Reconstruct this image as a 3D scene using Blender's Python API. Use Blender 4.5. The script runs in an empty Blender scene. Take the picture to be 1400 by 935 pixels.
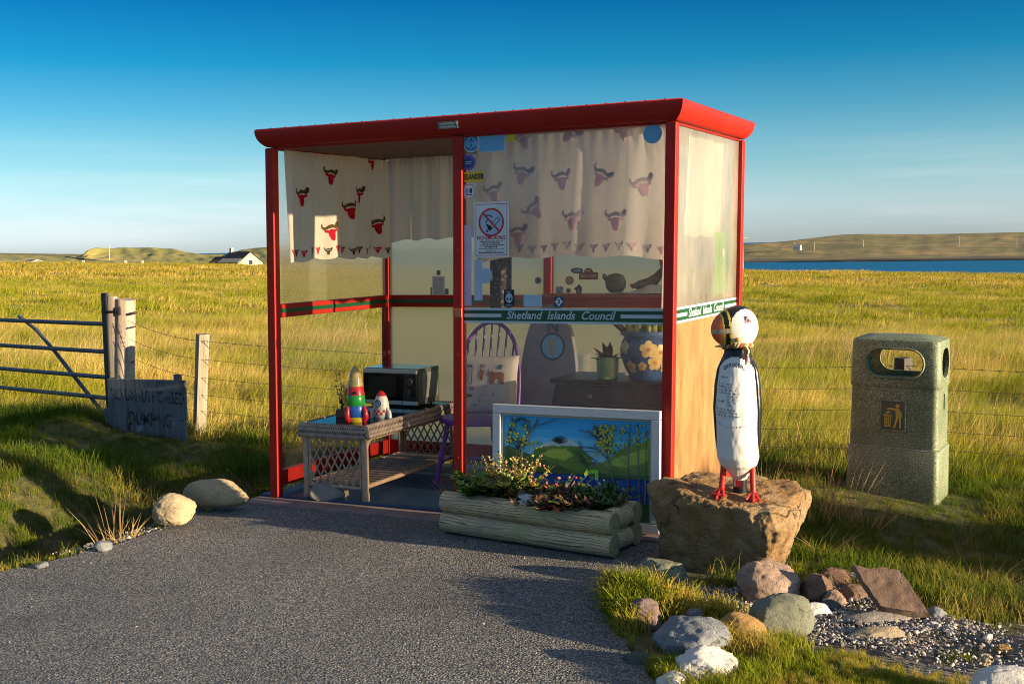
import bpy, bmesh, math, random
import numpy as np
from mathutils import Vector, Matrix, noise as mnoise
random.seed(7); rng = np.random.default_rng(7)
S = bpy.context.scene; COL = S.collection
R = math.radians

# ------------------------------------------------------------------ camera
CF, CH, CP, CR = 1630.54, 1.5631, .0793, .0195
_F = Vector((0, math.cos(CP), -math.sin(CP))); _r = Vector((1, 0, 0)); _d = Vector((0, -math.sin(CP), -math.cos(CP)))
RT = math.cos(CR)*_r + math.sin(CR)*_d; DN = -math.sin(CR)*_r + math.cos(CR)*_d
CAM = Vector((0, 0, CH))
cd = bpy.data.cameras.new('camera'); cam = bpy.data.objects.new('camera', cd); COL.objects.link(cam)
cd.sensor_width = 36; cd.lens = CF/1400*36; cd.clip_start = .05; cd.clip_end = 60000
m = Matrix((RT, -DN, -_F)).transposed().to_4x4(); m.translation = CAM; cam.matrix_world = m
S.camera = cam
def ray(px, py): return _F + RT*((px-700)/CF) + DN*((py-467.5)/CF)
def on_z(px, py, z=0.):
    d = ray(px, py); return CAM + d*((z-CH)/d.z)
def on_y(px, py, Y):
    d = ray(px, py); return CAM + d*(Y/d.y)
# shelter frame: a along the front, b into the depth, c up
TH, LEN, DEP, LEAN = -.449, 2.589, 1.343, .0244
O = Vector((-1.5113, 7.4709, 0)); U = Vector((math.cos(TH), math.sin(TH), 0)); W = Vector((-math.sin(TH), math.cos(TH), 0))
def fp(px, py, b=0.):      # local (a,c) on a plane parallel to the shelter front, lean removed
    d = ray(px, py); k = ((O+W*b-CAM).dot(W))/d.dot(W); P = CAM+d*k-O; return P.dot(U)-LEAN*P.z, P.z
def sp(px, py, a):         # local (b,c) on a plane parallel to the shelter side
    d = ray(px, py); k = ((O+U*a-CAM).dot(U))/d.dot(U); P = CAM+d*k-O; return P.dot(W), P.z
def lw(a, b, c=0.): return O+U*a+W*b+Vector((0, 0, c))
def shear(p): return (p[0]+LEAN*p[2], p[1], p[2])

# ------------------------------------------------------------------ mesh builder
class MB:
    def __init__(s): s.v = []; s.f = []; s.m = []
    def add(s, vs, fs, mi=0):
        o = len(s.v); s.v += [tuple(p) for p in vs]; s.f += [tuple(i+o for i in f) for f in fs]; s.m += [mi]*len(fs); return s
    def box(s, c, d, mi=0, rot=None):
        x, y, z = d[0]/2, d[1]/2, d[2]/2
        vs = [Vector(p) for p in ((-x,-y,-z),(x,-y,-z),(x,y,-z),(-x,y,-z),(-x,-y,z),(x,-y,z),(x,y,z),(-x,y,z))]
        if rot is not None: vs = [rot @ p for p in vs]
        c = Vector(c)
        return s.add([p+c for p in vs], [(3,2,1,0),(4,5,6,7),(0,1,5,4),(1,2,6,5),(2,3,7,6),(3,0,4,7)], mi)
    def bar(s, p, q, w, h, mi=0, up=(0,0,1)):
        p, q = Vector(p), Vector(q); d = (q-p); L = d.length; d.normalize(); up = Vector(up)
        x = d.cross(up)
        if x.length < 1e-4: x = d.cross(Vector((1,0,0)))
        x.normalize(); z = x.cross(d)
        return s.box((p+q)/2, (w, L, h), mi, Matrix((x, d, z)).transposed())
    def tube(s, pts, r, n=8, mi=0, cap=True):
        pts = [Vector(p) for p in pts]; k = len(pts); rs = r if isinstance(r, (list, tuple)) else [r]*k
        t0 = (pts[1]-pts[0]).normalized(); ax = t0.cross(Vector((0,0,1)))
        if ax.length < 1e-3: ax = t0.cross(Vector((1,0,0)))
        ax.normalize(); vs = []; fs = []
        for i, p in enumerate(pts):
            t = (pts[min(i+1,k-1)]-pts[max(i-1,0)]).normalized()
            ax = (ax - t*ax.dot(t)).normalized(); b = t.cross(ax)
            for j in range(n):
                A = 2*math.pi*j/n; vs.append(p+(ax*math.cos(A)+b*math.sin(A))*rs[i])
        for i in range(k-1):
            for j in range(n):
                fs.append((i*n+j, i*n+(j+1)%n, (i+1)*n+(j+1)%n, (i+1)*n+j))
        if cap: fs.append(tuple(range(n))[::-1]); fs.append(tuple((k-1)*n+j for j in range(n)))
        return s.add(vs, fs, mi)
    def lathe(s, prof, n=24, mi=0, c=(0,0,0), sx=1, sy=1, mif=None):
        vs = []; k = len(prof)
        for r, z in prof:
            for j in range(n):
                A = 2*math.pi*j/n; vs.append((c[0]+r*sx*math.cos(A), c[1]+r*sy*math.sin(A), c[2]+z))
        fs = []; o = len(s.m)
        for i in range(k-1):
            for j in range(n): fs.append((i*n+j, i*n+(j+1)%n, (i+1)*n+(j+1)%n, (i+1)*n+j))
        if prof[0][0] > 1e-5: fs.append(tuple(range(n))[::-1])
        if prof[-1][0] > 1e-5: fs.append(tuple((k-1)*n+j for j in range(n)))
        s.add(vs, fs, mi)
        if mif:
            for i in range(k-1):
                for j in range(n): s.m[o+i*n+j] = mif(i, j)
        return s
    def grid(s, fn, nu, nv, mi=0, mif=None):
        vs = [fn(i/nu, j/nv) for j in range(nv+1) for i in range(nu+1)]
        fs = []; o = len(s.m)
        for j in range(nv):
            for i in range(nu):
                q = j*(nu+1)+i; fs.append((q, q+1, q+nu+2, q+nu+1))
        s.add(vs, fs, mi)
        if mif:
            for j in range(nv):
                for i in range(nu): s.m[o+j*nu+i] = mif((i+.5)/nu, (j+.5)/nv)
        return s
    def prism(s, pts, pl, t0, t1, mi=0):
        """polygon pts (x,y) placed by pl(x,y,t) from t0 to t1"""
        n = len(pts); vs = [pl(x, y, t0) for x, y in pts]+[pl(x, y, t1) for x, y in pts]
        fs = [tuple(range(n)), tuple(range(2*n-1, n-1, -1))]+[(i, i+n, (i+1) % n+n, (i+1) % n) for i in range(n)]
        return s.add(vs, fs, mi)
    def ring(s, cx, cy, r0, r1, pl, t0, t1, mi=0, n=32, sy=1):
        vs = []
        for t in (t0, t1):
            for r in (r0, r1):
                for j in range(n):
                    A = 2*math.pi*j/n; vs.append(pl(cx+r*math.cos(A), cy+r*sy*math.sin(A), t))
        fs = []
        for j in range(n):
            k = (j+1) % n
            fs += [(j, k, n+k, n+j), (2*n+j, 3*n+j, 3*n+k, 2*n+k), (n+j, n+k, 3*n+k, 3*n+j), (j, 2*n+j, 2*n+k, k)]
        return s.add(vs, fs, mi)
    def disc(s, cx, cy, r, pl, t0, t1, mi=0, n=32, sy=1):
        return s.prism([(cx+r*math.cos(2*math.pi*j/n), cy+r*sy*math.sin(2*math.pi*j/n)) for j in range(n)], pl, t0, t1, mi)
    def text(s, txt, size, cx, cy, pl, t, mi=0, shr=0, sx=1., align='CENTER', bold=0., rot=0):
        me = text_mesh(txt, size, shr, align, bold)
        c, sn = math.cos(rot), math.sin(rot)
        vs = []
        for v in me.vertices:
            x, y = v.co.x*sx, v.co.y; vs.append(pl(cx+x*c-y*sn, cy+x*sn+y*c, t))
        s.add(vs, [tuple(p.vertices) for p in me.polygons], mi); return s
    def build(s, name, mats, parent=None, xf=None, smooth=None, bevel=0, loc=None, seg=2, weld=0):
        me = bpy.data.meshes.new(name); vs = [xf(p) for p in s.v] if xf else s.v
        me.from_pydata([tuple(p) for p in vs], [], s.f)
        if not isinstance(mats, (list, tuple)): mats = [mats]
        for x in mats: me.materials.append(x)
        if len(mats) > 1: me.polygons.foreach_set('material_index', s.m)
        bm = bmesh.new(); bm.from_mesh(me)
        if weld: bmesh.ops.remove_doubles(bm, verts=bm.verts, dist=weld)
        bmesh.ops.recalc_face_normals(bm, faces=bm.faces) if smooth != 'keep' else None
        bm.to_mesh(me); bm.free()
        if smooth is not None:
            me.polygons.foreach_set('use_smooth', [True]*len(me.polygons))
            if smooth != 'keep': me.set_sharp_from_angle(angle=R(smooth))
        me.update()
        ob = bpy.data.objects.new(name, me); COL.objects.link(ob)
        if parent: ob.parent = parent
        if loc is not None: ob.location = loc
        if bevel:
            b = ob.modifiers.new('bevel', 'BEVEL'); b.width = bevel; b.segments = seg; b.limit_method = 'ANGLE'; b.angle_limit = R(40)
            me.polygons.foreach_set('use_smooth', [True]*len(me.polygons)); b.harden_normals = True
        return ob
_tc = {}
def text_mesh(txt, size, shr, align, bold):
    k = (txt, size, shr, align, bold)
    if k not in _tc:
        cu = bpy.data.curves.new('t', 'FONT'); cu.body = txt; cu.size = size; cu.shear = shr; cu.align_x = align; cu.align_y = 'CENTER'; cu.offset = bold; cu.resolution_u = 3
        ob = bpy.data.objects.new('t', cu); COL.objects.link(ob)
        bpy.context.view_layer.update()
        _tc[k] = bpy.data.meshes.new_from_object(ob.evaluated_get(bpy.context.evaluated_depsgraph_get()))
        bpy.data.objects.remove(ob)
    return _tc[k]
def tag(o, label=None, cat=None, group=None, kind=None):
    if label: o['label'] = label
    if cat: o['category'] = cat
    if group: o['group'] = group
    if kind: o['kind'] = kind
    return o
def empty(name, loc, rz=0, label=None, cat=None, group=None):
    o = bpy.data.objects.new(name, None); COL.objects.link(o); o.location = loc; o.rotation_euler = (0, 0, rz); o.empty_display_size = .1
    return tag(o, label, cat, group)
def fbm(x, y, z=0., o=4): return mnoise.fractal(Vector((x, y, z)), 1.0, 2.0, o)

# ------------------------------------------------------------------ materials
class N:
    def __init__(s, name):
        s.mat = bpy.data.materials.new(name); s.mat.use_nodes = True; s.t = s.mat.node_tree; s.t.nodes.clear()
        s.out = s.t.nodes.new('ShaderNodeOutputMaterial')
    def n(s, typ, **kw):
        nd = s.t.nodes.new(typ)
        for k, v in kw.items():
            if k.startswith('_'): nd.inputs[k[1:].replace('_', ' ')].default_value = v
            else: setattr(nd, k, v)
        return nd
    def l(s, a, b): s.t.links.new(a, b); return s
    def noise(s, vec, scale, detail=5, rough=.6, dist=0):
        x = s.n('ShaderNodeTexNoise', _Scale=scale, _Detail=detail, _Roughness=rough, _Distortion=dist); s.l(vec, x.inputs['Vector']); return x.outputs['Fac']
    def ramp(s, fac, stops, interp='LINEAR'):
        x = s.n('ShaderNodeValToRGB'); e = x.color_ramp.elements; x.color_ramp.interpolation = interp
        while len(e) < len(stops): e.new(.5)
        for i, (p, c) in enumerate(stops):
            e[i].position = p; e[i].color = (c[0], c[1], c[2], 1) if not isinstance(c, (int, float)) else (c, c, c, 1)
        s.l(fac, x.inputs['Fac']); return x.outputs['Color']
    def mix(s, fac, a, b, mode='MIX'):
        x = s.n('ShaderNodeMix', data_type='RGBA', blend_type=mode)
        for sock, val in ((x.inputs['Factor'], fac), (x.inputs['A'], a), (x.inputs['B'], b)):
            pass
        for idx, val in ((0, fac), (6, a), (7, b)):
            if isinstance(val, bpy.types.NodeSocket): s.l(val, x.inputs[idx])
            elif isinstance(val, (int, float)): x.inputs[idx].default_value = val if idx == 0 else (val, val, val, 1)
            else: x.inputs[idx].default_value = (*val, 1)
        return x.outputs[2]
    def math(s, op, a, b=None):
        x = s.n('ShaderNodeMath', operation=op)
        for i, val in enumerate((a, b)):
            if val is None: continue
            if isinstance(val, bpy.types.NodeSocket): s.l(val, x.inputs[i])
            else: x.inputs[i].default_value = val
        return x.outputs[0]
    def obj(s): return s.n('ShaderNodeTexCoord').outputs['Object']
    def pos(s): return s.n('ShaderNodeNewGeometry').outputs['Position']
    def scale(s, vec, sc):
        x = s.n('ShaderNodeMapping', _Scale=sc); s.l(vec, x.inputs['Vector']); return x.outputs[0]
    def attr(s, nm): return s.n('ShaderNodeAttribute', attribute_name=nm)
    def bump(s, h, strength, dist=.01):
        x = s.n('ShaderNodeBump', _Strength=strength, _Distance=dist); s.l(h, x.inputs['Height']); return x.outputs['Normal']
    def bsdf(s, col, rough=.6, nrm=None, metal=0, spec=.5, **kw):
        x = s.n('ShaderNodeBsdfPrincipled')
        for k, v in (('Base Color', col), ('Roughness', rough), ('Metallic', metal), ('Specular IOR Level', spec)):
            if isinstance(v, bpy.types.NodeSocket): s.l(v, x.inputs[k])
            elif k == 'Base Color': x.inputs[k].default_value = (*v, 1)
            else: x.inputs[k].default_value = v
        if nrm: s.l(nrm, x.inputs['Normal'])
        for k, v in kw.items(): x.inputs[k.replace('_', ' ')].default_value = v
        return x.outputs[0]
    def end(s, sh): s.l(sh, s.out.inputs['Surface']); return s.mat
def mat(name, c1, c2=None, sc=8, rough=.55, bump=0, bs=80, metal=0, spec=.5, c3=None, sc3=40, t3=.62, stretch=None, bd=.004, lo=.35, hi=.65, rv=0):
    """painted / plain surface: c1..c2 by noise, specks of c3"""
    n = N(name); v = n.obj()
    if stretch: v = n.scale(v, stretch)
    if c2 is None: c2 = tuple(x*.82 for x in c1)
    f = n.noise(v, sc, 6, .62); col = n.ramp(f, [(lo, c1), (hi, c2)])
    if c3:
        f3 = n.noise(v, sc3, 4, .7); k = n.ramp(f3, [(t3, 0.), (t3+.06, 1.)]); col = n.mix(k, col, c3)
    rr = rough
    if rv: rr = n.math('ADD', n.math('MULTIPLY', n.noise(v, sc*3, 4), rv), rough-rv/2)
    nr = n.bump(n.noise(v, bs, 5, .65), bump, bd) if bump else None
    return n.end(n.bsdf(col, rr, nr, metal, spec))

RED = mat('red_paint', (.40, .017, .010), (.33, .013, .009), 5, .5, .12, 30, c3=(.16, .028, .014), sc3=46, t3=.69, rv=.3, spec=.28)
GREEN = mat('green_band', (.006, .075, .028), None, 5, .4)
LBLUE = mat('pale_band', (.52, .62, .66), (.44, .55, .6), 6, .4)
WHITE = mat('white_vinyl', (.74, .75, .75), (.64, .66, .67), 9, .45)
BLACK = mat('black_ink', (.012, .012, .014), None, 5, .5)
INKRED = mat('red_ink', (.55, .02, .03), None, 5, .5)
YEL = mat('yellow_vinyl', (.75, .55, .02), None, 5, .45)
CYAN = mat('blue_vinyl', (.16, .42, .68), (.13, .37, .62), 7, .45)
NAVY = mat('navy_vinyl', (.01, .06, .22), None, 7, .45)
PURP = mat('purple_vinyl', (.1, .04, .35), (.22, .12, .5), 30, .45)
PALEB = mat('pale_blue_card', (.42, .56, .74), None, 7, .5)
SILV = mat('worn_metal_plate', (.35, .42, .45), (.06, .16, .22), 60, .4, metal=.3)
CONC = mat('concrete', (.24, .17, .165), (.15, .115, .115), 6, .85, .5, 90, c3=(.42, .36, .34), sc3=120)
BLUEF = mat('blue_floor_paint', (.02, .065, .14), (.013, .045, .10), 4, .5, .25, 50, c3=(.2, .22, .24), sc3=6, t3=.66, rv=.25)
WOODD = mat('dark_wood', (.035, .014, .008), (.02, .009, .006), 5, .35, .2, 30, stretch=(1.5, 12, 12))
RATT = mat('rattan', (.52, .36, .25), (.38, .25, .17), 25, .55, .3, 90, stretch=(1, 1, 1))
RATT2 = mat('rattan_weave', (.42, .32, .26), (.26, .19, .16), 30, .6, .3, 60)
PURPLE = mat('purple_chair_paint', (.16, .05, .33), (.12, .035, .26), 8, .4, .1, 40)
STEELB = mat('brushed_steel', (.55, .56, .58), None, 6, .3, metal=.8)
GLASSD = mat('dark_door_glass', (.008, .008, .010), None, 5, .08)
BODYM = mat('microwave_grey_metal', (.11, .12, .105), (.09, .10, .085), 5, .4, metal=.2)
TOYR = mat('toy_red', (.6, .02, .03), None, 5, .3)
TOYG = mat('toy_green', (.02, .35, .05), None, 5, .3)
TOYB = mat('toy_blue', (.03, .14, .55), None, 5, .3)
TOYY = mat('toy_yellow', (.75, .5, .03), None, 5, .3)
TOYW = mat('toy_white', (.75, .73, .70), None, 5, .3)
TOYC = mat('toy_amber_nose', (.6, .42, .16), (.25, .22, .08), 30, .15)
FRAMEW = mat('white_frame_wood', (.50, .54, .58), (.42, .46, .50), 12, .5, .1, 60, stretch=(3, 12, 12))
POTG = mat('green_pot_glaze', (.16, .26, .16), (.12, .2, .12), 12, .3, .6, 60)
POTB = mat('blue_pot_glaze', (.02, .05, .17), (.035, .09, .25), 8, .22)
POTF = mat('cream_flower_glaze', (.62, .48, .22), (.5, .33, .12), 20, .25)
PUFW = mat('puffin_white', (.80, .79, .77), (.74, .72, .69), 14, .42, .25, 40, c3=(.6, .57, .53), sc3=30, t3=.68)
PUFB = mat('puffin_black', (.014, .014, .018), None, 14, .3, .25, 40)
PUFR = mat('puffin_red', (.58, .028, .02), (.45, .02, .015), 20, .35, .2, 60)
PUFO = mat('puffin_orange', (.85, .30, .08), (.78, .20, .05), 30, .4, .2, 60)
PUFY = mat('puffin_yellow', (.8, .62, .03), None, 20, .4)
def wood_grey(name, c1, c2, ax=2, g=(.09, .11, .07), gt=.6, dark=(.03, .026, .022)):
    n = N(name); v = n.obj(); sc = [18, 18, 18]; sc[ax] = 1.2
    f = n.noise(n.scale(v, sc), 2.2, 8, .7, .6); col = n.ramp(f, [(.3, c1), (.55, c2), (.68, dark)])
    k = n.ramp(n.noise(v, 5, 5), [(gt, 0.), (gt+.15, 1.)]); col = n.mix(k, col, g)
    return n.end(n.bsdf(col, .8, n.bump(f, .7, .006)))
POSTW = wood_grey('weathered_post', (.46, .37, .30), (.34, .27, .22))
POSTD = wood_grey('grey_post', (.36, .32, .24), (.24, .21, .16))
POSTSH = wood_grey('shaded_grey_post', (.09, .08, .06), (.06, .055, .045))  # grey post wood with its shade painted in, for the post behind the bin
SIGNW = wood_grey('grey_sign_board', (.17, .18, .20), (.11, .12, .14), 2, (.24, .30, .36), .62)
def logmat():
    n = N('planter_log'); v = n.obj(); sv = n.scale(v, (1.3, 9, 9))
    w = n.n('ShaderNodeTexWave', wave_type='BANDS', bands_direction='Z', _Scale=2.6, _Distortion=13, _Detail=4, _Detail_Scale=.8); n.l(sv, w.inputs['Vector'])
    col = n.ramp(w.outputs['Fac'], [(.08, (.56, .42, .24)), (.55, (.70, .55, .34)), (.8, (.48, .37, .22)), (.95, (.2, .15, .09))])
    k = n.ramp(n.noise(v, 6, 6, .7), [(.45, 0.), (.7, 1.)]); col = n.mix(k, col, (.36, .27, .20)); k2 = n.ramp(n.noise(v, 3, 5), [(.55, 0.), (.75, .7)]); col = n.mix(k2, col, (.38, .38, .15))
    return n.end(n.bsdf(col, .8, n.bump(w.outputs['Fac'], .35, .004)))
LOG = logmat()
LOGEND = mat('log_cut_end', (.26, .25, .13), (.16, .16, .09), 30, .8, .3, 60)
SOIL = mat('soil', (.035, .024, .018), (.02, .014, .01), 30, .95, 1, 60, bd=.02)
GALV = mat('galvanised_steel', (.10, .125, .15), (.07, .085, .105), 12, .5, .15, 50, metal=.4)
GALVD = mat('dark_gate_stile', (.03, .035, .042), None, 12, .5, metal=.3)
WIREM = mat('fence_wire', (.10, .09, .085), None, 10, .6, metal=.5)
def binmat():
    n = N('bin_speckled_green'); v = n.obj()
    s1 = n.noise(v, 130, 3, .7); s2 = n.noise(v, 4, 5)
    col = n.ramp(s1, [(.32, (.035, .055, .028)), (.5, (.15, .185, .11)), (.66, (.42, .48, .32))])
    col = n.mix(n.ramp(s2, [(.4, 0.), (.65, 1.)]), col, n.mix(.55, col, (.06, .085, .04)))
    return n.end(n.bsdf(col, .55, n.bump(n.noise(v, 170, 3, .6), .5, .003)))
BIN = binmat()
GOLD = mat('gold_emblem', (.55, .40, .08), (.4, .28, .05), 30, .5)
EMB = mat('emblem_plate', (.055, .065, .045), (.10, .115, .075), 90, .6)
# cloth
def cloth(name, c1, c2, trans=.45, sc=60):
    n = N(name); v = n.obj(); f = n.noise(n.scale(v, (1, 1, .4)), 5, 5)
    col = n.ramp(f, [(.35, c1), (.65, c2)])
    d = n.n('ShaderNodeBsdfDiffuse'); n.l(col, d.inputs['Color']); n.l(n.bump(n.noise(v, 400, 2), .15, .001), d.inputs['Normal'])
    t = n.n('ShaderNodeBsdfTranslucent'); n.l(col, t.inputs['Color'])
    mx = n.n('ShaderNodeMixShader', _Fac=trans); n.l(d.outputs[0], mx.inputs[1]); n.l(t.outputs[0], mx.inputs[2])
    return n.end(mx.outputs[0])
CLO = cloth('cream_curtain_cloth', (.90, .83, .71), (.85, .77, .65), .5)
CLOR = cloth('thin_cream_cloth', (.94, .90, .80), (.90, .85, .75), .72)
CLOX = cloth('pinkish_curtain_cloth', (.94, .86, .85), (.89, .80, .79), .5)
CLOP = cloth('plain_white_curtain_cloth', (.90, .84, .82), (.85, .79, .78), .5)
CLOD = cloth('curtain_motif_red', (.55, .02, .03), (.45, .015, .03), .3)
CLOB = cloth('curtain_motif_brown', (.16, .09, .03), (.11, .06, .025), .3)
CLOK = cloth('curtain_motif_dark', (.10, .09, .085), (.07, .06, .06), .3)
CLOM = cloth('curtain_motif_pink', (.90, .68, .78), (.86, .63, .73), .6); CLOH = cloth('curtain_motif_grey', (.68, .61, .67), (.60, .53, .60), .6)
CLOG = cloth('green_sheet_cloth', (.16, .50, .03), (.13, .44, .02), .55)
CLOF = cloth('dark_floral_cloth', (.035, .03, .03), (.12, .085, .08), .2)
def floral():
    n = N('dark_floral'); v = n.obj(); x = n.n('ShaderNodeTexVoronoi', _Scale=42.); n.l(v, x.inputs['Vector'])
    col = n.ramp(x.outputs['Distance'], [(.15, (.28, .2, .19)), (.35, (.06, .05, .05)), (.6, (.02, .018, .02))])
    return n.end(n.bsdf(col, .85))
FLOR = floral()
CUSH = cloth('cushion_cream', (.62, .55, .50), (.56, .49, .45), .1)
EMBR = mat('embroidery_brown', (.30, .10, .04), (.2, .06, .03), 60, .9)
EMBG = mat('embroidery_green', (.02, .16, .10), None, 60, .9)
EMBK = mat('embroidery_dark', (.06, .05, .06), None, 60, .9)
BOARD = mat('grey_board', (.26, .25, .29), (.2, .19, .23), 8, .6)
# acrylic
def acrylic(name, transp, transl, refr, col=(.9, .88, .82), rrough=.35, dust=.05, dcol=(.7, .68, .62), gl=.5, tint=(.97, .98, .98)):
    n = N(name); v = n.obj()
    tp = n.n('ShaderNodeBsdfTransparent'); tp.inputs[0].default_value = (*tint, 1)
    tl = n.n('ShaderNodeBsdfTranslucent'); tl.inputs[0].default_value = (*col, 1)
    df = n.n('ShaderNodeBsdfDiffuse'); df.inputs[0].default_value = (*dcol, 1)
    rf = n.n('ShaderNodeBsdfRefraction', _Roughness=rrough, _IOR=1.12); rf.inputs[0].default_value = (*col, 1)
    tot = transp+transl+refr+dust
    def mx(a, b, f):
        x = n.n('ShaderNodeMixShader'); 
        if isinstance(f, bpy.types.NodeSocket): n.l(f, x.inputs[0])
        else: x.inputs[0].default_value = f
        n.l(a, x.inputs[1]); n.l(b, x.inputs[2]); return x.outputs[0]
    s = mx(tp.outputs[0], tl.outputs[0], transl/(transp+transl) if transl else 0.)
    if refr: s = mx(s, rf.outputs[0], refr/(transp+transl+refr))
    sm = n.noise(n.scale(v, (1, 1, .35)), 7, 6, .7)
    k = n.math('MULTIPLY', n.ramp(sm, [(.3, .5), (.75, 1.6)]), dust/tot)
    s = mx(s, df.outputs[0], k)
    g = n.n('ShaderNodeBsdfGlossy', _Roughness=.06); fr = n.n('ShaderNodeFresnel', _IOR=1.45)
    s = mx(s, g.outputs[0], n.math('MULTIPLY', fr.outputs[0], gl))
    return n.end(s)
AC_EDGE = acrylic('acrylic_plain_face', .99, 0, 0, dust=.003, gl=.25)
AC_CLEAR = acrylic('acrylic_clear', .96, 0, 0, dust=.02, gl=.6)
AC_FRONT = acrylic('acrylic_front', .89, .04, 0, dust=.07, dcol=(.86, .78, .82), gl=.95)
AC_BACK = acrylic('acrylic_frosted_back', .06, .72, .22, (1.0, .90, .64), .42, .03, (.85, .78, .6))
AC_LEFT = acrylic('acrylic_frosted_left', .20, .22, .58, (.97, .93, .84), .24, .03)
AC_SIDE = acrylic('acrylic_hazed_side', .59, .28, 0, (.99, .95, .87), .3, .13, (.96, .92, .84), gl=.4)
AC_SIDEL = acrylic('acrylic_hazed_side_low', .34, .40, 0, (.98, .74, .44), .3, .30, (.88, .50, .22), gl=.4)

# ------------------------------------------------------------------ areas of the ground
def pz(px, py, z=0.):
    p = on_z(px, py, z); return (p.x, p.y)
def pl_loc(a, b): p = lw(a, b); return (p.x, p.y)
ROADP = [(-13, 1.), (-13, 3.2), (-6.5, 4.6), (-4.2, 5.3)] + [pz(*q) for q in ((0, 781), (70, 766), (150, 746), (215, 724), (270, 703), (330, 688), (372, 682))] \
    + [pl_loc(-.02, -.03), pl_loc(2.9, -.03)] + [pz(*q) for q in ((862, 790), (838, 806), (832, 835), (842, 868), (868, 900), (905, 935), (960, 1000), (1100, 1200))] + [(1.1, 1.6), (4, -1), (6, -6), (-13, -6)]
GRAVP = [pz(*q) for q in ((862, 776), (905, 796), (1005, 798), (1085, 772), (1130, 785), (1180, 792), (1260, 822), (1320, 838), (1400, 846), (1560, 850), (1600, 925), (1400, 925), (1310, 925), (1225, 900), (1140, 876), (1060, 880), (1000, 850), (930, 815))]
def inpoly(X, Y, P):
    r = np.zeros(X.shape, bool); n = len(P)
    for i in range(n):
        (x1, y1), (x2, y2) = P[i], P[(i+1) % n]
        if y1 == y2: continue
        c = ((y1 > Y) != (y2 > Y)) & (X < (x2-x1)*(Y-y1)/(y2-y1)+x1); r ^= c
    return r
def pdist(X, Y, P):
    d = np.full(X.shape, 1e9); n = len(P)
    for i in range(n):
        (x1, y1), (x2, y2) = P[i], P[(i+1) % n]; dx, dy = x2-x1, y2-y1
        t = np.clip(((X-x1)*dx+(Y-y1)*dy)/(dx*dx+dy*dy+1e-12), 0, 1); d = np.minimum(d, np.hypot(X-x1-t*dx, Y-y1-t*dy))
    return np.where(inpoly(X, Y, P), -d, d)
SHELTP = [pl_loc(-.1, -.25), pl_loc(2.75, -.25), pl_loc(2.75, 1.5), pl_loc(-.1, 1.5)]
def sm(x, a, b):
    t = np.clip((x-a)/(b-a), 0, 1); return t*t*(3-2*t)
# smooth value noise in numpy
_perm = np.random.default_rng(3).random((256, 256))
def vnoise(X, Y):
    xi = np.floor(X).astype(int); yi = np.floor(Y).astype(int); fx = X-xi; fy = Y-yi
    fx = fx*fx*(3-2*fx); fy = fy*fy*(3-2*fy); g = lambda i, j: _perm[i % 256, j % 256]
    return (g(xi, yi)*(1-fx)+g(xi+1, yi)*fx)*(1-fy)+(g(xi, yi+1)*(1-fx)+g(xi+1, yi+1)*fx)*fy
def vfbm(X, Y, o=4):
    s = 0; a = .5
    for i in range(o): s = s+a*(vnoise(X*2**i+17*i, Y*2**i+5*i)-.5); a *= .5
    return s
def ground(X, Y):
    X = np.asarray(X, float); Y = np.asarray(Y, float); D = np.hypot(X, Y)
    dr = np.minimum(pdist(X, Y, ROADP), pdist(X, Y, SHELTP))
    fld = -.031*X-.0055*(Y-8)
    fld = fld + vfbm(X*.35, Y*.35)*np.interp(D, [6, 14, 60], [.10, .22, .5]) + vfbm(X*1.7+9, Y*1.7, 3)*np.interp(D, [6, 12, 40], [.06, .13, .16])
    bl = sm(dr, 0, 1.6)
    z = fld*bl + (1-bl)*(vfbm(X*3, Y*3)*.03-.005)
    left = sm(-X, .9, 1.6)
    z = z - .40*left*sm(dr, .02, .38)*(1-sm(dr, .55, 1.5))*sm(8.3-Y, 0, .9)
    z = z + .17*np.exp(-(((X+3.75)/.6)**2+((Y-9.55)/.5)**2)) + .10*np.exp(-(((X+3.9)/.9)**2+((Y-8.0)/.5)**2))
    z = z + .95*np.exp(-(((X-5.0)/1.0)**2+((Y-5.0)/.72)**2))          # unseen grassy hummock beyond the right edge, added to shade the verge
    z = z - .14*np.exp(-(((X-2.6)/1.1)**2+((Y-6.4)/.55)**2))
    far = np.clip(D-124, 0, None); az = np.arctan2(X, np.maximum(Y, .1))
    lim = np.interp(az, [-.5, -.16, -.08, .0], [3.5, 5.5, 9, 13])
    drop = np.minimum(far*np.interp(az, [-.3, -.1, .0], [.02, .03, .055]), lim)
    z = z-drop
    z = np.where(D > 1400, -13, z)
    ir = pdist(X, Y, ROADP); z = np.where(ir < .02, -.06, z)
    z = np.where(inpoly(X, Y, SHELTP), -.06, z)
    return z
def gz(x, y): return float(ground(np.array([x]), np.array([y]))[0])

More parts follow.
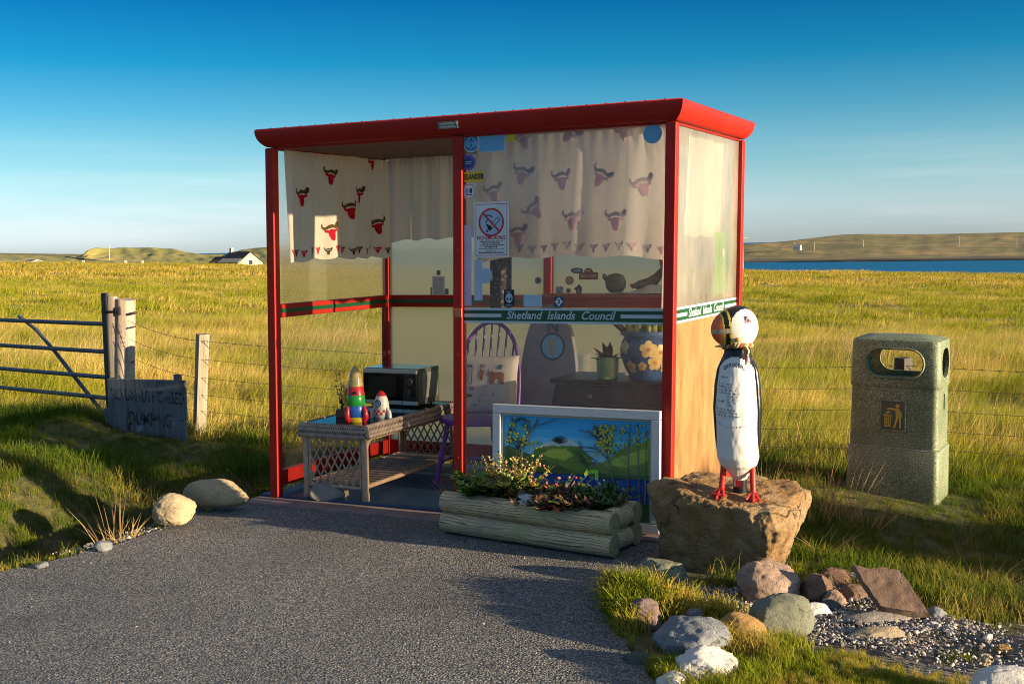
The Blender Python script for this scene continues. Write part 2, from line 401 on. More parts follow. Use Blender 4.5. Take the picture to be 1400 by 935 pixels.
# ------------------------------------------------------------------ ground sheet
ang = np.concatenate([np.linspace(-R(58), R(58), 560), np.linspace(R(58), R(302), 130)[1:-1]])
rad = np.concatenate([np.arange(.6, 3, .12), np.arange(3, 12, .04), 12*1.014**np.arange(0, 350)])
A_, R_ = np.meshgrid(ang, rad); GX = R_*np.sin(A_); GY = R_*np.cos(A_); GZ = ground(GX, GY)
na, nr_ = len(ang), len(rad)
vs = np.stack([GX, GY, GZ], -1).reshape(-1, 3); vs = np.vstack([vs, [[0, 0, -.06]]])
ii, jj = np.meshgrid(np.arange(nr_-1), np.arange(na), indexing='ij'); j2 = (jj+1) % na
F4 = np.stack([ii*na+jj, (ii+1)*na+jj, (ii+1)*na+j2, ii*na+j2], -1).reshape(-1, 4)
def np_mesh(name, V, F, mats, attrs=None, smooth=True):
    me = bpy.data.meshes.new(name); k = F.shape[1]
    me.vertices.add(len(V)); me.vertices.foreach_set('co', np.ascontiguousarray(V, np.float32).ravel())
    me.loops.add(F.size); me.loops.foreach_set('vertex_index', np.ascontiguousarray(F, np.int32).ravel())
    me.polygons.add(len(F)); me.polygons.foreach_set('loop_start', np.arange(0, F.size, k, dtype=np.int32)); me.polygons.foreach_set('loop_total', np.full(len(F), k, np.int32))
    me.update(calc_edges=True); me.validate()
    me.polygons.foreach_set('use_smooth', np.full(len(me.polygons), smooth))
    for kx, val in (attrs or {}).items():
        at = me.attributes.new(kx, 'FLOAT', 'POINT'); at.data.foreach_set('value', np.ascontiguousarray(val, np.float32))
    for x in mats: me.materials.append(x)
    return me
gm = -pdist(vs[:, 0], vs[:, 1], GRAVP)+vfbm(vs[:, 0]*5, vs[:, 1]*5)*.18
gm = sm(gm, -.05, .08)
em = sm(.28-np.abs(pdist(vs[:, 0], vs[:, 1], ROADP)), 0, .25)*(vs[:, 0] < -1.2)*(vs[:, 0] > -2.45)*(vs[:, 1] > 6.2)
gm = np.maximum(gm, em)
def groundmat():
    n = N('ground_soil_grass'); p = n.pos()
    big = n.noise(n.scale(p, (.35, .9, 1)), 1.1, 6, .62); fine = n.noise(p, 18, 6, .7)
    g = n.ramp(big, [(.36, (.11, .12, .014)), (.5, (.25, .20, .04)), (.64, (.40, .27, .07))])
    g = n.mix(n.ramp(fine, [(.3, 0.), (.7, .6)]), g, (.05, .05, .012))
    g = n.mix(n.attr('verge').outputs['Fac'], g, n.ramp(fine, [(.3, (.035, .045, .010)), (.5, (.075, .075, .02)), (.7, (.13, .095, .035))]))
    gr = n.ramp(n.noise(p, 60, 4, .7), [(.3, (.05, .05, .055)), (.55, (.16, .15, .15)), (.72, (.32, .29, .27))])
    col = n.mix(n.attr('gravel').outputs['Fac'], g, gr)
    return n.end(n.bsdf(col, .95, n.bump(fine, .8, .03)))
GROUND = groundmat()
vm = sm(8.6-vs[:, 1]-.28*vs[:, 0], 0, .6)
me = np_mesh('ground', vs, F4, [GROUND], {'gravel': gm, 'verge': vm})
go = bpy.data.objects.new('ground', me); COL.objects.link(go); tag(go, kind='structure')

# road: its own sheet with real chippings relief
def roadmat():
    n = N('asphalt_chippings'); p = n.pos()
    v1 = n.n('ShaderNodeTexVoronoi', _Scale=100., _Randomness=1.); n.l(p, v1.inputs['Vector'])
    cd_ = n.n('ShaderNodeSeparateColor'); n.l(v1.outputs['Color'], cd_.inputs[0]); rnd = cd_.outputs[0]
    base = n.ramp(rnd, [(0, (.13, .132, .137)), (.5, (.29, .29, .292)), (.88, (.41, .405, .395)), (.97, (.52, .49, .44)), (1, (.65, .61, .55))])
    big = n.noise(p, 1.3, 5, .6); base = n.mix(n.ramp(big, [(.35, 0.), (.65, .45)]), base, (.125, .125, .127)); st_ = n.ramp(n.noise(n.scale(p, (.5, 2.2, 1)), 1.1, 6, .7), [(.54, 0.), (.72, .38)]); base = n.mix(st_, base, (.078, .077, .078))
    edge = n.ramp(v1.outputs['Distance'], [(.25, 1.), (.75, .25)])
    base = n.mix(edge, (.045, .043, .044), base)
    h = n.math('ADD', n.math('MULTIPLY', n.math('SUBTRACT', 1., v1.outputs['Distance']), .7), n.math('MULTIPLY', rnd, .9))
    h2 = n.math('ADD', h, n.math('MULTIPLY', n.noise(p, 40, 4, .6), .8))
    return n.end(n.bsdf(base, .62, n.bump(h2, 1.0, .017), spec=.25))
ROADM = roadmat()
def poly_sheet(name, P, z, m, thick=.08):
    bm = bmesh.new(); f = bm.faces.new([bm.verts.new((x, y, z)) for x, y in P]); 
    if f.normal.z < 0: f.normal_flip()
    bmesh.ops.recalc_face_normals(bm, faces=bm.faces)
    r = bmesh.ops.extrude_face_region(bm, geom=[f]); 
    for v in r['geom']:
        if isinstance(v, bmesh.types.BMVert): v.co.z -= thick
    bmesh.ops.triangulate(bm, faces=bm.faces); bmesh.ops.recalc_face_normals(bm, faces=bm.faces)
    me = bpy.data.meshes.new(name); bm.to_mesh(me); bm.free(); me.materials.append(m)
    o = bpy.data.objects.new(name, me); COL.objects.link(o); return tag(o, kind='structure')
# ragged edge on both sides
def ragged(P, i0, i1, amp=.06, step=.07):
    out = []
    for i in range(len(P)):
        out.append(P[i])
        if i0 <= i < i1:
            a, b = Vector(P[i]), Vector(P[i+1]); k = max(1, int((b-a).length/step)); t = (b-a).normalized(); nn = Vector((-t.y, t.x))
            for q in range(1, k): 
                c = a.lerp(b, q/k)+nn*fbm(c_ := (a.lerp(b, q/k)).x*6, (a.lerp(b, q/k)).y*6)*amp; out.append((c.x, c.y))
    return out
poly_sheet('road', ragged(ragged(ROADP, 12, 20), 3, 10), 0., ROADM)
# shelter base: kerb strip + blue floor
mb = MB(); mb.box((1.30, -.10, -.018), (2.86, .19, .065)); kerb = mb.build('pavement_kerb', CONC, bevel=.012); kerb.location = O; kerb.rotation_euler.z = TH; tag(kerb, kind='structure')
mb = MB(); mb.box((1.30, .68, -.015), (2.86, 1.36, .08)); fl = mb.build('floor', BLUEF, bevel=.006); fl.location = O; fl.rotation_euler.z = TH; tag(fl, kind='structure')
FZ = .025

exec_order = []
# ------------------------------------------------------------------ bus shelter
sh = empty('bus_shelter', O, TH, 'red framed bus shelter with clear and frosted panes, green band across its front', 'bus shelter')
PW = .06
HT = 2.205
def spart(mb, name, mats, label=None, **k):
    o = mb.build(name, mats, sh, xf=shear, **k)
    if label: o['label'] = label
    return o
posts = [(0, 0), (1.318, 0), (LEN-.005, 0), (0, DEP), (1.285, DEP), (LEN-.005, DEP)]
for a, b in posts:
    mb = MB(); mb.box((a, b, (HT-.006)/2), (PW, PW, HT-.006)); spart(mb, 'post', RED, bevel=.006)
h = PW/2
# rails: left middle/base, back middle/base, right base and front right base, top rails
def rail(p, q, w, hh, stripe=None):
    mb = MB(); mb.bar(p, q, w, hh)
    o = spart(mb, 'rail', RED, bevel=.005)
    return o
RZ = 1.192
rail((0, h, RZ), (0, DEP-h, RZ), .045, .085); rail((0, h, .13), (0, DEP-h, .13), .045, .10); rail((0, h, 2.20), (0, DEP-h, 2.20), .03, .02)
for a0, a1 in ((h, 1.285-h), (1.285+h, LEN-.005-h)):
    rail((a0, DEP, RZ), (a1, DEP, RZ), .045, .085); rail((a0, DEP, .13), (a1, DEP, .13), .045, .10); rail((a0, DEP, 2.20), (a1, DEP, 2.20), .03, .02)
rail((LEN-.005, h, .10), (LEN-.005, DEP-h, .10), .045, .10); rail((LEN-.005, h, 2.20), (LEN-.005, DEP-h, 2.20), .03, .02)
rail((1.318+h, 0, .10), (LEN-.005-h, 0, .10), .045, .10); rail((h, 0, 2.20), (1.318-h, 0, 2.20), .03, .02); rail((1.318+h, 0, 2.20), (LEN-.005-h, 0, 2.20), .03, .02)
# green stripes on the rails facing in
mb = MB(); mb.box((.0245, DEP/2, RZ), (.004, DEP-PW, .026)); o = spart(mb, 'stripe', GREEN, 'green stripe along the red left rail')
mb = MB(); mb.box((.64, DEP-.0245, RZ), (1.285-PW, .004, .026)); o = spart(mb, 'stripe', GREEN, 'green stripe along the red back rail')
# joint blocks and rivets on the mid post
mb = MB(); mb.box((1.318, -.032, RZ), (.058, .006, .05)); spart(mb, 'bracket', mat('faded_red', (.62, .16, .07), (.5, .1, .05), 30, .6), bevel=.002)
for c in (.35, .95, 1.55):
    mb = MB(); mb.disc(1.318, c, .006, lambda x, y, t: (x, -t, y), .029, .033, n=10); spart(mb, 'screw', RED)
# roof: coved fascia swept round the four sides, lid and soffit
prof = [(-.03, HT-.002), (.000, HT-.002), (.014, HT+.006), (.032, HT+.024), (.045, HT+.045), (.053, HT+.068), (.056, HT+.090), (.055, HT+.100), (.048, HT+.106), (.02, HT+.110), (-.10, HT+.116)]
x0, x1, y0, y1 = -.004, LEN+.022, -.036, DEP-.008
mb = MB(); cs = [(x0, y0, -1, -1), (x1, y0, 1, -1), (x1, y1, 1, 1), (x0, y1, -1, 1)]
vs_ = [(cx+sx*o_, cy+sy*o_, z) for (cx, cy, sx, sy) in cs for (o_, z) in prof]; k = len(prof); fs_ = []
for q in range(4):
    for i in range(k-1): fs_.append((q*k+i, ((q+1) % 4)*k+i, ((q+1) % 4)*k+i+1, q*k+i+1))
fs_.append(tuple(q*k+k-1 for q in range(4))); fs_.append(tuple(q*k for q in (3, 2, 1, 0)))
mb.add(vs_, fs_); mb.m[-1] = 1
roof = spart(mb, 'roof', [RED, mat('soffit_brown', (.13, .05, .035), (.09, .035, .026), 5, .6)], smooth=35)
# rivets along the roof edge
CLIP = mat('roof_clip_grey', (.12, .03, .03), None, 9, .5)
for i in range(24):
    a = x0+.05+i*(x1-x0-.1)/23; mb = MB(); mb.box((a, y0-.028, HT+.107), (.008, .008, .010)); o_c = mb.build('roof_clip', CLIP, roof, xf=shear)
# panes
T = .006
def pane(mb, m, label, face):
    mb.m = [1]*6; mb.m[face] = 0
    return spart(mb, 'pane', [m, AC_EDGE], label)
def pane_b(a0, a1, c0, c1, b, m, label): mb = MB(); mb.box(((a0+a1)/2, b, (c0+c1)/2), (a1-a0, T, c1-c0)); return pane(mb, m, label, 2)
def pane_a(b0, b1, c0, c1, a, m, label): mb = MB(); mb.box((a, (b0+b1)/2, (c0+c1)/2), (T, b1-b0, c1-c0)); return pane(mb, m, label, 3)
G = h-.004
pane_b(1.318+G, LEN-.005-G, 1.192, 2.190, 0, AC_FRONT, 'clear upper front pane with stickers'); pane_b(1.318+G, LEN-.005-G, .145, 1.186, 0, AC_FRONT, 'clear lower front pane behind the painting')
for a0, a1, nm in ((G, 1.285-G, 'left'), (1.285+G, LEN-.005-G, 'right')):
    pane_b(a0, a1, 1.23, 2.190, DEP, AC_BACK, f'yellowish frosted upper back pane of the {nm} bay'); pane_b(a0, a1, .175, 1.154, DEP, AC_BACK, f'yellowish frosted lower back pane of the {nm} bay')
pane_a(G, DEP-G, 1.23, 2.190, 0, AC_LEFT, 'frosted upper left pane'); pane_a(G, DEP-G, .175, 1.154, 0, AC_CLEAR, 'clear lower left pane showing the field')
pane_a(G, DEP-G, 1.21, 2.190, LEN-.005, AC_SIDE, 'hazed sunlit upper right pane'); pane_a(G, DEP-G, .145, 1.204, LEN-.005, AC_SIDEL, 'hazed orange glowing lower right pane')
# planes for things stuck on the panes
front = lambda x, y, t: (x, -T/2-.0006-t, y)
rside = lambda x, y, t: (LEN-.005+T/2+.0006+t, x, y)
back = lambda x, y, t: (x, DEP-T/2-.0006-t, y)
# council band, front and right side
def band(pl, x0, x1, zc, name, label, ts, half=.043):
    mb = MB(); q = lambda a0, a1, c0, c1, t0, t1, mi: mb.prism([(a0, c0), (a1, c0), (a1, c1), (a0, c1)], pl, t0, t1, mi)
    q(x0, x1, zc-half, zc+half, 0, .002, 0); q(x0, x1, zc-half+.013, zc+half-.013, .002, .0026, 1)
    w = (x1-x0)
    q(x0, x0+.20*w, zc-.010, zc+.010, .0026, .0032, 0); q(x1-.205*w, x1, zc-.010, zc+.010, .0026, .0032, 0)
    mb.text('Shetland  Islands  Council', ts, x0+.495*w, zc+.001, pl, .0032, 0, shr=.28, sx=1.0, bold=.0011)
    o = spart(mb, name, [LBLUE, GREEN], label)
    return o
band(front, 1.318+G+.002, LEN-.005-G-.002, 1.177, 'sign_band', 'green band with pale italic lettering across the front', .063)
band(rside, h, DEP-h, 1.177, 'sign_band', 'green band with pale italic lettering on the right side', .068)
# name plaque on the fascia
pa, pc = fp(612, 171.5, -.09)
tilt = lambda x, y, t: (x, -.045-.0305-(y-(HT+.038))*.62-t, y)
mb = MB(); mb.prism([(pa-.064, pc-.018), (pa+.064, pc-.018), (pa+.064, pc+.020), (pa-.064, pc+.020)], tilt, .002, .006, 0)
mb.prism([(pa+.056, pc-.018), (pa+.066, pc-.018), (pa+.066, pc+.020), (pa+.056, pc+.020)], tilt, .006, .0075, 1)
for y in (-.008, .008):
    x = -.05
    while x < .045:
        w_ = random.uniform(.004, .013); mb.prism([(pa+x, pc+y-.004), (pa+x+w_, pc+y-.004), (pa+x+w_, pc+y+.005), (pa+x, pc+y+.005)], tilt, .006, .0066, 1); x += w_+.003
spart(mb, 'name_plaque', [SILV, WHITE], 'small worn blue and silver plaque on the roof fascia')

def sticker(label, fn, mats, name='sticker'):
    mb = MB(); fn(mb); return spart(mb, name, mats, label)
def rect(px0, py0, px1, py1):
    a0, c1 = fp(px0, py0); a1, c0 = fp(px1, py1); return a0, a1, c0, c1
def qd(mb, a0, a1, c0, c1, t0, t1, mi=0, pl=front): mb.prism([(a0, c0), (a1, c0), (a1, c1), (a0, c1)], pl, t0, t1, mi)
def scrib(mb, a0, a1, c, hh, mi, t, pl=front, dens=.012):
    x = a0
    while x < a1-.003:
        w_ = min(random.uniform(.3, 1.2)*dens, a1-x); qd(mb, x, x+w_, c-hh/2*random.uniform(.6, 1), c+hh/2*random.uniform(.6, 1), t, t+.0004, mi, pl); x += w_+dens*.25
def arc_text(mb, s, cx, cy, r, a0, a1, size, pl, t, mi, inner=False, bold=.0006):
    for i, ch in enumerate(s):
        A = R(a0+(a1-a0)*(i+.5)/len(s)); mb.text(ch, size, cx+r*math.cos(A), cy+r*math.sin(A), pl, t, mi, rot=A-math.pi/2 if not inner else A+math.pi/2, bold=bold)
# round blue sticker with a stick figure
ca, cc = fp(644.5, 195.5)
def f(mb):
    mb.disc(ca, cc, .054, front, 0, .001, 0); mb.ring(ca, cc, .049, .054, front, .001, .0014, 2)
    arc_text(mb, 'NORTH MAV', ca, cc, .040, 165, 15, .020, front, .0016, 1); arc_text(mb, 'SHETLAND', ca, cc, .041, 215, 325, .018, front, .0016, 1, True)
    mb.disc(ca, cc+.02, .006, front, .001, .0014, 1, 12)
    for p, q in (((0, .015), (0, -.008)), ((-.024, .01), (.024, .008)), ((0, -.008), (-.009, -.03)), ((0, -.008), (.009, -.03))):
        d = Vector((q[0]-p[0], q[1]-p[1])).normalized()*.002; mb.prism([(ca+p[0]-d.y, cc+p[1]+d.x), (ca+p[0]+d.y, cc+p[1]-d.x), (ca+q[0]+d.y, cc+q[1]-d.x), (ca+q[0]-d.y, cc+q[1]+d.x)], front, .001, .0014, 1)
sticker('round blue sticker with a standing figure', f, [CYAN, NAVY, WHITE])
r4 = rect(655, 183, 691, 207); sticker('pale blue rectangular card at the top of the pane', lambda mb: (qd(mb, *r4, 0, .0015, 1), qd(mb, r4[0]+.003, r4[1]-.003, r4[2]+.003, r4[3]-.003, .0015, .002, 0)), [CYAN, WHITE])
r5 = rect(693, 181, 705, 194); sticker('small square yellow sticker', lambda mb: qd(mb, *r5, 0, .001), YEL)
ca2, cc2 = fp(641, 222.5)
def f(mb):
    mb.disc(ca2, cc2, .044, front, 0, .001, 0); mb.disc(ca2, cc2-.002, .03, front, .001, .0014, 1); scrib(mb, ca2-.02, ca2+.02, cc2+.004, .008, 2, .0014); scrib(mb, ca2-.018, ca2+.018, cc2-.008, .007, 2, .0014)
sticker('round purple sticker', f, [PURP, NAVY, LBLUE])
r6 = rect(633.5, 236, 662, 248)
def f(mb):
    qd(mb, *r6, 0, .001, 0); mb.text('ISLANDER', .042, (r6[0]+r6[1])/2, (r6[2]+r6[3])/2-.001, front, .0014, 1, bold=.0018, sx=.66)
    for x in (r6[0]+.006, r6[1]-.006): qd(mb, x-.002, x+.002, r6[2]+.012, r6[3]-.012, .001, .0014, 1)
sticker('yellow oblong sticker with black lettering', f, [YEL, BLACK])
ca3, cc3 = fp(641.5, 262)
def f(mb):
    mb.disc(ca3, cc3, .045, front, 0, .001, 0); mb.ring(ca3, cc3, .038, .041, front, .001, .0014, 1)
    mb.lathe; mb.disc(ca3-.013, cc3+.002, .012, front, .001, .0014, 2, 14, 1.5); mb.disc(ca3+.013, cc3+.004, .010, front, .001, .0014, 1, 14, 1.6); qd(mb, ca3-.02, ca3+.02, cc3-.022, cc3-.017, .001, .0014, 1)
sticker('round white sticker with blue emblem', f, [WHITE, NAVY, CYAN])
# no smoking notice
r7 = (*(lambda a, b: (a[0], b[0], b[1], a[1]))(fp(648.5, 277), fp(696.5, 352)),)
def f(mb):
    a0, a1, c0, c1 = r7; w, hh = a1-a0, c1-c0; qd(mb, a0, a1, c0, c1, 0, .003, 0)
    def frame(i, th, mi, t):
        for (p, q, r_, s_) in ((a0+i, a1-i, c1-i-th, c1-i), (a0+i, a1-i, c0+i, c0+i+th), (a0+i, a0+i+th, c0+i+th, c1-i-th), (a1-i-th, a1-i, c0+i+th, c1-i-th)): qd(mb, p, q, r_, s_, t, t+.0004, mi)
    frame(.012, .003, 2, .003)
    cx, cy, rr = (a0+a1)/2, c1-.115, .078
    mb.disc(cx, cy, .076, front, .003, .0034, 3, 40)
    # cigarette: white tube, black filter, ash, smoke
    def line(p, q, th, mi, t):
        p, q = Vector(p), Vector(q); d = (q-p).normalized()*th/2
        mb.prism([(cx+p.x-d.y, cy+p.y+d.x), (cx+p.x+d.y, cy+p.y-d.x), (cx+q.x+d.y, cy+q.y-d.x), (cx+q.x-d.y, cy+q.y+d.x)], front, t, t+.0004, mi)
    line((-.018, -.042), (.048, .022), .024, 1, .0034); line((.0, -.0245), (.045, .019), .016, 3, .0038)
    line((-.03, -.012), (-.008, -.03), .012, 1, .0034); line((-.036, -.006), (-.022, .016), .006, 1, .0034)
    for i in range(6): 
        A0, A1 = R(150-i*22), R(150-(i+1)*22); line((-.02+.026*math.cos(A0), .022+.018*math.sin(A0)), (-.02+.026*math.cos(A1), .022+.018*math.sin(A1)), .007, 1, .0034)
    line((-.030, -.052), (-.022, -.046), .014, 1, .0034)
    mb.ring(cx, cy, .070, .080, front, .0042, .0048, 2, 48); line((-.053, .053), (.053, -.053), .010, 2, .0042)
    mb.text('NO SMOKING', .031, cx, c0+.112, front, .0036, 2, bold=.0009, sx=.92)
    for i, (l, hh_) in enumerate(((.072, .007), (.056, .007), (.076, .007), (.044, .007), (.08, .004), (.03, .004), (.078, .008))):
        scrib(mb, cx-l, cx+l, c0+.092-i*.0105, hh_, 1 if i != 4 else 4, .0034, dens=.010)
sticker('white no smoking notice with red ring and red lettering', f, [WHITE, BLACK, INKRED, PALEB, NAVY], 'notice')
# strips of white tape, disc
r8 = rect(634.5, 308, 645, 418); sticker('long white paper strip beside the post', lambda mb: qd(mb, *r8, 0, .001), PALEB)
r9 = rect(649, 355, 660, 411); sticker('shorter white paper strip under the notice', lambda mb: qd(mb, *r9, 0, .001), PALEB)
c10 = fp(662, 377); sticker('pale round disc beside a paper strip', lambda mb: mb.disc(c10[0]+.01, c10[1], .045, front, .0012, .002), PALEB)
r11 = rect(689.5, 396, 703.5, 418.5)
def f(mb):
    qd(mb, *r11, 0, .001, 0); cx, cy = (r11[0]+r11[1])/2, (r11[2]+r11[3])/2
    mb.ring(cx, cy, .016, .022, front, .001, .0014, 1, 20, 1.3); mb.prism([(cx-.018, cy+.01), (cx, cy-.01), (cx+.018, cy+.01), (cx+.01, cy+.02), (cx-.01, cy+.02)], front, .0014, .0018, 1); mb.disc(cx, cy-.018, .008, front, .0014, .0018, 1, 12); scrib(mb, cx-.018, cx+.018, cy+.036, .006, 1, .001); scrib(mb, cx-.02, cx+.02, cy-.04, .004, 1, .001)
sticker('black upright sticker with a pale emblem', f, [BLACK, PALEB])
r12 = rect(716.5, 403, 741, 419.5); sticker('blank pale blue card near the band', lambda mb: (qd(mb, *r12, 0, .0012, 1), qd(mb, r12[0]+.002, r12[1]-.002, r12[2]+.002, r12[3]-.002, .0012, .0016, 0)), [PALEB, WHITE])
r13 = rect(758.5, 405.5, 770.5, 419.5)
def f(mb):
    qd(mb, *r13, 0, .001, 0); cx, cy = (r13[0]+r13[1])/2, (r13[2]+r13[3])/2; mb.prism([(cx-.024, cy), (cx, cy-.026), (cx+.024, cy), (cx, cy+.026)], front, .001, .0014, 1); mb.text('2', .032, cx, cy, front, .0018, 2, bold=.0015)
sticker('dark blue square sticker with number 2 in a white diamond', f, [NAVY, WHITE, BLACK])
c14 = fp(892.5, 183); sticker('plain blue disc high on the right of the pane', lambda mb: mb.disc(c14[0], c14[1], .052, front, 0, .0012, 0, 40), CYAN)
# badges on the back wall
def bk(px, py): return fp(px, py, DEP)
e = bk(789, 370); sticker('dark oval badge on the back pane', lambda mb: (mb.disc(*e, .045, back, 0, .002, 0, 28, .42), mb.disc(*e, .034, back, .002, .0026, 1, 28, .3)), [BLACK, SILV], 'badge')
e2 = bk(779, 383.5); sticker('faded round badge on the back pane', lambda mb: (mb.disc(*e2, .031, back, 0, .002, 0), mb.ring(*e2, .02, .024, back, .002, .0026, 1)), [mat('tan', (.4, .3, .17), None, 9, .6), mat('tan_dark', (.28, .2, .12), None, 9, .6)], 'badge')
e3 = bk(805, 377)
MAR = mat('maroon_plate', (.20, .05, .045), (.16, .04, .04), 9, .5); TANL = mat('plate_letter', (.5, .38, .28), None, 9, .6)
def f(mb):
    a, c = e3; qd(mb, a-.068, a+.068, c-.026, c+.024, 0, .003, 0, back); mb.disc(a, c+.018, .034, back, 0, .0029, 0); scrib(mb, a-.02, a+.02, c+.034, .010, 1, .003, back); mb.text('DINING·CLASSIC', .022, a, c-.002, back, .0036, 1, bold=.0006, sx=.72)
sticker('maroon arched plate with pale lettering on the back pane', f, [MAR, TANL], 'badge')
e4 = bk(791, 395)
def f(mb):
    a, c = e4; mb.prism([(a-.014, c-.034), (a+.022, c-.034), (a+.026, c+.012), (a+.012, c+.024), (a+.008, c+.034), (a+.0, c+.024), (a-.014, c+.012), (a-.028, c+.004), (a-.03, c-.004), (a-.016, c-.006)], back, 0, .006, 0); qd(mb, a-.004, a+.014, c-.024, c+.006, .006, .007, 1, back)
sticker('small dark jug shaped badge on the back pane', f, [mat('jug_dark', (.05, .055, .05), None, 9, .5), SILV], 'badge')
e5 = bk(777.5, 397.5); sticker('small reddish round badge on the back pane', lambda mb: (mb.disc(*e5, .02, back, 0, .002, 0), mb.disc(*e5, .012, back, .002, .0026, 1)), [TANL, MAR], 'badge')
e6 = bk(736, 383.5); sticker('small grey round badge beside the back post', lambda mb: (mb.disc(*e6, .025, back, 0, .002, 0), mb.disc(e6[0]+.004, e6[1], .012, back, .002, .0026, 1)), [SILV, BLACK], 'badge')
e7 = bk(765, 399); sticker('grey square badge on the back post side', lambda mb: qd(mb, e7[0]-.024, e7[0]+.03, e7[1]-.04, e7[1]+.035, 0, .002, 0, back), SILV, 'badge')
# paper figure on the left back pane
e8 = bk(600, 387)
def f(mb):
    a, c = e8; qd(mb, a-.05, a+.05, c-.085, c+.05, 0, .001, 0, back); qd(mb, a-.016, a+.016, c+.056, c+.09, 0, .001, 1, back); qd(mb, a+.052, a+.08, c-.08, c-.04, 0, .001, 1, back); qd(mb, a-.066, a-.054, c-.085, c-.03, 0, .001, 1, back)
    for i in range(9): scrib(mb, a-.042, a+.042, c+.034-i*.013, .006, 2, .001, back)
GREYINK = mat('grey_ink', (.3, .31, .33), None, 9, .7)
sticker('white paper notice with tiny grey text on the back pane', f, [WHITE, mat('grey_card', (.22, .23, .24), None, 9, .6), GREYINK], 'notice')

# ------------------------------------------------------------------ curtains
def motif_polys():
    """ox head: red shield face with ears, brown sweeping horns; unit about 1"""
    head = [(-.10, .20), (-.22, .14), (-.46, .22), (-.44, .06), (-.24, -.02), (-.22, -.22), (-.16, -.44), (-.02, -.54), (.14, -.48), (.22, -.24), (.24, -.02), (.46, .04), (.48, .20), (.22, .14), (.10, .20)]
    hl = []
    for s in (-1, 1):
        hl.append([(0, .28), (s*.16, .27), (s*.30, .20), (s*.46, .20), (s*.60, .30), (s*.66, .48), (s*.60, .60), (s*.50, .62), (s*.55, .50), (s*.50, .40), (s*.40, .36), (s*.28, .40), (s*.16, .47), (0, .50)])
    return head, hl
HEAD, HORNS = motif_polys()
def tri_fill(P):
    bm = bmesh.new(); f_ = bm.faces.new([bm.verts.new((x, y, 0)) for x, y in P]); bmesh.ops.triangulate(bm, faces=[f_]); bmesh.ops.subdivide_edges(bm, edges=bm.edges, cuts=2, use_grid_fill=True); bmesh.ops.triangulate(bm, faces=bm.faces)
    v = [tuple(q.co)[:2] for q in bm.verts]; bm.verts.index_update(); f2 = [tuple(q.index for q in g.verts) for g in bm.faces]; bm.free(); return v, f2
HEADT = tri_fill(HEAD); HORNT = [tri_fill(q) for q in HORNS]
def curtain(name, label, L_, H, base, drop, folds, mats, place, motifs=(), border=False, seed=0, sag=0., group=None, gather=1., nrm=1.):
    """place(x, z, d): x along, z from 0 (top) to -1 (hem), d = fold depth"""
    rs = random.Random(seed); ph = [rs.uniform(0, 6.28) for _ in range(6)]; amp = base
    def dep(u, v):
        k = .35+.65*v
        s = math.sin(u*folds*6.283+ph[0]+.6*math.sin(v*2+ph[1]))*.5+math.sin(u*folds*2.3*6.283+ph[2]+v)*.25*(1-.5*v)+math.sin(u*folds*.45*6.283+ph[3])*.5
        top = math.sin(u*folds*5*6.283)*.25*math.exp(-v*9)
        return amp*(s*k+top)
    def hem(u): return H+drop*u+sag*math.sin(u*math.pi)+.008*math.sin(u*folds*6.283+ph[4])
    def P(u, v, off=0.):
        return place(u*L_, -v*hem(u), dep(u, v)+off)
    mb = MB(); nu = int(60+folds*10); mb.grid(lambda u, v: P(u, v), nu, 40, 0)
    for (x, y, s, rot, fl) in motifs:
        c, sn = math.cos(rot), math.sin(rot)
        for (V_, F_), mi in ([(HEADT, 1)]+[(q, 2) for q in HORNT]):
            for off in (-.003, .003):
                vv = []
                for (px_, py_) in V_:
                    px_ *= fl; qx, qy = x+s*(px_*c-py_*sn), y+s*(px_*sn+py_*c); u = qx/L_; v = -qy/hem(u); vv.append(P(min(max(u, 0), 1), min(max(v, 0), 1), off))
                mb.add(vv, F_, mi)
    if border:
        n_ = int(L_/.075)
        for i in range(n_):
            u0 = (i+.5)/n_; x = u0*L_; y = -hem(u0)+.052; mi = (1, 3)[i % 2]
            for off in (-.003, .003):
                for (V_, F_) in ([HEADT]+HORNT):
                    vv = []
                    for (px_, py_) in V_:
                        qx, qy = x+.038*px_, y+.042*py_; u = qx/L_; v = -qy/hem(u); vv.append(P(min(max(u, 0), 1), min(max(v, 0), 1), off))
                    mb.add(vv, F_, mi)
    ob = mb.build(name, mats, smooth=60); ob.location = O; ob.rotation_euler.z = TH
    tag(ob, label, 'curtain', group); return ob
CM = [CLO, CLOD, CLOB, CLOK]
GC = 'curtains hung inside the shelter'
ctop = 2.19
# left wall, front one: x runs along b
def lm(px, py, b0): 
    b, c = sp(px, py, .06); return (b-b0, c-ctop)
ms = [(*lm(407, 271, .05), .105, .1, 1), (*lm(443, 243, .05), .10, -.15, 1), (*lm(444, 318, .05), .105, .15, 1)]
curtain('curtain', 'cream curtain with red horned heads, at the open end of the left wall', .66, .70, .034, -.035, 2.6, CM, lambda x, z, d: shear((.062+d, .035+x-.02*z, ctop+z)), ms, True, 1, group=GC)
ms = [(*lm(481, 268, .62), .105, .05, 1), (*lm(497, 224, .62), .10, 0, 1), (*lm(508, 310, .62), .105, .2, -1), (*lm(466, 289, .62), .11, .1, 1)]
curtain('curtain', 'cream curtain with red horned heads and a sunlit fold, nearer the back corner', .60, .68, .038, .0, 2.8, CM, lambda x, z, d: shear((.078+d, .62+x, ctop+z)), [q for q in ms if .05 < q[0] < .55], True, 5, group=GC)
curtain('curtain', 'plain pale curtain across the back of the open bay', 1.16, .60, .030, .02, 6.5, CLOP, lambda x, z, d: shear((.07+x, DEP-.075+d, ctop+.03+z)), (), False, 9, sag=-.02, group=GC)
fm = lambda px, py: (lambda q: (q[0]-1.40, q[1]-ctop))(fp(px, py, .07))
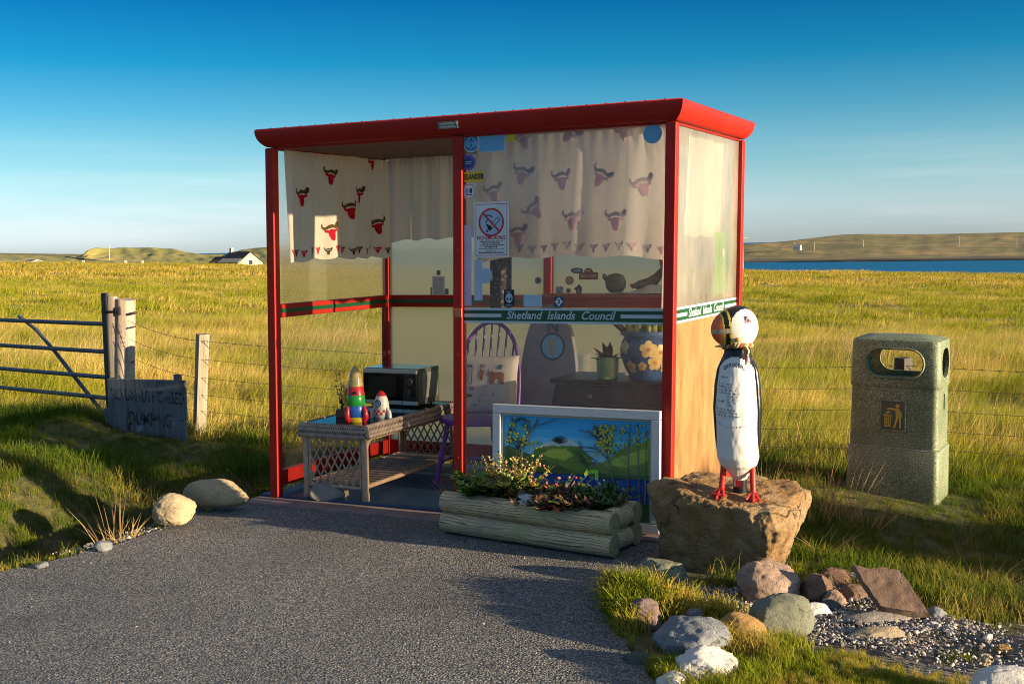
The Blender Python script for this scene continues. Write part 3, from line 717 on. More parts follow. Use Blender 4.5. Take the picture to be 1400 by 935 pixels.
def fms(lst): return [(*fm(px, py), s, r_, f_) for px, py, s, r_, f_ in lst]
ms = fms([(715, 240, .102, -.25, 1), (771, 247, .102, .1, 1), (823, 243, .102, -.5, 1), (882, 255, .102, .25, 1), (732, 288, .10, .7, 1), (786, 302, .10, 0, 1), (845, 302, .102, 0, 1), (709, 322, .10, .1, 1), (855, 180, .102, .2, 1), (781, 183, .10, -.7, 1), (718, 192, .10, .3, 1), (677, 265, .10, .2, 1)])
CMF = [CLOX, CLOM, CLOH, CLOH]
curtain('curtain', 'wide cream curtain with faded pink horned heads behind the stickered front pane', 1.15, .705, .026, -.0, 3.2, CMF, lambda x, z, d: shear((1.385+x, .085+d, ctop+z)), [q for q in ms if .07 < q[0] < 1.08], True, 13, sag=-.02, group=GC)
# right wall seen through the sunlit pane
curtain('curtain', 'long narrow cream drape behind the front half of the right pane', .26, .98, .03, .06, 2, CLOR, lambda x, z, d: shear((LEN-.075-d, .10+x-.06*z*0, ctop+z)), (), False, 21, group=GC)
curtain('curtain', 'short cream curtain behind the back half of the right pane, above a green sheet', .72, .58, .034, .01, 3.2, CLOR, lambda x, z, d: shear((LEN-.085-d, .56+x, ctop+z)), (), False, 23, group=GC)
# green sheet hanging under it
bg0, cg1 = sp(968, 318, LEN-.07); bg1, cg0 = sp(1003, 400, LEN-.07); bg1 = min(bg1, DEP-.07)
mb = MB(); Lg, Hg = bg1-bg0, cg1-cg0
mb.grid(lambda u, v: shear((LEN-.065-.012*math.sin(u*7)-.004*math.sin(u*23), bg0+u*Lg+.01*math.sin(v*4), cg1-.0-v*(Hg+.01*math.sin(u*9)))), 30, 20)
gs = mb.build('green_sheet', CLOG, smooth=60); gs.location = O; gs.rotation_euler.z = TH; tag(gs, 'bright green sheet hanging inside the right pane', 'sheet')
mb = MB(); hb, hc = sp(981, 346, LEN-.05); mb.disc(hb, hc, .018, lambda x, y, t: shear((LEN-.052+t, x, y)), 0, .003, 0, 20, 1.6); hl_ = mb.build('tag', WHITE, gs); hl_['label'] = 'white oval tag'
# floral cloth behind the front pane
fa0, fc1 = fp(668, 366, .6); fa1, fc0 = fp(697, 420, .6)
mb = MB(); mb.grid(lambda u, v: shear((fa0+u*(fa1-fa0), .62+.012*math.sin(u*9), fc1+.1-v*(fc1-fc0+.16))), 24, 12)
fc_ = mb.build('floral_cloth', FLOR, smooth=60); fc_.location = O; fc_.rotation_euler.z = TH; tag(fc_, 'dark floral cloth hanging behind the pane under the notice', 'cloth')
# ------------------------------------------------------------------ things inside
def at(name, a, b, c, rz, label, cat, group=None):
    return empty(name, lw(a, b, c), TH+rz, label, cat, group)
# rattan coffee table
TA0, TA1, TB0, TB1, TZ = .17, .665, .02, 1.24, .465
tw, tl_ = TA1-TA0, TB1-TB0
t = at('rattan_table', TA0, TB0, FZ, 0, 'low rattan coffee table with lattice ends, standing in the open bay', 'table')
mb = MB()
for (x, y) in ((.03, .03), (tw-.03, .03), (.03, tl_-.03), (tw-.03, tl_-.03)):
    m1 = MB(); m1.tube([(x, y, 0), (x, y, TZ-.08)], .021, 10); m1.tube([(x, y, 0), (x, y, .05)], .024, 10)
    m1.build('leg', RATT, t, smooth=40)
# top slab with raised woven rim and dark glass insert
mb.box((tw/2, tl_/2, TZ-.045), (tw-.03, tl_-.03, .07)); mb.build('table_top', RATT2, t, bevel=.01)
mb = MB(); mb.box((tw/2, tl_/2, TZ-.004), (tw-.07, tl_-.07, .008)); mb.build('glass_insert', mat('table_glass', (.012, .016, .022), None, 4, .06), t)
mb = MB()
def weave(p, q, out):
    p, q = Vector(p), Vector(q); d = q-p; L_ = d.length; d.normalize(); k_ = int(L_/.017); o_ = Vector(out)
    for i in range(k_):
        c = p+d*(L_*(i+.5)/k_)
        for s_, (z0, z1) in enumerate(((TZ-.083, TZ-.052), (TZ-.052, TZ-.022), (TZ-.022, TZ+.004))):
            sg = 1 if s_ % 2 else -1; e_ = .012*sg
            a_ = c-d*e_+Vector((0, 0, z0))+o_*(.002 if s_ < 2 else -.004); b_ = c+d*e_+Vector((0, 0, z1))+o_*(.002 if s_ < 1 else -.004 if s_ == 1 else -.016); m_ = (a_+b_)/2+o_*.006
            mb.tube([a_, m_, b_], [.004, .0085, .004], 6)
weave((0, .0, 0), (tw, .0, 0), (0, -1, 0)); weave((tw, 0, 0), (tw, tl_, 0), (1, 0, 0)); weave((0, tl_, 0), (0, 0, 0), (-1, 0, 0)); weave((tw, tl_, 0), (0, tl_, 0), (0, 1, 0))
mb.build('woven_rim', RATT2, t, smooth=50)
def lattice(p0, ex, wid, z0, z1, name):
    mb = MB(); p0 = Vector(p0); ex = Vector(ex); hh = z1-z0; slope = 1.75; pitch = .054; dx = hh/slope
    for s_ in (1, -1):
        k_ = int((wid+dx)/pitch)+1
        for i in range(k_+1):
            xa = i*pitch-dx if s_ > 0 else i*pitch; xb = xa+s_*dx
            pa_, pb_ = Vector((xa, 0)), Vector((xb, hh))
            ts = sorted([(0-xa)/(xb-xa), (wid-xa)/(xb-xa)]); t0, t1 = max(0, ts[0]), min(1, ts[1])
            if t1-t0 < .05: continue
            A_1 = pa_.lerp(pb_, t0); B_1 = pa_.lerp(pb_, t1); off = ex.cross(Vector((0, 0, 1)))*(.0035*s_)
            mb.tube([p0+ex*A_1.x+Vector((0, 0, z0+A_1.y))+off, p0+ex*B_1.x+Vector((0, 0, z0+B_1.y))+off], .0056, 6)
    for zz in (z0, z1): mb.tube([p0+Vector((0, 0, zz)), p0+ex*wid+Vector((0, 0, zz))], .009, 7)
    for xx in (0, wid): mb.tube([p0+ex*xx+Vector((0, 0, z0)), p0+ex*xx+Vector((0, 0, z1))], .009, 7)
    mb.build(name, RATT, t, smooth=50)
lattice((.06, .03, 0), (1, 0, 0), tw-.12, .075, TZ-.09, 'lattice_panel'); lattice((.06, tl_-.03, 0), (1, 0, 0), tw-.12, .075, TZ-.09, 'lattice_panel')
mb = MB()
for x in (.03, tw-.03): mb.tube([(x, .03, .085), (x, tl_-.03, .085)], .014, 8)
for i in range(17): y = .06+i*(tl_-.12)/16; mb.tube([(.03, y, .092), (tw-.03, y, .092)], .009, 7)
mb.build('lower_shelf', RATT, t, smooth=40)
mb = MB()
for x in (.03, tw-.03):
    ptsb = [(x, .055, .1), (x, .055, TZ-.15)]+[(x, .055+.06*(1-math.cos(q)), TZ-.15+.06*math.sin(q)) for q in (.4, .8, 1.2, 1.57)]+[(x, tl_-.055-.06*(1-math.cos(q)), TZ-.15+.06*math.sin(q)) for q in (1.57, 1.2, .8, .4)]+[(x, tl_-.055, TZ-.15), (x, tl_-.055, .1)]
    mb.tube(ptsb, .010, 8)
mb.build('side_hoop', RATT, t, smooth=50)
TOP = FZ+TZ+.0005
# microwave
mw_, md_, mh_ = .435, .30, .245
mo = at('microwave', .095, TB1-.345, TOP, -.03, 'silver microwave oven with black door at the back of the rattan table', 'microwave')
mb = MB(); mb.box((mw_/2, md_/2+.012, mh_/2+.012), (mw_, md_-.024, mh_)); mb.build('body', BODYM, mo, bevel=.006)
mb = MB(); mb.box((mw_/2, md_/2+.012, mh_+.0135), (mw_-.006, md_-.03, .003)); mb.build('top_panel', mat('microwave_top', (.34, .36, .38), None, 5, .12, metal=.85), mo)
mb = MB(); mb.box((mw_*.37, .006, mh_/2+.012), (mw_*.74-.004, .024, mh_-.06)); dr_ = mb.build('door', GLASSD, mo, bevel=.004)
mb = MB(); mb.box((mw_*.37, -.0075, mh_/2+.012), (mw_*.52, .003, mh_-.11)); mb.build('window', mat('mesh_window', (.02, .02, .022), None, 9, .15), dr_)
mb = MB(); mb.box((mw_/2, .006, mh_+.012-.016), (mw_, .024, .028)); mb.build('top_strip', STEELB, mo, bevel=.003)
mb = MB(); mb.box((mw_*.37, .006, .027), (mw_*.74-.004, .024, .028)); mb.box((mw_*.87, .006, .027), (mw_*.26-.003, .024, .028)); mb.build('bottom_strip', STEELB, mo, bevel=.003)
mb = MB(); mb.box((mw_*.87, .007, mh_/2+.012), (mw_*.26-.004, .022, mh_-.06)); cp_ = mb.build('control_panel', mat('panel_black', (.015, .015, .017), None, 9, .3), mo, bevel=.003)
for z in (mh_*.66, mh_*.36):
    mb = MB(); mb.tube([(mw_*.87, -.004, z+.012), (mw_*.87, -.020, z+.012)], [.028, .024], 24); mb.box((mw_*.87, -.022, z+.012), (.006, .006, .044)); mb.build('knob', mat('knob_dark', (.04, .04, .042), None, 9, .3), cp_, smooth=40)
mb = MB(); mb.box((mw_+.002, md_/2+.02, mh_/2+.02), (.006, md_-.09, mh_-.07)); mb.build('side_panel', mat('side_grey', (.22, .23, .21), (.17, .18, .16), 9, .5), mo, bevel=.002)
mb = MB()
for x in (.04, mw_-.04):
    for y in (.05, md_-.04): mb = MB(); mb.tube([(x, y, 0), (x, y, .014)], .014, 10); mb.build('foot', BLACK, mo)
pass
# big toy rocket with handle (a jug-like rocket), striped
rk = at('toy_rocket', TA0+.325, TB0+.165, TOP, 0, 'tall striped toy rocket with clear amber nose and yellow handle, on the rattan table', 'toy rocket')
mb = MB()
pr_ = [(.0, 0), (.056, 0), (.060, .006), (.060, .028), (.055, .033)]; mb.lathe(pr_, 28); mb.build('base', TOYY, rk, smooth=40)
for nm, m_, z0, z1, r0, r1 in (('blue_ring', TOYB, .033, .105, .056, .058), ('green_ring', TOYG, .105, .17, .058, .056), ('red_ring', TOYR, .17, .225, .056, .048)):
    mb = MB(); mb.lathe([(0, z0), (r0-.002, z0), (r0, z0+.003), (r1, z1-.003), (r1-.002, z1), (0, z1)], 28); mb.build(nm, m_, rk, smooth=40)
mb = MB(); mb.lathe([(.047, .225), (.044, .26), (.037, .295), (.026, .325), (.014, .347), (.0, .355)], 28); mb.build('nose', TOYC, rk, smooth=50)
for A in (.9, 2.4, 3.9, 5.4):
    mb = MB(); ca_, sa_ = math.cos(A-1.0), math.sin(A-1.0)
    mb.tube([(ca_*.060, sa_*.060, .008), (ca_*.074, sa_*.074, .03), (ca_*.072, sa_*.072, .07), (ca_*.060, sa_*.060, .105)], [.016, .02, .017, .006], 10); mb.build('fin', TOYR, rk, smooth=60)
mb = MB(); mb.tube([(-.046, .0, .215), (-.075, .01, .205), (-.093, .015, .17), (-.095, .015, .12), (-.082, .012, .09), (-.056, .006, .08)], .0095, 10); mb.build('handle', TOYY, rk, smooth=60)
mb = MB(); mb.prism([(.006, .192), (.03, .20), (.036, .182), (.02, .176), (.008, .18)], lambda x, y, t: (x, -math.sqrt(max(.053**2-x*x, 0))-t, y), .001, .003); mb.build('decal', BLACK, rk)
# little white rocket
wr = at('toy_rocket', TA0+.375, TB0+.385, TOP, 0, 'small white toy rocket with red tip and round blue window, beside the microwave', 'toy rocket')
mb = MB(); mb.lathe([(.0, 0), (.042, 0), (.048, .02), (.05, .05), (.047, .09), (.038, .125), (.031, .140)], 28); mb.build('body', TOYW, wr, smooth=40)
mb = MB(); mb.lathe([(.0315, .140), (.022, .158), (.010, .170), (0, .173)], 28); mb.build('nose', TOYR, wr, smooth=50)
def wrap(r): return lambda x, y, t: (math.sin(x/r)*(r+t), -math.cos(x/r)*(r+t), y)
mb = MB(); mb.disc(0, .095, .024, wrap(.047), 0, .003, 0); mb.disc(0, .095, .018, wrap(.047), .003, .004, 1); mb.build('window', [mat('dark_ring', (.05, .08, .16), None, 9, .3), CYAN], wr)
mb = MB()
for i in range(6):
    for j in range(2):
        mb.prism([(-.047+i*.016, .022+j*.016), (-.031+i*.016, .022+j*.016), (-.031+i*.016, .038+j*.016), (-.047+i*.016, .038+j*.016)], wrap(.0505), .0, .0012, (i+j) % 2)
mb.build('chequered_band', [TOYR, TOYW], wr)
for s in (-1, 1):
    mb = MB(); mb.tube([(s*.046, -.012, .066), (s*.062, -.012, .04), (s*.066, -.012, .0)], [.006, .014, .015], 10); mb.build('fin', TOYW, wr, smooth=60)
mb = MB()
for (x, y) in ((-.025, .062), (-.015, .066), (.02, .064), (-.005, .06)): mb.disc(x, y, .003, wrap(.0495), 0, .001, 0, 8)
mb.build('dots', BLACK, wr)
# small dried plant in a black base
def bunch(name, loc, label, cat, pot, stems, leafm, n=14, hgt=.2, spread=.05, leaf=.012, nl=9, group=None, seed=0, flat=.4, fl=None):
    rs = random.Random(seed); root = empty(name, loc, 0, label, cat, group)
    mb = MB(); lf = MB()
    for i in range(n):
        A = rs.uniform(0, 6.28); q = spread*math.sqrt(rs.random()); bx, by = math.cos(A)*q*.4, math.sin(A)*q*.4; hh = hgt*rs.uniform(.6, 1.05); tx, ty = bx+math.cos(A)*q*1.3, by+math.sin(A)*q*1.3
        pts = [Vector((bx+(tx-bx)*k_**1.6, by+(ty-by)*k_**1.6, hh*k_)) for k_ in (0, .35, .7, 1)]
        mb.tube(pts, [.0022, .002, .0016, .0008], 4)
        for j in range(nl):
            k_ = rs.uniform(.25, 1.0); p = pts[0].lerp(pts[3], k_); p.z = hh*k_; p.x = bx+(tx-bx)*k_**1.6; p.y = by+(ty-by)*k_**1.6
            d = Vector((rs.uniform(-1, 1), rs.uniform(-1, 1), rs.uniform(-.2, 1)*(1-flat)+.1)).normalized(); s_ = d.cross(Vector((0, 0, 1))).normalized(); l_ = leaf*rs.uniform(.6, 1.4); w_ = l_*.33; nn_ = s_.cross(d)
            lf.add([p, p+d*l_*.5+s_*w_-nn_*w_*.3, p+d*l_, p+d*l_*.5-s_*w_-nn_*w_*.3, p+d*l_*.5], [(0, 1, 4), (1, 2, 4), (2, 3, 4), (3, 0, 4)], rs.randrange(len(leafm)))
    if fl:
        n0 = len(leafm); leafm = list(leafm)+fl[0]; r2 = random.Random(seed+1)
        for i in range(fl[1]):
            A = r2.uniform(0, 6.28); q = fl[2]*math.sqrt(r2.random()); lf.lathe([(0, -fl[4]*.8), (fl[4]*.9, -fl[4]*.3), (fl[4], fl[4]*.4), (0, fl[4]*.8)], 6, n0+r2.randrange(len(fl[0])), (math.cos(A)*q, math.sin(A)*q, r2.uniform(*fl[3])))
    lf.build('foliage', leafm, root, smooth='keep'); mb.build('stem', stems, root)
    return root
STEMB = mat('stem_brown', (.10, .065, .035), None, 9, .8); STEMG = mat('stem_green', (.07, .10, .025), None, 9, .7)
WFL = mat('pale_petals', (.55, .52, .46), (.4, .36, .26), 40, .7)
LG1 = mat('leaf_mid_green', (.10, .18, .025), (.06, .12, .02), 40, .5); LG2 = mat('leaf_dark_green', (.05, .095, .02), (.03, .065, .016), 40, .5); LG3 = mat('leaf_light_green', (.20, .30, .04), (.14, .23, .03), 40, .5); LB1 = mat('leaf_brown', (.17, .085, .045), (.11, .055, .03), 40, .6); LB2 = mat('leaf_plum', (.075, .02, .025), (.05, .015, .018), 40, .5); LYE = mat('heather_yellow', (.60, .42, .09), (.44, .32, .06), 40, .6); LPK = mat('flower_pink', (.42, .16, .15), (.3, .10, .10), 40, .6); LRD = mat('flower_red', (.35, .03, .03), None, 40, .6)
dp = lw(TA0+.13, TB0+.33, TOP)
b_ = bunch('dried_plant', dp, 'pale dried plant in a black base, behind the striped rocket', 'plant', None, STEMB, [WFL, LG2], 22, .27, .05, .022, 14, seed=3)
mb = MB(); mb.box((0, 0, .025), (.11, .075, .05)); mb.build('base', BLACK, b_, bevel=.004)
# stone on the kerb in front of the table comes with the stones

# purple spindle chair
cx_, cy_ = 1.0, .86
ch = at('spindle_chair', cx_, cy_, FZ, 0.12, 'purple painted hoop-back spindle chair with a cushion on it', 'chair')
SZ = .42
mb = MB(); n_ = 40
def seat_r(A): return .225+.012*math.cos(2*A)
mb.prism([(seat_r(2*math.pi*i/n_)*math.cos(2*math.pi*i/n_)*1.04, seat_r(2*math.pi*i/n_)*math.sin(2*math.pi*i/n_)) for i in range(n_)], lambda x, y, t_: (x, y, t_), SZ-.03, SZ+.012); mb.build('seat', PURPLE, ch, bevel=.012)
lp = {}
for sx_, sy_ in ((-1, -1), (1, -1), (-1, 1), (1, 1)):
    top_ = Vector((sx_*.155, sy_*.145, SZ-.03)); bot = Vector((sx_*.225, sy_*.21, 0)); lp[(sx_, sy_)] = (top_, bot)
    ks = (0, .08, .2, .28, .36, .5, .62, .68, .75, .85, .93, 1); rs_ = (.013, .014, .019, .013, .017, .020, .020, .014, .018, .014, .018, .013)
    mb = MB(); mb.tube([top_.lerp(bot, q) for q in ks], list(rs_), 12); mb.build('leg', PURPLE, ch, smooth=60)
for sx_ in (-1, 1):
    p, q = lp[(sx_, -1)], lp[(sx_, 1)]; mb = MB(); a_, b2_ = p[0].lerp(p[1], .62), q[0].lerp(q[1], .62); mb.tube([a_, a_.lerp(b2_, .5), b2_], [.009, .014, .009], 10); mb.build('stretcher', PURPLE, ch, smooth=60)
mb = MB(); a_ = lp[(-1, -1)][0].lerp(lp[(-1, -1)][1], .62); a_ = (a_+lp[(-1, 1)][0].lerp(lp[(-1, 1)][1], .62))/2; b2_ = a_.copy(); b2_.x *= -1; mb.tube([a_, a_.lerp(b2_, .5), b2_], [.009, .014, .009], 10); mb.build('stretcher', PURPLE, ch, smooth=60)
hp = []
for i in range(25):
    A = math.pi*i/24; x = -.225*math.cos(A)*(1.0 if True else 1); z = SZ+.01+.60*(math.sin(A)**.62); hp.append((x*(1-.0), .165+.16*(z-SZ)/.6, z))
mb = MB(); mb.tube(hp, .0135, 10); mb.build('hoop', PURPLE, ch, smooth=60)
for i in range(7):
    x = -.165+i*.055; f_ = min(1, abs(x)/.225); z = SZ+.01+.60*(max(0, 1-f_*f_)**.5)**.62
    mb = MB(); mb.tube([(x*.85, .165, SZ), (x*.93, .165+.08*(z-SZ)/.6, (SZ+z)/2), (x, .165+.16*(z-SZ)/.6, z)], [.0075, .009, .006], 8); mb.build('spindle', PURPLE, ch, smooth=60)
# cushion with embroidered cattle, standing on the seat
cu_a, cu_b = cx_+.045, cy_+.02
cu = at('cushion', cu_a, cu_b, FZ+SZ+.012, .10, 'cream cushion embroidered with a brown cow, propped on the purple chair', 'cushion')
cw, chh = .44, .40
def cush(u, v, sgn):
    x, z = (u-.5)*2, (v-.5)*2; th_ = .055*max(0, (1-x**4)*(1-z**4))**.5; pin = 1-.05*(1-abs(z))*abs(x)
    X_ = x*cw/2*(1-.05*(1-z*z)); Z_ = z*chh/2*(1-.05*(1-x*x)); yy = sgn*th_
    tl = .22; return (X_, yy*math.cos(tl)+(Z_+chh/2)*math.sin(tl), Z_*math.cos(tl)-yy*math.sin(tl)+chh/2)
mb = MB(); mb.grid(lambda u, v: cush(u, v, -1), 24, 24); mb.grid(lambda u, v: cush(u, v, 1), 24, 24); mb.build('cushion_cover', CUSH, cu, smooth=60, weld=.0005)
def cpl(x, y, t_): p = Vector(cush(x/cw+.5, y/chh+.5, -1)); p.y -= .003+t_; return p
mb = MB()
def blob(P, mi, s=1, ox=0, oy=0):
    v, f_ = tri_fill(P); mb.add([cpl(ox+x*s, oy+y*s, 0) for x, y in v], f_, mi)
cow = [(-.42, .20), (-.50, .10), (-.36, .02), (-.30, -.05), (-.34, -.38), (-.26, -.38), (-.2, -.12), (-.12, -.14), (-.16, -.40), (-.08, -.40), (-.02, -.14), (.22, -.10), (.22, -.38), (.30, -.38), (.34, -.1), (.40, -.4), (.47, -.38), (.44, .0), (.46, .16), (.3, .24), (-.1, .22), (-.28, .30)]
blob(cow, 0, .13, .085, .055); blob([(-.5, .2), (-.44, .38), (-.40, .2)], 0, .13, .085, .06)
blob([(-.1, -.5), (.1, -.5), (.16, .1), (.2, .4), (.06, .3), (-.1, .5), (-.18, .2)], 0, .085, -.02, .07)
for q in range(60):
    x = random.uniform(-.055, .05); y = random.uniform(-.13, .0); 
    if abs(x) < .012+(-y)*.35: mb.add([cpl(x, y, 0), cpl(x+.005, y, 0), cpl(x+.003, y+.009, 0)], [(0, 1, 2)], 0)
for A in range(5): blob([(0, 0), (.3, .12), (.5, 0), (.3, -.12)], 1, .055, .095+.012*math.cos(A*1.25), .122+.012*math.sin(A*1.25))
for (x, y) in ((-.12, .125), (-.03, .125), (-.10, -.03)):
    for A in range(4): blob([(0, 0), (.2, .1), (.5, .02*A), (.2, -.08)], 2, .05, x+.014*math.cos(A*1.57+.6), y+.01*math.sin(A*1.57+.6))
fr_ = [(-.18, .0), (-.12, .0)]
for (x0_, y0_, x1_, y1_) in ((-.19, .0, -.188, .10), (-.095, .0, -.093, .11), (-.19, .0, -.095, .002), (-.19, .10, -.14, .125), (-.14, .125, -.095, .11)):
    mb.add([cpl(x0_, y0_, 0), cpl(x1_+.003, y0_ if x1_-x0_ < .01 else y0_+.0, 0), cpl(x1_+.003, y1_+.003, 0), cpl(x0_, (y1_ if x1_-x0_ < .01 else y0_)+.003, 0)], [(0, 1, 2, 3)], 2)
for i in range(5): mb.add([cpl(-.175, .02+i*.015, 0), cpl(-.115, .02+i*.015, 0), cpl(-.115, .025+i*.015, 0), cpl(-.175, .025+i*.015, 0)], [(0, 1, 2, 3)], 3)
blob([(-.5, 0), (-.2, .25), (.4, .2), (.5, 0), (.1, -.1), (-.3, -.25)], 2, .07, -.115, -.085); blob([(-.5, 0), (0, .2), (.5, 0), (0, -.2)], 3, .06, -.06, -.145); blob([(0, -.3), (.1, 0), (.0, .3), (-.08, .1)], 4, .06, .07, -.07)
mb.build('embroidery', [EMBR, EMBG, EMBK, mat('thread_grey', (.32, .33, .36), None, 9, .9), mat('thread_purple', (.3, .1, .3), None, 9, .9)], cu)
# tall grey board with N and a globe, leaning at the back
br = at('surf_board', 1.36, 1.16, FZ, -.05, 'tall grey board with rounded top, a letter N and a blue globe, behind the chair', 'board')
Hb = 1.16
def bw(z): q = z/Hb; return .215*(max(0, 1-max(0, (q-.45)/.55)**2.4))**.5*(1-.25*max(0, .45-q)/.45)
nb = 40; outl = [(-bw(i/nb*Hb), i/nb*Hb) for i in range(nb+1)]+[(bw(i/nb*Hb), i/nb*Hb) for i in range(nb-1, -1, -1)]
lean_b = .10
bpl = lambda x, y, t_: (x, y*lean_b*.9-t_, y)
mb = MB(); mb.prism(outl, bpl, -.02, .02); mb.build('board_body', BOARD, br, bevel=.008)
mb = MB(); mb.disc(.03, .87, .088, bpl, .021, .022, 0, 36); mb.ring(.03, .87, .080, .092, bpl, .022, .0228, 1, 36); mb.prism([(-.0, .93), (.05, .92), (.04, .86), (.06, .80), (.02, .82), (.01, .88)], bpl, .022, .0228, 2)
mb.text('N', .12, .03, 1.0, bpl, .023, 1, bold=.001)
for i, ch_ in enumerate('EZO'): pass
mb.build('emblem', [CYAN, BLACK, mat('emblem_tan', (.45, .36, .2), None, 9, .6)], br)
# dark bureau along the back-right
B0, B1, BD0, BD1, BZ = 1.70, 2.52, .50, .93, .765
bu = at('bureau', (B0+B1)/2, (BD0+BD1)/2, FZ, 0, 'dark wooden writing bureau against the right end of the shelter', 'bureau')
bwid, bdep = B1-B0, BD1-BD0; zt = BZ-FZ
mb = MB(); mb.box((0, .0, zt*.5-.02), (bwid-.04, bdep-.03, zt-.06)); mb.build('carcass', WOODD, bu, bevel=.004)
mb = MB(); mb.box((0, .0, zt-.0125), (bwid+.02, bdep+.02, .025)); mb.build('top', WOODD, bu, bevel=.005)
mb = MB(); mb.prism([(-bdep/2+.0, zt-.03), (-bdep/2-.12, zt-.26), (-bdep/2-.12, zt-.29), (-bdep/2, zt-.29)], lambda x, y, t_: (t_, x, y), -bwid/2+.02, bwid/2-.02); mb.build('sloped_flap', WOODD, bu, bevel=.004)
for i, z in enumerate((.12, .30)):
    mb = MB(); mb.box((0, -bdep/2-.0, z), (bwid-.10, .02, .15)); d_ = mb.build('drawer', WOODD, bu, bevel=.004)
    for x in (-.2, .2): mb = MB(); mb.tube([(x-.03, -bdep/2-.012, z), (x-.02, -bdep/2-.028, z-.008), (x+.02, -bdep/2-.028, z-.008), (x+.03, -bdep/2-.012, z)], .004, 6); mb.build('handle', mat('old_brass', (.12, .09, .04), None, 9, .4, metal=.7), d_)
mb = MB(); mb.tube([(-.13, -bdep/2-.075, zt-.09), (-.13, -bdep/2-.095, zt-.085)], .012, 10); mb.build('knob', mat('knob_brass', (.2, .16, .08), None, 9, .35, metal=.7), bu, smooth=40)
# spiky plant in green pot
pa_, _ = fp(835, 516, .56); sp_ = at('spiky_plant', pa_, .56, BZ+.0005, 0, 'dark spiky succulent in a small green patterned pot on the bureau', 'plant')
mb = MB(); mb.lathe([(0, 0), (.054, 0), (.062, .006), (.064, .03), (.066, .128), (.066, .135), (.058, .135), (.056, .11), (0, .11)], 36); mb.build('pot', POTG, sp_, smooth=40)
mb = MB()
for i in range(13):
    A = i*2.4+.3; el = .35+(i % 4)*.28; L_ = random.uniform(.10, .165); d = Vector((math.cos(A)*math.cos(el), math.sin(A)*math.cos(el), math.sin(el))); s_ = d.cross(Vector((0, 0, 1))).normalized(); n2 = s_.cross(d)
    b0_ = Vector((0, 0, .112)); vsx = []
    for k_, w_ in ((0, .016), (.35, .021), (.7, .012), (1, .001)):
        c_ = b0_+d*L_*k_+Vector((0, 0, -.02*k_*k_)); vsx += [c_-s_*w_, c_-n2*w_*.5, c_+s_*w_]
    fsx = []
    for k_ in range(3): fsx += [(k_*3, k_*3+1, k_*3+4, k_*3+3), (k_*3+1, k_*3+2, k_*3+5, k_*3+4), (k_*3+2, k_*3, k_*3+3, k_*3+5)]
    mb.add(vsx, fsx)
mb.build('leaves', mat('dark_succulent', (.05, .022, .02), (.035, .03, .015), 20, .4, c3=(.2, .07, .03), sc3=20, t3=.6), sp_, smooth=30)
# big blue flowered pot with cacti
ba_, _ = fp(889, 516, .62); bp_ = at('flowered_pot', ba_, .62, BZ+.0005, 0, 'large dark blue pot painted with cream flowers, planted with cacti, on the bureau', 'plant pot')
prB = [(0, 0), (.095, 0), (.105, .01), (.108, .03), (.135, .08), (.155, .14), (.158, .185), (.148, .23), (.135, .25), (.138, .262), (.155, .268), (.155, .29), (.140, .292), (.13, .27), (.125, .25), (0, .25)]
mb = MB(); mb.lathe(prB, 48); mb.build('pot', POTB, bp_, smooth=40)
def prof_r(z):
    for (r0_, z0_), (r1_, z1_) in zip(prB[1:], prB[2:]):
        if z0_ <= z <= z1_: return r0_+(r1_-r0_)*(z-z0_)/(z1_-z0_+1e-9)
    return .15
def potpl(x, y, t_): r_ = prof_r(y)+.0015+t_; A = x/.15; return (math.sin(A)*r_, -math.cos(A)*r_, y)
mb = MB()
def flower(x, y, s, mi=0, n_=5):
    for i in range(n_):
        A = i*6.283/n_+.3; v, f_ = tri_fill([(x+s*.55*math.cos(A)+s*.42*math.cos(q*.785), y+s*.55*math.sin(A)+s*.42*math.sin(q*.785)) for q in range(8)]); mb.add([potpl(a_, b_, .0004*i) for a_, b_ in v], f_, mi)
    v, f_ = tri_fill([(x+s*.22*math.cos(q*.785), y+s*.22*math.sin(q*.785)) for q in range(8)]); mb.add([potpl(a_, b_, .003) for a_, b_ in v], f_, 1)
flower(.06, .19, .055); flower(.13, .17, .05); flower(.10, .11, .05); flower(-.10, .20, .045); flower(-.06, .085, .042); flower(.02, .09, .03); flower(-.16, .16, .04); flower(.2, .18, .05); flower(.18, .09, .045)
for k_ in range(6):
    for s_ in (-1, 1):
        x, y = -.02+s_*.004, .14+k_*.014; v, f_ = tri_fill([(x, y), (x+s_*.022, y+.016), (x+s_*.026, y+.022), (x+s_*.006, y+.006)]); mb.add([potpl(a_, b_, 0) for a_, b_ in v], f_, 2)
mb.build('painted_flowers', [POTF, mat('flower_heart', (.5, .22, .08), None, 30, .3), mat('leaf_paint', (.18, .3, .36), None, 9, .3)], bp_)
mb = MB()
for i in range(14):
    A = i*2.399; q = .105*math.sqrt((i+.5)/14); x, y = math.cos(A)*q, math.sin(A)*q; hh = random.uniform(.07, .15); rr = random.uniform(.016, .026)
    mb.tube([(x, y, .245), (x*1.05, y*1.05, .25+hh*.5), (x*1.1, y*1.1, .25+hh*.9), (x*1.1, y*1.1, .25+hh)], [rr*.9, rr, rr*.8, rr*.2], 10)
mb.build('cacti', mat('cactus', (.10, .15, .03), (.3, .28, .08), 60, .6, .4, 90, c3=(.5, .42, .14), sc3=90, t3=.6), bp_, smooth=60)
mb = MB()
for i in range(7):
    A = math.pi+(i-3)*.22; pts = [Vector((-.10, -.03, .25))+Vector((math.cos(A)*k_*.09, math.sin(A)*k_*.05, .10*k_-.02*k_*k_)) for k_ in (0, .5, 1, 1.5)]
    mb.tube(pts, [.012, .014, .010, .003], 6)
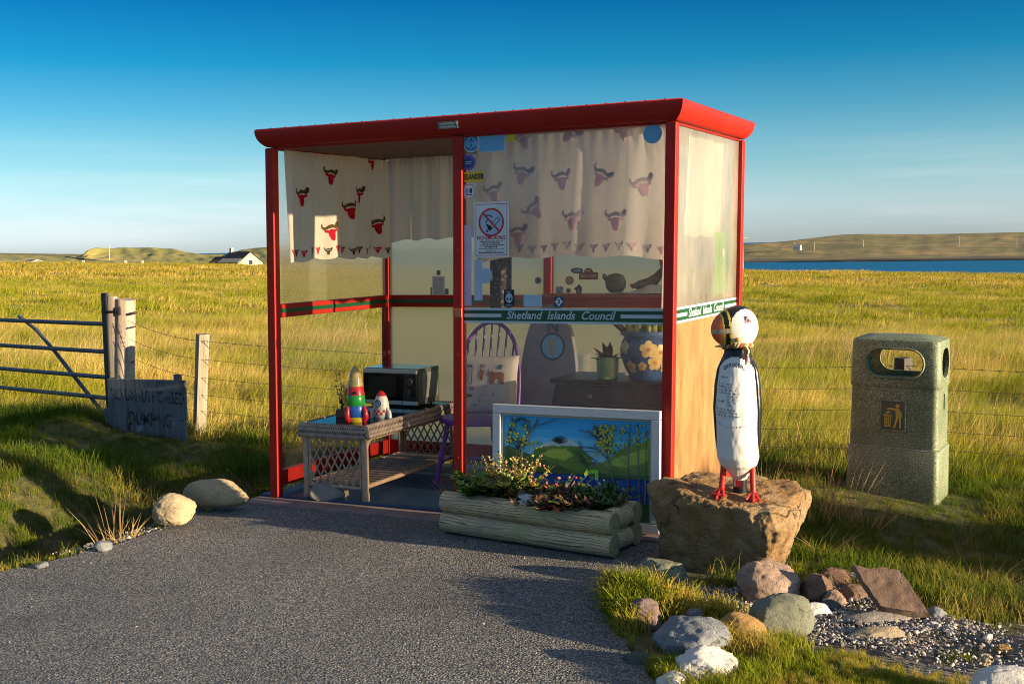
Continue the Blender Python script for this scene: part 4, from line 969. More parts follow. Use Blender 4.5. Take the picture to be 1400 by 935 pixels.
mb.build('red_leaves', mat('red_succulent', (.16, .035, .02), (.09, .03, .02), 20, .5), bp_, smooth=50)
mb = MB(); ka_, _ = fp(862, 512, .8); pk = at('packet', ka_+.03, .80, BZ+.0005, .3, 'red and white packet between the two plant pots', 'packet'); mb.box((0, 0, .065), (.09, .03, .13)); mb.build('carton', mat('packet_white', (.5, .48, .52), None, 9, .5), pk, bevel=.002)
mb = MB(); mb.box((0, -.0162, .085), (.088, .002, .03)); mb.build('label', TOYR, pk)
# window ledge on the back rail with ornaments
mb = MB(); mb.box(((1.30+LEN-.03)/2, DEP-.115, 1.232+.006), (LEN-.03-1.30, .20, .018)); o_ = spart(mb, 'window_ledge', mat('ledge_red', (.30, .06, .03), (.22, .05, .03), 9, .6), bevel=.003)
LZ = 1.2475
oa, _ = fp(842, 400, DEP-.11); to = empty('ornament', lw(oa+LEAN*LZ, DEP-.11, LZ), TH, 'dark round ornament like a tortoise on the back ledge', 'ornament')
mb = MB(); mb.lathe([(.0, -.07), (.045, -.06), (.068, -.03), (.072, 0), (.066, .03), (.045, .055), (0, .064)], 24, 0, (0, 0, .07), 1, .5); mb.build('shell', mat('dark_green_glaze', (.05, .055, .035), (.08, .075, .05), 60, .5, .5, 80), to, smooth=60)
mb = MB(); mb.tube([(-.06, -.0, .09), (-.075, -.005, .11), (-.075, -.012, .125)], [.016, .017, .012], 10); mb.build('head', mat('dark_olive', (.05, .055, .03), None, 9, .5), to, smooth=60)
ha, _ = fp(893, 400, DEP-.12); he = empty('hen_ornament', lw(ha+LEAN*LZ-.02, DEP-.12, LZ), TH+.4, 'dark feathered hen ornament with red comb on the back ledge', 'ornament')
mb = MB(); mb.tube([(-.11, 0, .05), (-.07, 0, .055), (.0, 0, .06), (.05, 0, .11), (.10, 0, .19)], [.012, .032, .045, .028, .006], 14); mb.build('body', mat('hen_dark', (.05, .04, .035), (.09, .07, .05), 50, .8, .8, 70), he, smooth=60)
mb = MB(); mb.tube([(-.105, 0, .05), (-.13, 0, .06)], [.02, .003], 8); mb.build('head', LRD, he, smooth=60)
ra, rc_ = fp(906, 372, DEP-.15)
ck = empty('bird_ornament', lw(ra+LEAN*1.4+.03, DEP-.17, 1.36), TH, 'red and green bird ornament standing by the right post', 'ornament')
mb = MB(); mb.tube([(-.03, 0, .06), (-.02, 0, .10), (.0, 0, .13), (.0, 0, .16)], [.01, .028, .026, .006], 12); mb.build('head', mat('bird_red', (.35, .05, .03), None, 9, .6), ck, smooth=60)
mb = MB(); mb.tube([(.02, 0, -.113), (.025, 0, -.08), (.03, 0, -.02), (.02, 0, .03), (-.02, 0, .07)], [.014, .016, .028, .042, .018], 12); mb.build('body', mat('bird_olive', (.14, .13, .03), (.2, .12, .04), 30, .6), ck, smooth=60)
sb_, _ = fp(820, 410, .9)
ss = empty('plastic_sheet', lw(1.95, DEP-.17, LZ), TH, 'crumpled clear plastic bag on the back ledge', 'plastic bag')
mb = MB(); mb.grid(lambda u, v: (u*.55-.12, (v-.5)*.13*(1-.3*u), .003+.055*math.exp(-((u-.55)/.22)**2)*(1-(2*v-1)**2)+.012*abs(fbm(u*9, v*4, 3))), 40, 14); mb.build('sheet', mat('plastic_bag', (.42, .42, .45), (.32, .31, .33), 12, .25, .3, 20), ss, smooth=60)
# ------------------------------------------------------------------ painting leaning in front
A0, C1 = fp(677.5, 553, -.05); A1, _c = fp(906, 553, -.05)
pw_ = A1-A0; ph_ = .655
pt = at('painting', (A0+A1)/2+LEAN*.6, -.055, FZ+.0005, 0, 'white framed landscape painting of hills and blue water leaning on the shelter front', 'painting')
pt.location = lw((A0+A1)/2+LEAN*.6, -.10, FZ+.001)
PLN = .035/.655
ppl = lambda x, y, t_: (x, y*PLN-t_, y)
fw_ = .05
for (xa, xb, ya, yb) in ((-pw_/2, pw_/2, ph_-fw_, ph_), (-pw_/2, pw_/2, 0, fw_), (-pw_/2, -pw_/2+fw_, fw_, ph_-fw_), (pw_/2-fw_, pw_/2, fw_, ph_-fw_)):
    mb = MB(); mb.prism([(xa, ya), (xb, ya), (xb, yb), (xa, yb)], ppl, -.008, .022); mb.build('frame', FRAMEW, pt, bevel=.004)
W2, y0_, y1_ = pw_/2-fw_-.012, fw_+.008, ph_-fw_-.012
for (xa, xb, ya, yb) in ((-W2-.012, W2+.012, y1_, y1_+.012), (-W2-.012, -W2, y0_, y1_), (W2, W2+.012, y0_, y1_), (-W2-.012, W2+.012, y0_-.008, y0_)):
    mb = MB(); mb.prism([(xa, ya), (xb, ya), (xb, yb), (xa, yb)], ppl, -.006, .008); mb.build('inner_slip', mat('cream_slip', (.5, .47, .38), None, 9, .6), pt)
def paint(name, c1, c2, sc=20, st=(1, 1, 1), c3=None): return mat(name, c1, c2, sc, .55, .2, 120, stretch=st, c3=c3, sc3=30, t3=.56)
P_SKY = paint('paint_sky', (.02, .33, .72), (.06, .45, .85), 3, (.6, 1, 3)); P_LAKE = paint('paint_lake', (0.0102, 0.068, 0.374), (0.0204, 0.1275, 0.544), 6, (.4, 1, 4)); P_H1 = paint('paint_dark_hill', (0.034, 0.0935, 0.034), (0.085, 0.17, 0.0425), 12); P_H2 = paint('paint_green_hill', (0.153, 0.289, 0.034), (0.085, 0.187, 0.034), 9, c3=(.2, .28, .05)); P_H3 = paint('paint_right_hill', (0.204, 0.34, 0.051), (0.119, 0.204, 0.051), 9, c3=(.25, .26, .06)); P_HZ = paint('paint_snowy_top', (0.408, 0.561, 0.612), (0.578, 0.68, 0.646), 30); P_TR = paint('paint_trunk', (0.13, 0.115, 0.08), (0.26, 0.24, 0.17), 20); P_LF = paint('paint_leaf', (0.374, 0.442, 0.051), (0.544, 0.51, 0.068), 60); P_BK = paint('paint_dark', (.012, .02, .02), (.02, .03, .02), 30)
mb = MB(); rect_ = lambda xa, xb, ya, yb, t0, t1, mi: mb.prism([(xa, ya), (xb, ya), (xb, yb), (xa, yb)], ppl, t0, t1, mi)
HH = y1_-y0_; X = lambda u: -W2+2*W2*u; Y_ = lambda v: y0_+HH*(.13+.87*v if v > .001 else 0)
rect_(-W2, W2, y0_, y1_, -.006, .0, 0)
layer = [0.0]; SKB = [paint('paint_sky_%s' % w_, c_, tuple(q*1.25 for q in c_), 4, (.6, 1, 3)) for w_, c_ in (('mid', (.06, .42, .76)), ('low', (.14, .50, .74)), ('pale', (.28, .58, .74)))]; HLT = paint('paint_hill_light', (.42, .52, .08), (.32, .44, .06), 14); LKL = paint('paint_lake_light', (.05, .24, .62), (.03, .18, .5), 9)
def poly(P, mi, jag=0):
    layer[0] += .0004; q = []
    for i, (u, v) in enumerate(P):
        q.append((X(u), Y_(v)))
        if jag and i < len(P)-1:
            for k_ in (.25, .5, .75): a_, b_ = P[i], P[i+1]; q.append((X(a_[0]+(b_[0]-a_[0])*k_), Y_(a_[1]+(b_[1]-a_[1])*k_+random.uniform(-jag, jag))))
    mb.prism(q, ppl, .0, layer[0], mi)
poly([(0, .34), (1, .34), (1, .86), (.7, .84), (.4, .87), (.2, .84), (0, .86)], 9, .012); poly([(0, .34), (1, .34), (1, .76), (.7, .73), (.4, .77), (.2, .74), (0, .77)], 10, .012); poly([(.1, .34), (1, .34), (1, .66), (.7, .62), (.4, .69), (.2, .64)], 11, .012)
poly([(0, .0), (1, 0), (1, .34), (0, .34)], 1)
for i in range(14): v0 = random.uniform(.08, .32); u0 = random.uniform(.05, .8); poly([(u0, v0), (u0+.1, v0+.004), (u0+random.uniform(.12, .2), v0), (u0+.1, v0-.004)], 13)
poly([(.20, .34), (.22, .60), (.30, .66), (.42, .68), (.54, .66), (.60, .56), (.63, .46), (.68, .34)], 3, .008)
poly([(.26, .56), (.34, .62), (.44, .64), (.50, .56), (.44, .50), (.34, .52)], 12, .012); poly([(.50, .60), (.54, .62), (.58, .52), (.61, .42), (.56, .45)], 2, .008)
poly([(.24, .615), (.30, .65), (.42, .672), (.52, .66), (.54, .69), (.47, .745), (.38, .72), (.30, .70)], 5, .012)
poly([(.60, .34), (.64, .46), (.72, .53), (.80, .66), (.90, .74), (1., .80), (1, .34)], 4, .01)
poly([(.72, .48), (.82, .60), (.92, .66), (.99, .70), (.99, .55), (.85, .46)], 12, .012)
poly([(0, .34), (0, .62), (.06, .62), (.14, .57), (.24, .53), (.36, .45), (.50, .38), (.60, .34)], 2, .01)
poly([(.60, .345), (.66, .375), (.80, .36), (1., .385), (1, .33), (.6, .33)], 2, .005)
poly([(.0, .0), (1, .0), (1, .05), (.8, .04), (.62, .06), (.5, .03), (.25, .05), (.1, .03), (0, .06)], 2, .01)
poly([(.72, .27), (.75, .285), (.77, .275), (.79, .27), (.77, .258), (.73, .258)], 8)
def twig(u0, v0, u1, v1, w0, w1, d=0, mi=6):
    layer[0] += .00002; a_, b_ = Vector((X(u0), Y_(v0))), Vector((X(u1), Y_(v1))); t_ = (b_-a_).normalized(); nn_ = Vector((-t_.y, t_.x)); q = [a_+nn_*w0, a_-nn_*w0, b_-nn_*w1, b_+nn_*w1]
    mb.prism([tuple(p) for p in q], ppl, .0, layer[0]+.0004, mi)
    if d > 0:
        for k_ in range(3):
            s_ = random.uniform(.3, .95); A = math.atan2(v1-v0, (u1-u0)*1.6)+random.choice((-1, 1))*random.uniform(.35, .9); l_ = math.hypot(u1-u0, v1-v0)*random.uniform(.35, .6)
            uu, vv = u0+(u1-u0)*s_, v0+(v1-v0)*s_; ue, ve = uu+l_*math.cos(A)/1.3, vv+l_*math.sin(A)
            if 0.01 < ue < .99 and .02 < ve < .985: twig(uu, vv, ue, ve, w1*.9, w1*.4, d-1, mi)
def puff(u, v, r):
    layer[0] += .00001; P = [(X(u)+r*(.6+.5*random.random())*math.cos(q*.7)*1.0, Y_(v)+r*(.7+.5*random.random())*math.sin(q*.7)) for q in range(9)]; P = [(min(max(a_, -W2), W2), min(max(b_, y0_), y1_)) for a_, b_ in P]; mb.prism(P, ppl, .0, layer[0]+.0002, 7)
random.seed(5)
for (u, v, du, dv) in ((.135, .38, .0, .36), (.135, .6, .11, .37), (.135, .62, -.08, .3)): twig(u, v, u+du, v+dv, .0036, .0014, 3)
for (u, v, uu, vv) in ((.80, .02, .71, .72), (.86, .02, .87, .97), (.94, .05, .92, .97), (.975, .05, .98, .9)): twig(u, v, uu, vv, .004, .0012, 2)
for (u, v) in ((.16, .84), (.16, .72), (.10, .78), (.23, .68), (.04, .72), (.07, .9)): 
    for q in range(9): puff(u+random.gauss(0, .018), v+random.gauss(0, .03), random.uniform(.0035, .008))
for i in range(110):
    q = random.random()**.6; puff(min(.985, random.gauss(.71, .035)), .55+.38*q+random.gauss(0, .02), random.uniform(.0035, .008))
for i in range(46): puff(random.uniform(.78, .98), random.uniform(.70, .96), random.uniform(.003, .007))
for i in range(7):
    A = .3+i*.42; twig(.40, .70, .40+.055*math.cos(A), .70+.075*math.sin(A)+.01, .0022, .0014, 0, 8)
mb.build('canvas', [P_SKY, P_LAKE, P_H1, P_H2, P_H3, P_HZ, P_TR, P_LF, P_BK]+SKB+[HLT, LKL], pt)
# ------------------------------------------------------------------ log planter
pFL = on_z(600, 730, 0)-O; pFR = on_z(836, 767, 0)-O
pa0, pa1 = pFL.dot(U), pFR.dot(U); pb = (pFL.dot(W)+pFR.dot(W))/2
plen = pa1-pa0; pdep = .40; LR = .0585
PANG = math.atan2((pFR-pFL).dot(W), (pFR-pFL).dot(U))
pn = at('log_planter', pa0, pFL.dot(W), 0.003, PANG, 'low planter of stacked green tinged half logs in front of the painting', 'planter')
def log(p, q, r, name='log'):
    p, q = Vector(p), Vector(q); d = (q-p).normalized(); mb = MB(); n_ = 20; k_ = 14
    up = Vector((0, 0, 1)); s_ = d.cross(up); vs = []
    for i in range(k_+1):
        c = p.lerp(q, i/k_); rr = r*(1+.03*fbm(c.x*4+p.z*9, c.y*4, 5)); 
        if i in (0, k_): rr *= .975
        for j in range(n_):
            A = 2*math.pi*j/n_; vs.append(c+s_*rr*math.cos(A)*.96+up*rr*math.sin(A)*(1+.02*math.sin(i+j)))
    fs = [(i*n_+j, i*n_+(j+1) % n_, (i+1)*n_+(j+1) % n_, (i+1)*n_+j) for i in range(k_) for j in range(n_)]
    mb.add(vs, fs, 0); mb.add([vs[j] for j in range(n_)], [tuple(range(n_))], 1); mb.add([vs[k_*n_+j] for j in range(n_)], [tuple(range(n_))], 1)
    return mb.build(name, [LOG, LOGEND], pn, smooth=45, weld=0)
for z in (LR, LR*3-.006):
    off = 0 if z < LR*2 else .004
    log((0, LR+off, z), (plen, LR+off, z), LR); log((.03, pdep-LR, z), (plen-.03, pdep-LR, z), LR)
    log((LR+.002, 2*LR, z), (LR+.002, pdep-2*LR, z), LR); log((plen-LR-.012, 2*LR-.002, z), (plen-LR-.012, pdep-2*LR+.002, z), LR*.97)
mb = MB(); mb.grid(lambda u, v: (.08+u*(plen-.16), .09+v*(pdep-.18), .165+.03*fbm(u*9, v*5, 1)+.02*math.sin(u*3.1)), 60, 24); mb.build('soil', SOIL, pn, smooth=60)
def pp(px, py, fr=.5, z=.18):
    """world point in the planter under image column px; fr = depth share"""
    best = None
    for i in range(200):
        a = plen*i/199; P = pn.matrix_world
        w_ = lw(pa0, pFL.dot(W))+ (U*math.cos(PANG)+W*math.sin(PANG))*a + (W*math.cos(PANG)-U*math.sin(PANG))*(pdep*fr)+Vector((0, 0, z))
        d = w_-CAM; X_ = 700+CF*d.dot(RT)/d.dot(_F)
        if best is None or abs(X_-px) < best[0]: best = (abs(X_-px), w_)
    return best[1]
GP = 'plants in the log planter'
def grass_tuft(name, loc, label, n, hgt, spread, mats, seed=0, cat='grass tuft', group=None, lean=(0, 0), w=.004, curl=.5):
    rs = random.Random(seed); root = MB()
    for i in range(n):
        A = rs.uniform(0, 6.283); q = spread*math.sqrt(rs.random())*.45; b0 = Vector((math.cos(A)*q, math.sin(A)*q, -.01)); hh = hgt*rs.uniform(.45, 1); A2 = A+rs.uniform(-.7, .7); o = spread*rs.uniform(.3, 1.1)
        tip = b0+Vector((math.cos(A2)*o+lean[0]*hh, math.sin(A2)*o+lean[1]*hh, hh)); mid = b0.lerp(tip, .5)+Vector((0, 0, hh*.16*curl)); tip.z -= hh*.25*curl*rs.random()
        t_ = Vector((-math.sin(A2+1.2), math.cos(A2+1.2), 0))*w*rs.uniform(.6, 1.2)
        root.add([b0-t_, b0+t_, mid-t_*.8, mid+t_*.8, tip], [(0, 1, 3, 2), (2, 3, 4)], rs.randrange(len(mats)))
    o = root.build(name, mats, loc=loc, smooth='keep'); return tag(o, label, cat, group)
def gmat(name, c1, c2):
    n = N(name); v = n.pos(); col = n.mix(n.ramp(n.noise(v, 40, 3), [(.35, 0.), (.65, 1.)]), c1, c2)
    d = n.n('ShaderNodeBsdfDiffuse'); n.l(col, d.inputs[0]); t = n.n('ShaderNodeBsdfTranslucent'); n.l(col, t.inputs[0]); m_ = n.n('ShaderNodeMixShader', _Fac=.35); n.l(d.outputs[0], m_.inputs[1]); n.l(t.outputs[0], m_.inputs[2])
    return n.end(m_.outputs[0])
GR1 = gmat('blade_green', (.075, .13, .018), (.05, .09, .012)); GR2 = gmat('blade_yellow_green', (.20, .22, .03), (.14, .17, .025)); GST = gmat('blade_straw', (.46, .34, .14), (.36, .25, .09)); GPK = gmat('blade_pinkish', (.36, .22, .15), (.3, .17, .11))
grass_tuft('wispy_grass', pp(622, 668, .4), 'wispy pinkish grass drooping over the left end of the log planter', 34, .15, .16, [GPK, GST], 4, 'plant', GP, (-.25, -.1), .0022)
grass_tuft('green_grass_plant', pp(642, 660, .55), 'upright bright green grass beside the red post in the planter', 46, .22, .08, [GR1], 6, 'plant', GP)
bunch('leafy_plant', pp(655, 680, .35, .165), 'low leafy green plant at the left of the log planter', 'plant', None, STEMG, [LG1, LG3, LG1], 40, .14, .13, .052, 14, GP, 11, .6)
bunch('leafy_plant', pp(684, 680, .42, .165), 'dark leafy plant with yellowing leaves left of the heather', 'plant', None, STEMG, [LG2, LG1, LYE], 40, .15, .13, .050, 14, GP, 12, .6)
hz = bunch('heather', pp(708, 670, .55, .165), 'tall heather with glowing yellow tips, tallest plant of the planter', 'plant', None, STEMB, [LG1, LYE, LYE], 64, .255, .14, .018, 26, GP, 13, .2, ([LPK, LYE], 46, .16, (.18, .265), .007))
bl = bunch('broad_leaf_plant', pp(716, 672, .5, .165), 'small plant with round bright green leaves below the heather', 'plant', None, STEMG, [LG3], 14, .13, .06, .085, 2, GP, 15, .5)
# white scallop shell
shp = pp(718, 690, .10, .205); sc_ = empty('scallop_shell', shp, TH+.2, 'white ribbed scallop shell on the soil of the log planter', 'shell')
mb = MB()
def scal(u, v):
    A = math.pi*(.06+.88*u); r_ = .055*v*(1+.03*math.cos(u*13*6.28)); bump_ = .018*math.sin(v*2.6)+.0035*math.cos(u*13*6.28)*v; return (r_*math.cos(A), -bump_-.0, r_*math.sin(A)*1.0+.0)
mb.grid(scal, 104, 12); mb.grid(lambda u, v: (lambda p: (p[0], p[1]+.004, p[2]))(scal(u, v)), 104, 12); sh_o = mb.build('valve', mat('shell_white', (.68, .68, .70), (.55, .56, .6), 30, .5), sc_, smooth=60); sh_o.rotation_euler.x = -.35; sh_o.scale = (1.25, 1.25, 1.25)
sh2 = pp(783, 688, .5, .185); sc2 = empty('scallop_shell', sh2, TH, 'small pale shell farther back among the brown plants', 'shell'); o2 = sh_o.copy(); COL.objects.link(o2); o2.parent = sc2; o2.scale = (.55, .55, .55)
bunch('withered_plant', pp(756, 690, .42, .165), 'withered brown plant just right of the white shell', 'plant', None, STEMB, [LB1, LB2, LB1, GST], 60, .11, .15, .045, 11, GP, 21, .5)
bunch('withered_plant', pp(775, 690, .35, .165), 'dark red brown plant in the middle right of the planter', 'plant', None, STEMB, [LB2, LB1, LG2], 60, .12, .14, .042, 11, GP, 22, .5)
bunch('withered_plant', pp(806, 690, .45, .165), 'brown plant around the foot of the green marker stick', 'plant', None, STEMB, [LB1, LG2, LB2], 46, .11, .12, .04, 11, GP, 23, .5)
bunch('leafy_plant', pp(828, 688, .6, .165), 'small dark green bush at the right end of the log planter', 'plant', None, STEMG, [LG1, LG2], 46, .15, .10, .036, 14, GP, 24, .4)
rf = bunch('red_flowered_plant', pp(760, 675, .6, .165), 'thin plant with small red and pink flowers behind the withered ones', 'plant', None, STEMG, [LG2, LG1], 26, .17, .16, .028, 9, GP, 25, .3, ([LRD, LPK], 12, .17, (.12, .18), .009))
# marker stick
mk = pp(822, 690, .35, .16); ms_ = empty('marker_stick', mk, TH, 'thin dark stick with a bright green bent top, standing in the planter', 'marker stick')
mb = MB(); mb.tube([(0, 0, -.02), (-.022, 0, .245)], .0035, 6); mb.build('stick', mat('stick_grey', (.12, .12, .11), None, 9, .5), ms_)
mb = MB(); mb.box((-.023, 0, .235), (.016, .006, .05)); mb.box((-.041, 0, .251), (.028, .006, .016)); mb.build('flag', mat('fluorescent_green', (.30, .75, .04), None, 9, .5), ms_)

# ------------------------------------------------------------------ rocks
def stonemat(name, c1, c2, c3, sc=7, speck=(.5, .48, .44), ts=.66, bump=.8, bs=26, bd=.012, crack=.6, cs=7):
    n = N(name); v = n.obj(); f = n.noise(v, sc, 10, .72, .4); col = n.ramp(f, [(.30, c1), (.5, c2), (.70, c3)])
    k = n.ramp(n.noise(v, sc*9, 6, .8), [(ts, 0.), (ts+.1, .8)]); col = n.mix(k, col, speck)
    pit = n.noise(v, sc*22, 4, .75); col = n.mix(n.ramp(pit, [(.30, .65), (.42, 0.)]), col, tuple(x*.3 for x in c1))
    wv = n.n('ShaderNodeTexNoise', _Scale=sc*.8, _Detail=6.); n.l(v, wv.inputs['Vector'])
    ad = n.n('ShaderNodeMix', data_type='VECTOR'); ad.inputs[0].default_value = .35; n.l(v, ad.inputs[4]); n.l(wv.outputs['Color'], ad.inputs[5])
    vo = n.n('ShaderNodeTexVoronoi', feature='DISTANCE_TO_EDGE', _Scale=float(cs)); n.l(ad.outputs[1], vo.inputs['Vector'])
    ck = n.ramp(vo.outputs['Distance'], [(0, crack), (.022, 0.)]); ck = n.math('MULTIPLY', ck, n.ramp(n.noise(v, sc*1.3, 3), [(.45, 0.), (.6, 1.)])); col = n.mix(ck, col, tuple(x*.25 for x in c1))
    hgt = n.math('ADD', n.noise(v, bs, 9, .74), n.math('MULTIPLY', n.noise(v, bs*5, 5, .75), .45)); hgt = n.math('SUBTRACT', hgt, n.math('MULTIPLY', ck, .6))
    return n.end(n.bsdf(col, .88, n.bump(hgt, bump, bd), spec=.25))
def rock(name, label, loc, size, seed, mats, k=14, planes=None, nz=.05, nplanes=12, rz=0, sub=5, cat='stone', group=None, flat=0., nz2=.022, cel=.10):
    """polytope of random planes, softened by k, displaced by noise; loc = centre"""
    rs = random.Random(seed)
    if planes is None:
        planes = []
        for i in range(nplanes):
            d = Vector((rs.gauss(0, 1), rs.gauss(0, 1), rs.gauss(0, .8))).normalized(); planes.append((d, rs.uniform(.78, 1.05)))
        planes.append((Vector((0, 0, -1)), .85))
    bm = bmesh.new(); bmesh.ops.create_icosphere(bm, subdivisions=sub, radius=1)
    N_ = np.array([p[0].normalized() for p in planes]); D_ = np.array([p[1] for p in planes])
    for v in bm.verts:
        d = np.array(v.co.normalized()); q = np.maximum(N_@d, 1e-3)/D_; s_ = float((q**k).sum()**(1/k)); r_ = 1/max(s_, .92)
        p = Vector(d)*r_; w_ = Vector((p.x, p.y, p.z))*1.7+Vector((seed*7.1, seed*3.3, 0)); vd = mnoise.voronoi(w_*1.9+Vector((mnoise.fractal(w_*2, 1, 2, 3), mnoise.fractal(w_*2+Vector((9, 0, 0)), 1, 2, 3), 0))*.35)[0]; r2 = 1+nz*mnoise.fractal(w_, 1., 2., 5)+nz2*mnoise.fractal(w_*6, .7, 2., 5)+cel*(min(vd[1]-vd[0], .25)-.15)
        v.co = Vector((p.x*size[0], p.y*size[1], p.z*size[2]))*r2
    me = bpy.data.meshes.new(name); bm.to_mesh(me); bm.free(); me.materials.append(mats)
    me.polygons.foreach_set('use_smooth', [True]*len(me.polygons))
    o = bpy.data.objects.new(name, me); COL.objects.link(o); o.location = loc; o.rotation_euler.z = rz
    return tag(o, label, cat, group)
BOUL = stonemat('boulder_stone', (.22, .115, .05), (.42, .26, .12), (.58, .45, .29), 4.5, (.20, .20, .14), .56, 1., 22, .04, .8, 3.2)
# boulder under the puffin, given in its own frame: x right, y away
bc = Vector((1.055, 5.72, .16))
PLN_ = [(Vector((.02, -.10, 1)), .195), (Vector((-.60, -.77, -.16)), .185), (Vector((-.30, -.93, .10)), .275), (Vector((.78, -.47, -.42)), .262), (Vector((.92, .3, -.2)), .345), (Vector((-.97, -.1, -.16)), .34), (Vector((-.55, .8, 0)), .36), (Vector((.2, 1, -.05)), .29), (Vector((-.45, -.45, .78)), .265), (Vector((.60, -.50, .45)), .335), (Vector((0, 0, -1)), .19), (Vector((-.35, -.55, -.75)), .25), (Vector((-.80, -.5, -.1)), .335), (Vector((.15, -.9, -.45)), .31)]
boulder = rock('boulder', 'large angular brown boulder with flat top, standing under the puffin figure', bc, (.97, .97, 1), 5, BOUL, 60, PLN_, .07, sub=7, nz2=.045, cat='boulder', cel=.17)
# other stones: (label, px centre, bottom px, width px, height px, depth ratio, seed, material, k, noise, planes)
SG = stonemat('stone_grey_green', (.12, .135, .10), (.18, .19, .145), (.25, .25, .19), 6); SB = stonemat('stone_blue_grey', (.13, .15, .175), (.2, .215, .235), (.30, .31, .32), 5); SDG = stonemat('stone_dark_green', (.05, .065, .06), (.08, .1, .085), (.12, .14, .12), 6, ts=.72)
SW = stonemat('stone_white', (.50, .48, .46), (.62, .6, .57), (.42, .36, .32), 5, (.3, .27, .25), .7); SY = stonemat('stone_yellow_brown', (.28, .17, .06), (.34, .21, .08), (.2, .12, .05), 6); SR = stonemat('stone_red_brown', (.11, .068, .05), (.175, .115, .085), (.25, .18, .14), 6); SP = stonemat('stone_pinkish', (.20, .13, .10), (.30, .21, .165), (.40, .30, .25), 8, (.5, .42, .36), .6); SBR = stonemat('stone_brown', (.12, .07, .045), (.18, .11, .075), (.25, .18, .13), 5); ST = stonemat('stone_tan', (.33, .26, .16), (.42, .34, .22), (.25, .2, .13), 7, (.5, .46, .38), .64); SLG = stonemat('stone_long_grey', (.2, .18, .165), (.27, .24, .22), (.33, .29, .25), 7); SPU = stonemat('stone_purple_brown', (.13, .085, .085), (.18, .125, .12), (.24, .18, .17), 6)
GS = 'loose stones beside the boulder'
STN = [
 ('greenish grey rounded stone half sunk in grass below the boulder', 903, 803, 66, 42, .9, 31, SG, 9, .06),
 ('purple brown stone nearly buried in the yellow tuft', 882, 862, 52, 42, .9, 32, SPU, 9, .06),
 ('small blue grey pebble on top of the big blue stone', 950, 853, 26, 22, .9, 33, SB, 7, .05),
 ('big smooth blue grey stone among the grass', 945, 897, 106, 50, .8, 34, SB, 7, .06),
 ('dark green oval stone at the asphalt edge', 873, 907, 52, 32, .8, 35, SDG, 5, .03),
 ('white jagged stone at the lower edge, in the grass', 966, 930, 84, 46, .8, 36, SW, 22, .07),
 ('small whitish lump at the very bottom beside the white jagged stone', 921, 946, 44, 26, .9, 37, SW, 12, .08),
 ('yellow brown rounded stone in the middle of the heap', 1016, 881, 70, 46, .8, 38, SY, 6, .03),
 ('large smooth grey green stone with a shadow across it', 1072, 869, 92, 62, .7, 39, SG, 7, .03),
 ('reddish brown block with pale side, leaning on the boulder', 1048, 822, 84, 60, .8, 40, SP, 16, .05),
 ('dark brown stone with a whitish crust right of the reddish block', 1114, 820, 48, 42, .9, 41, SBR, 12, .07),
 ('small pinkish white stone between brown ones', 1139, 823, 36, 24, .9, 42, SP, 9, .06),
 ('small rust brown stone touching the big slab', 1167, 816, 42, 24, .9, 43, SR, 12, .05),
 ('brown triangular stone at the back by the grass', 1141, 800, 46, 30, .6, 44, SBR, 22, .04),
 ('long rounded grey stone lying in front of the brown slab', 1203, 847, 104, 24, .42, 45, SLG, 7, .03),
 ('thin flat slab with a sunlit yellow edge on the gravel', 1208, 869, 92, 22, .5, 46, ST, 24, .04),
 ('pale bluish stone at the right end of the brown slab', 1278, 841, 32, 28, .8, 47, SB, 9, .05),
 ('small white and orange stone left of the gravel', 1113, 840, 50, 24, .7, 48, SW, 10, .07),
 ('small dark pebble alone on the gravel', 1285, 884, 14, 20, .8, 49, SDG, 8, .04),
 ('small tan pebble on the gravel near the white block', 1347, 892, 22, 16, .8, 50, ST, 8, .05),
 ('yellowish flat pebble on the gravel at the right', 1372, 876, 26, 14, .8, 51, SY, 10, .05),
 ('big white rough block cut by the lower right corner', 1378, 958, 134, 62, .6, 52, SW, 26, .04),
 ('small grey whitish pebble by the rust stone', 1164, 793, 22, 18, .9, 53, SW, 9, .06),
 ('small dark stone under the pinkish white one', 1133, 829, 30, 16, .9, 54, SDG, 9, .05),
]
for (lb, cx, by, w_, h_, dr, seed, m_, k_, nz) in STN:
    Yd = on_z(cx, by, 0).y; sc = Yd/CF; hx = w_*sc/2; hz_ = h_*sc/2*1.08; hy = hx*dr
    P = on_z(cx, by, 0); c = Vector((P.x, P.y+hy*.75, 0)); c.x = P.x*(c.y/P.y); c.z = max(gz(c.x, c.y), -.05)+hz_*.54
    rock('stone', lb, c, (hx*1.03, hy, hz_*1.1), seed, m_, k_*1.7, nz=nz*1.5, rz=0, group=GS, sub=5, nz2=.03)
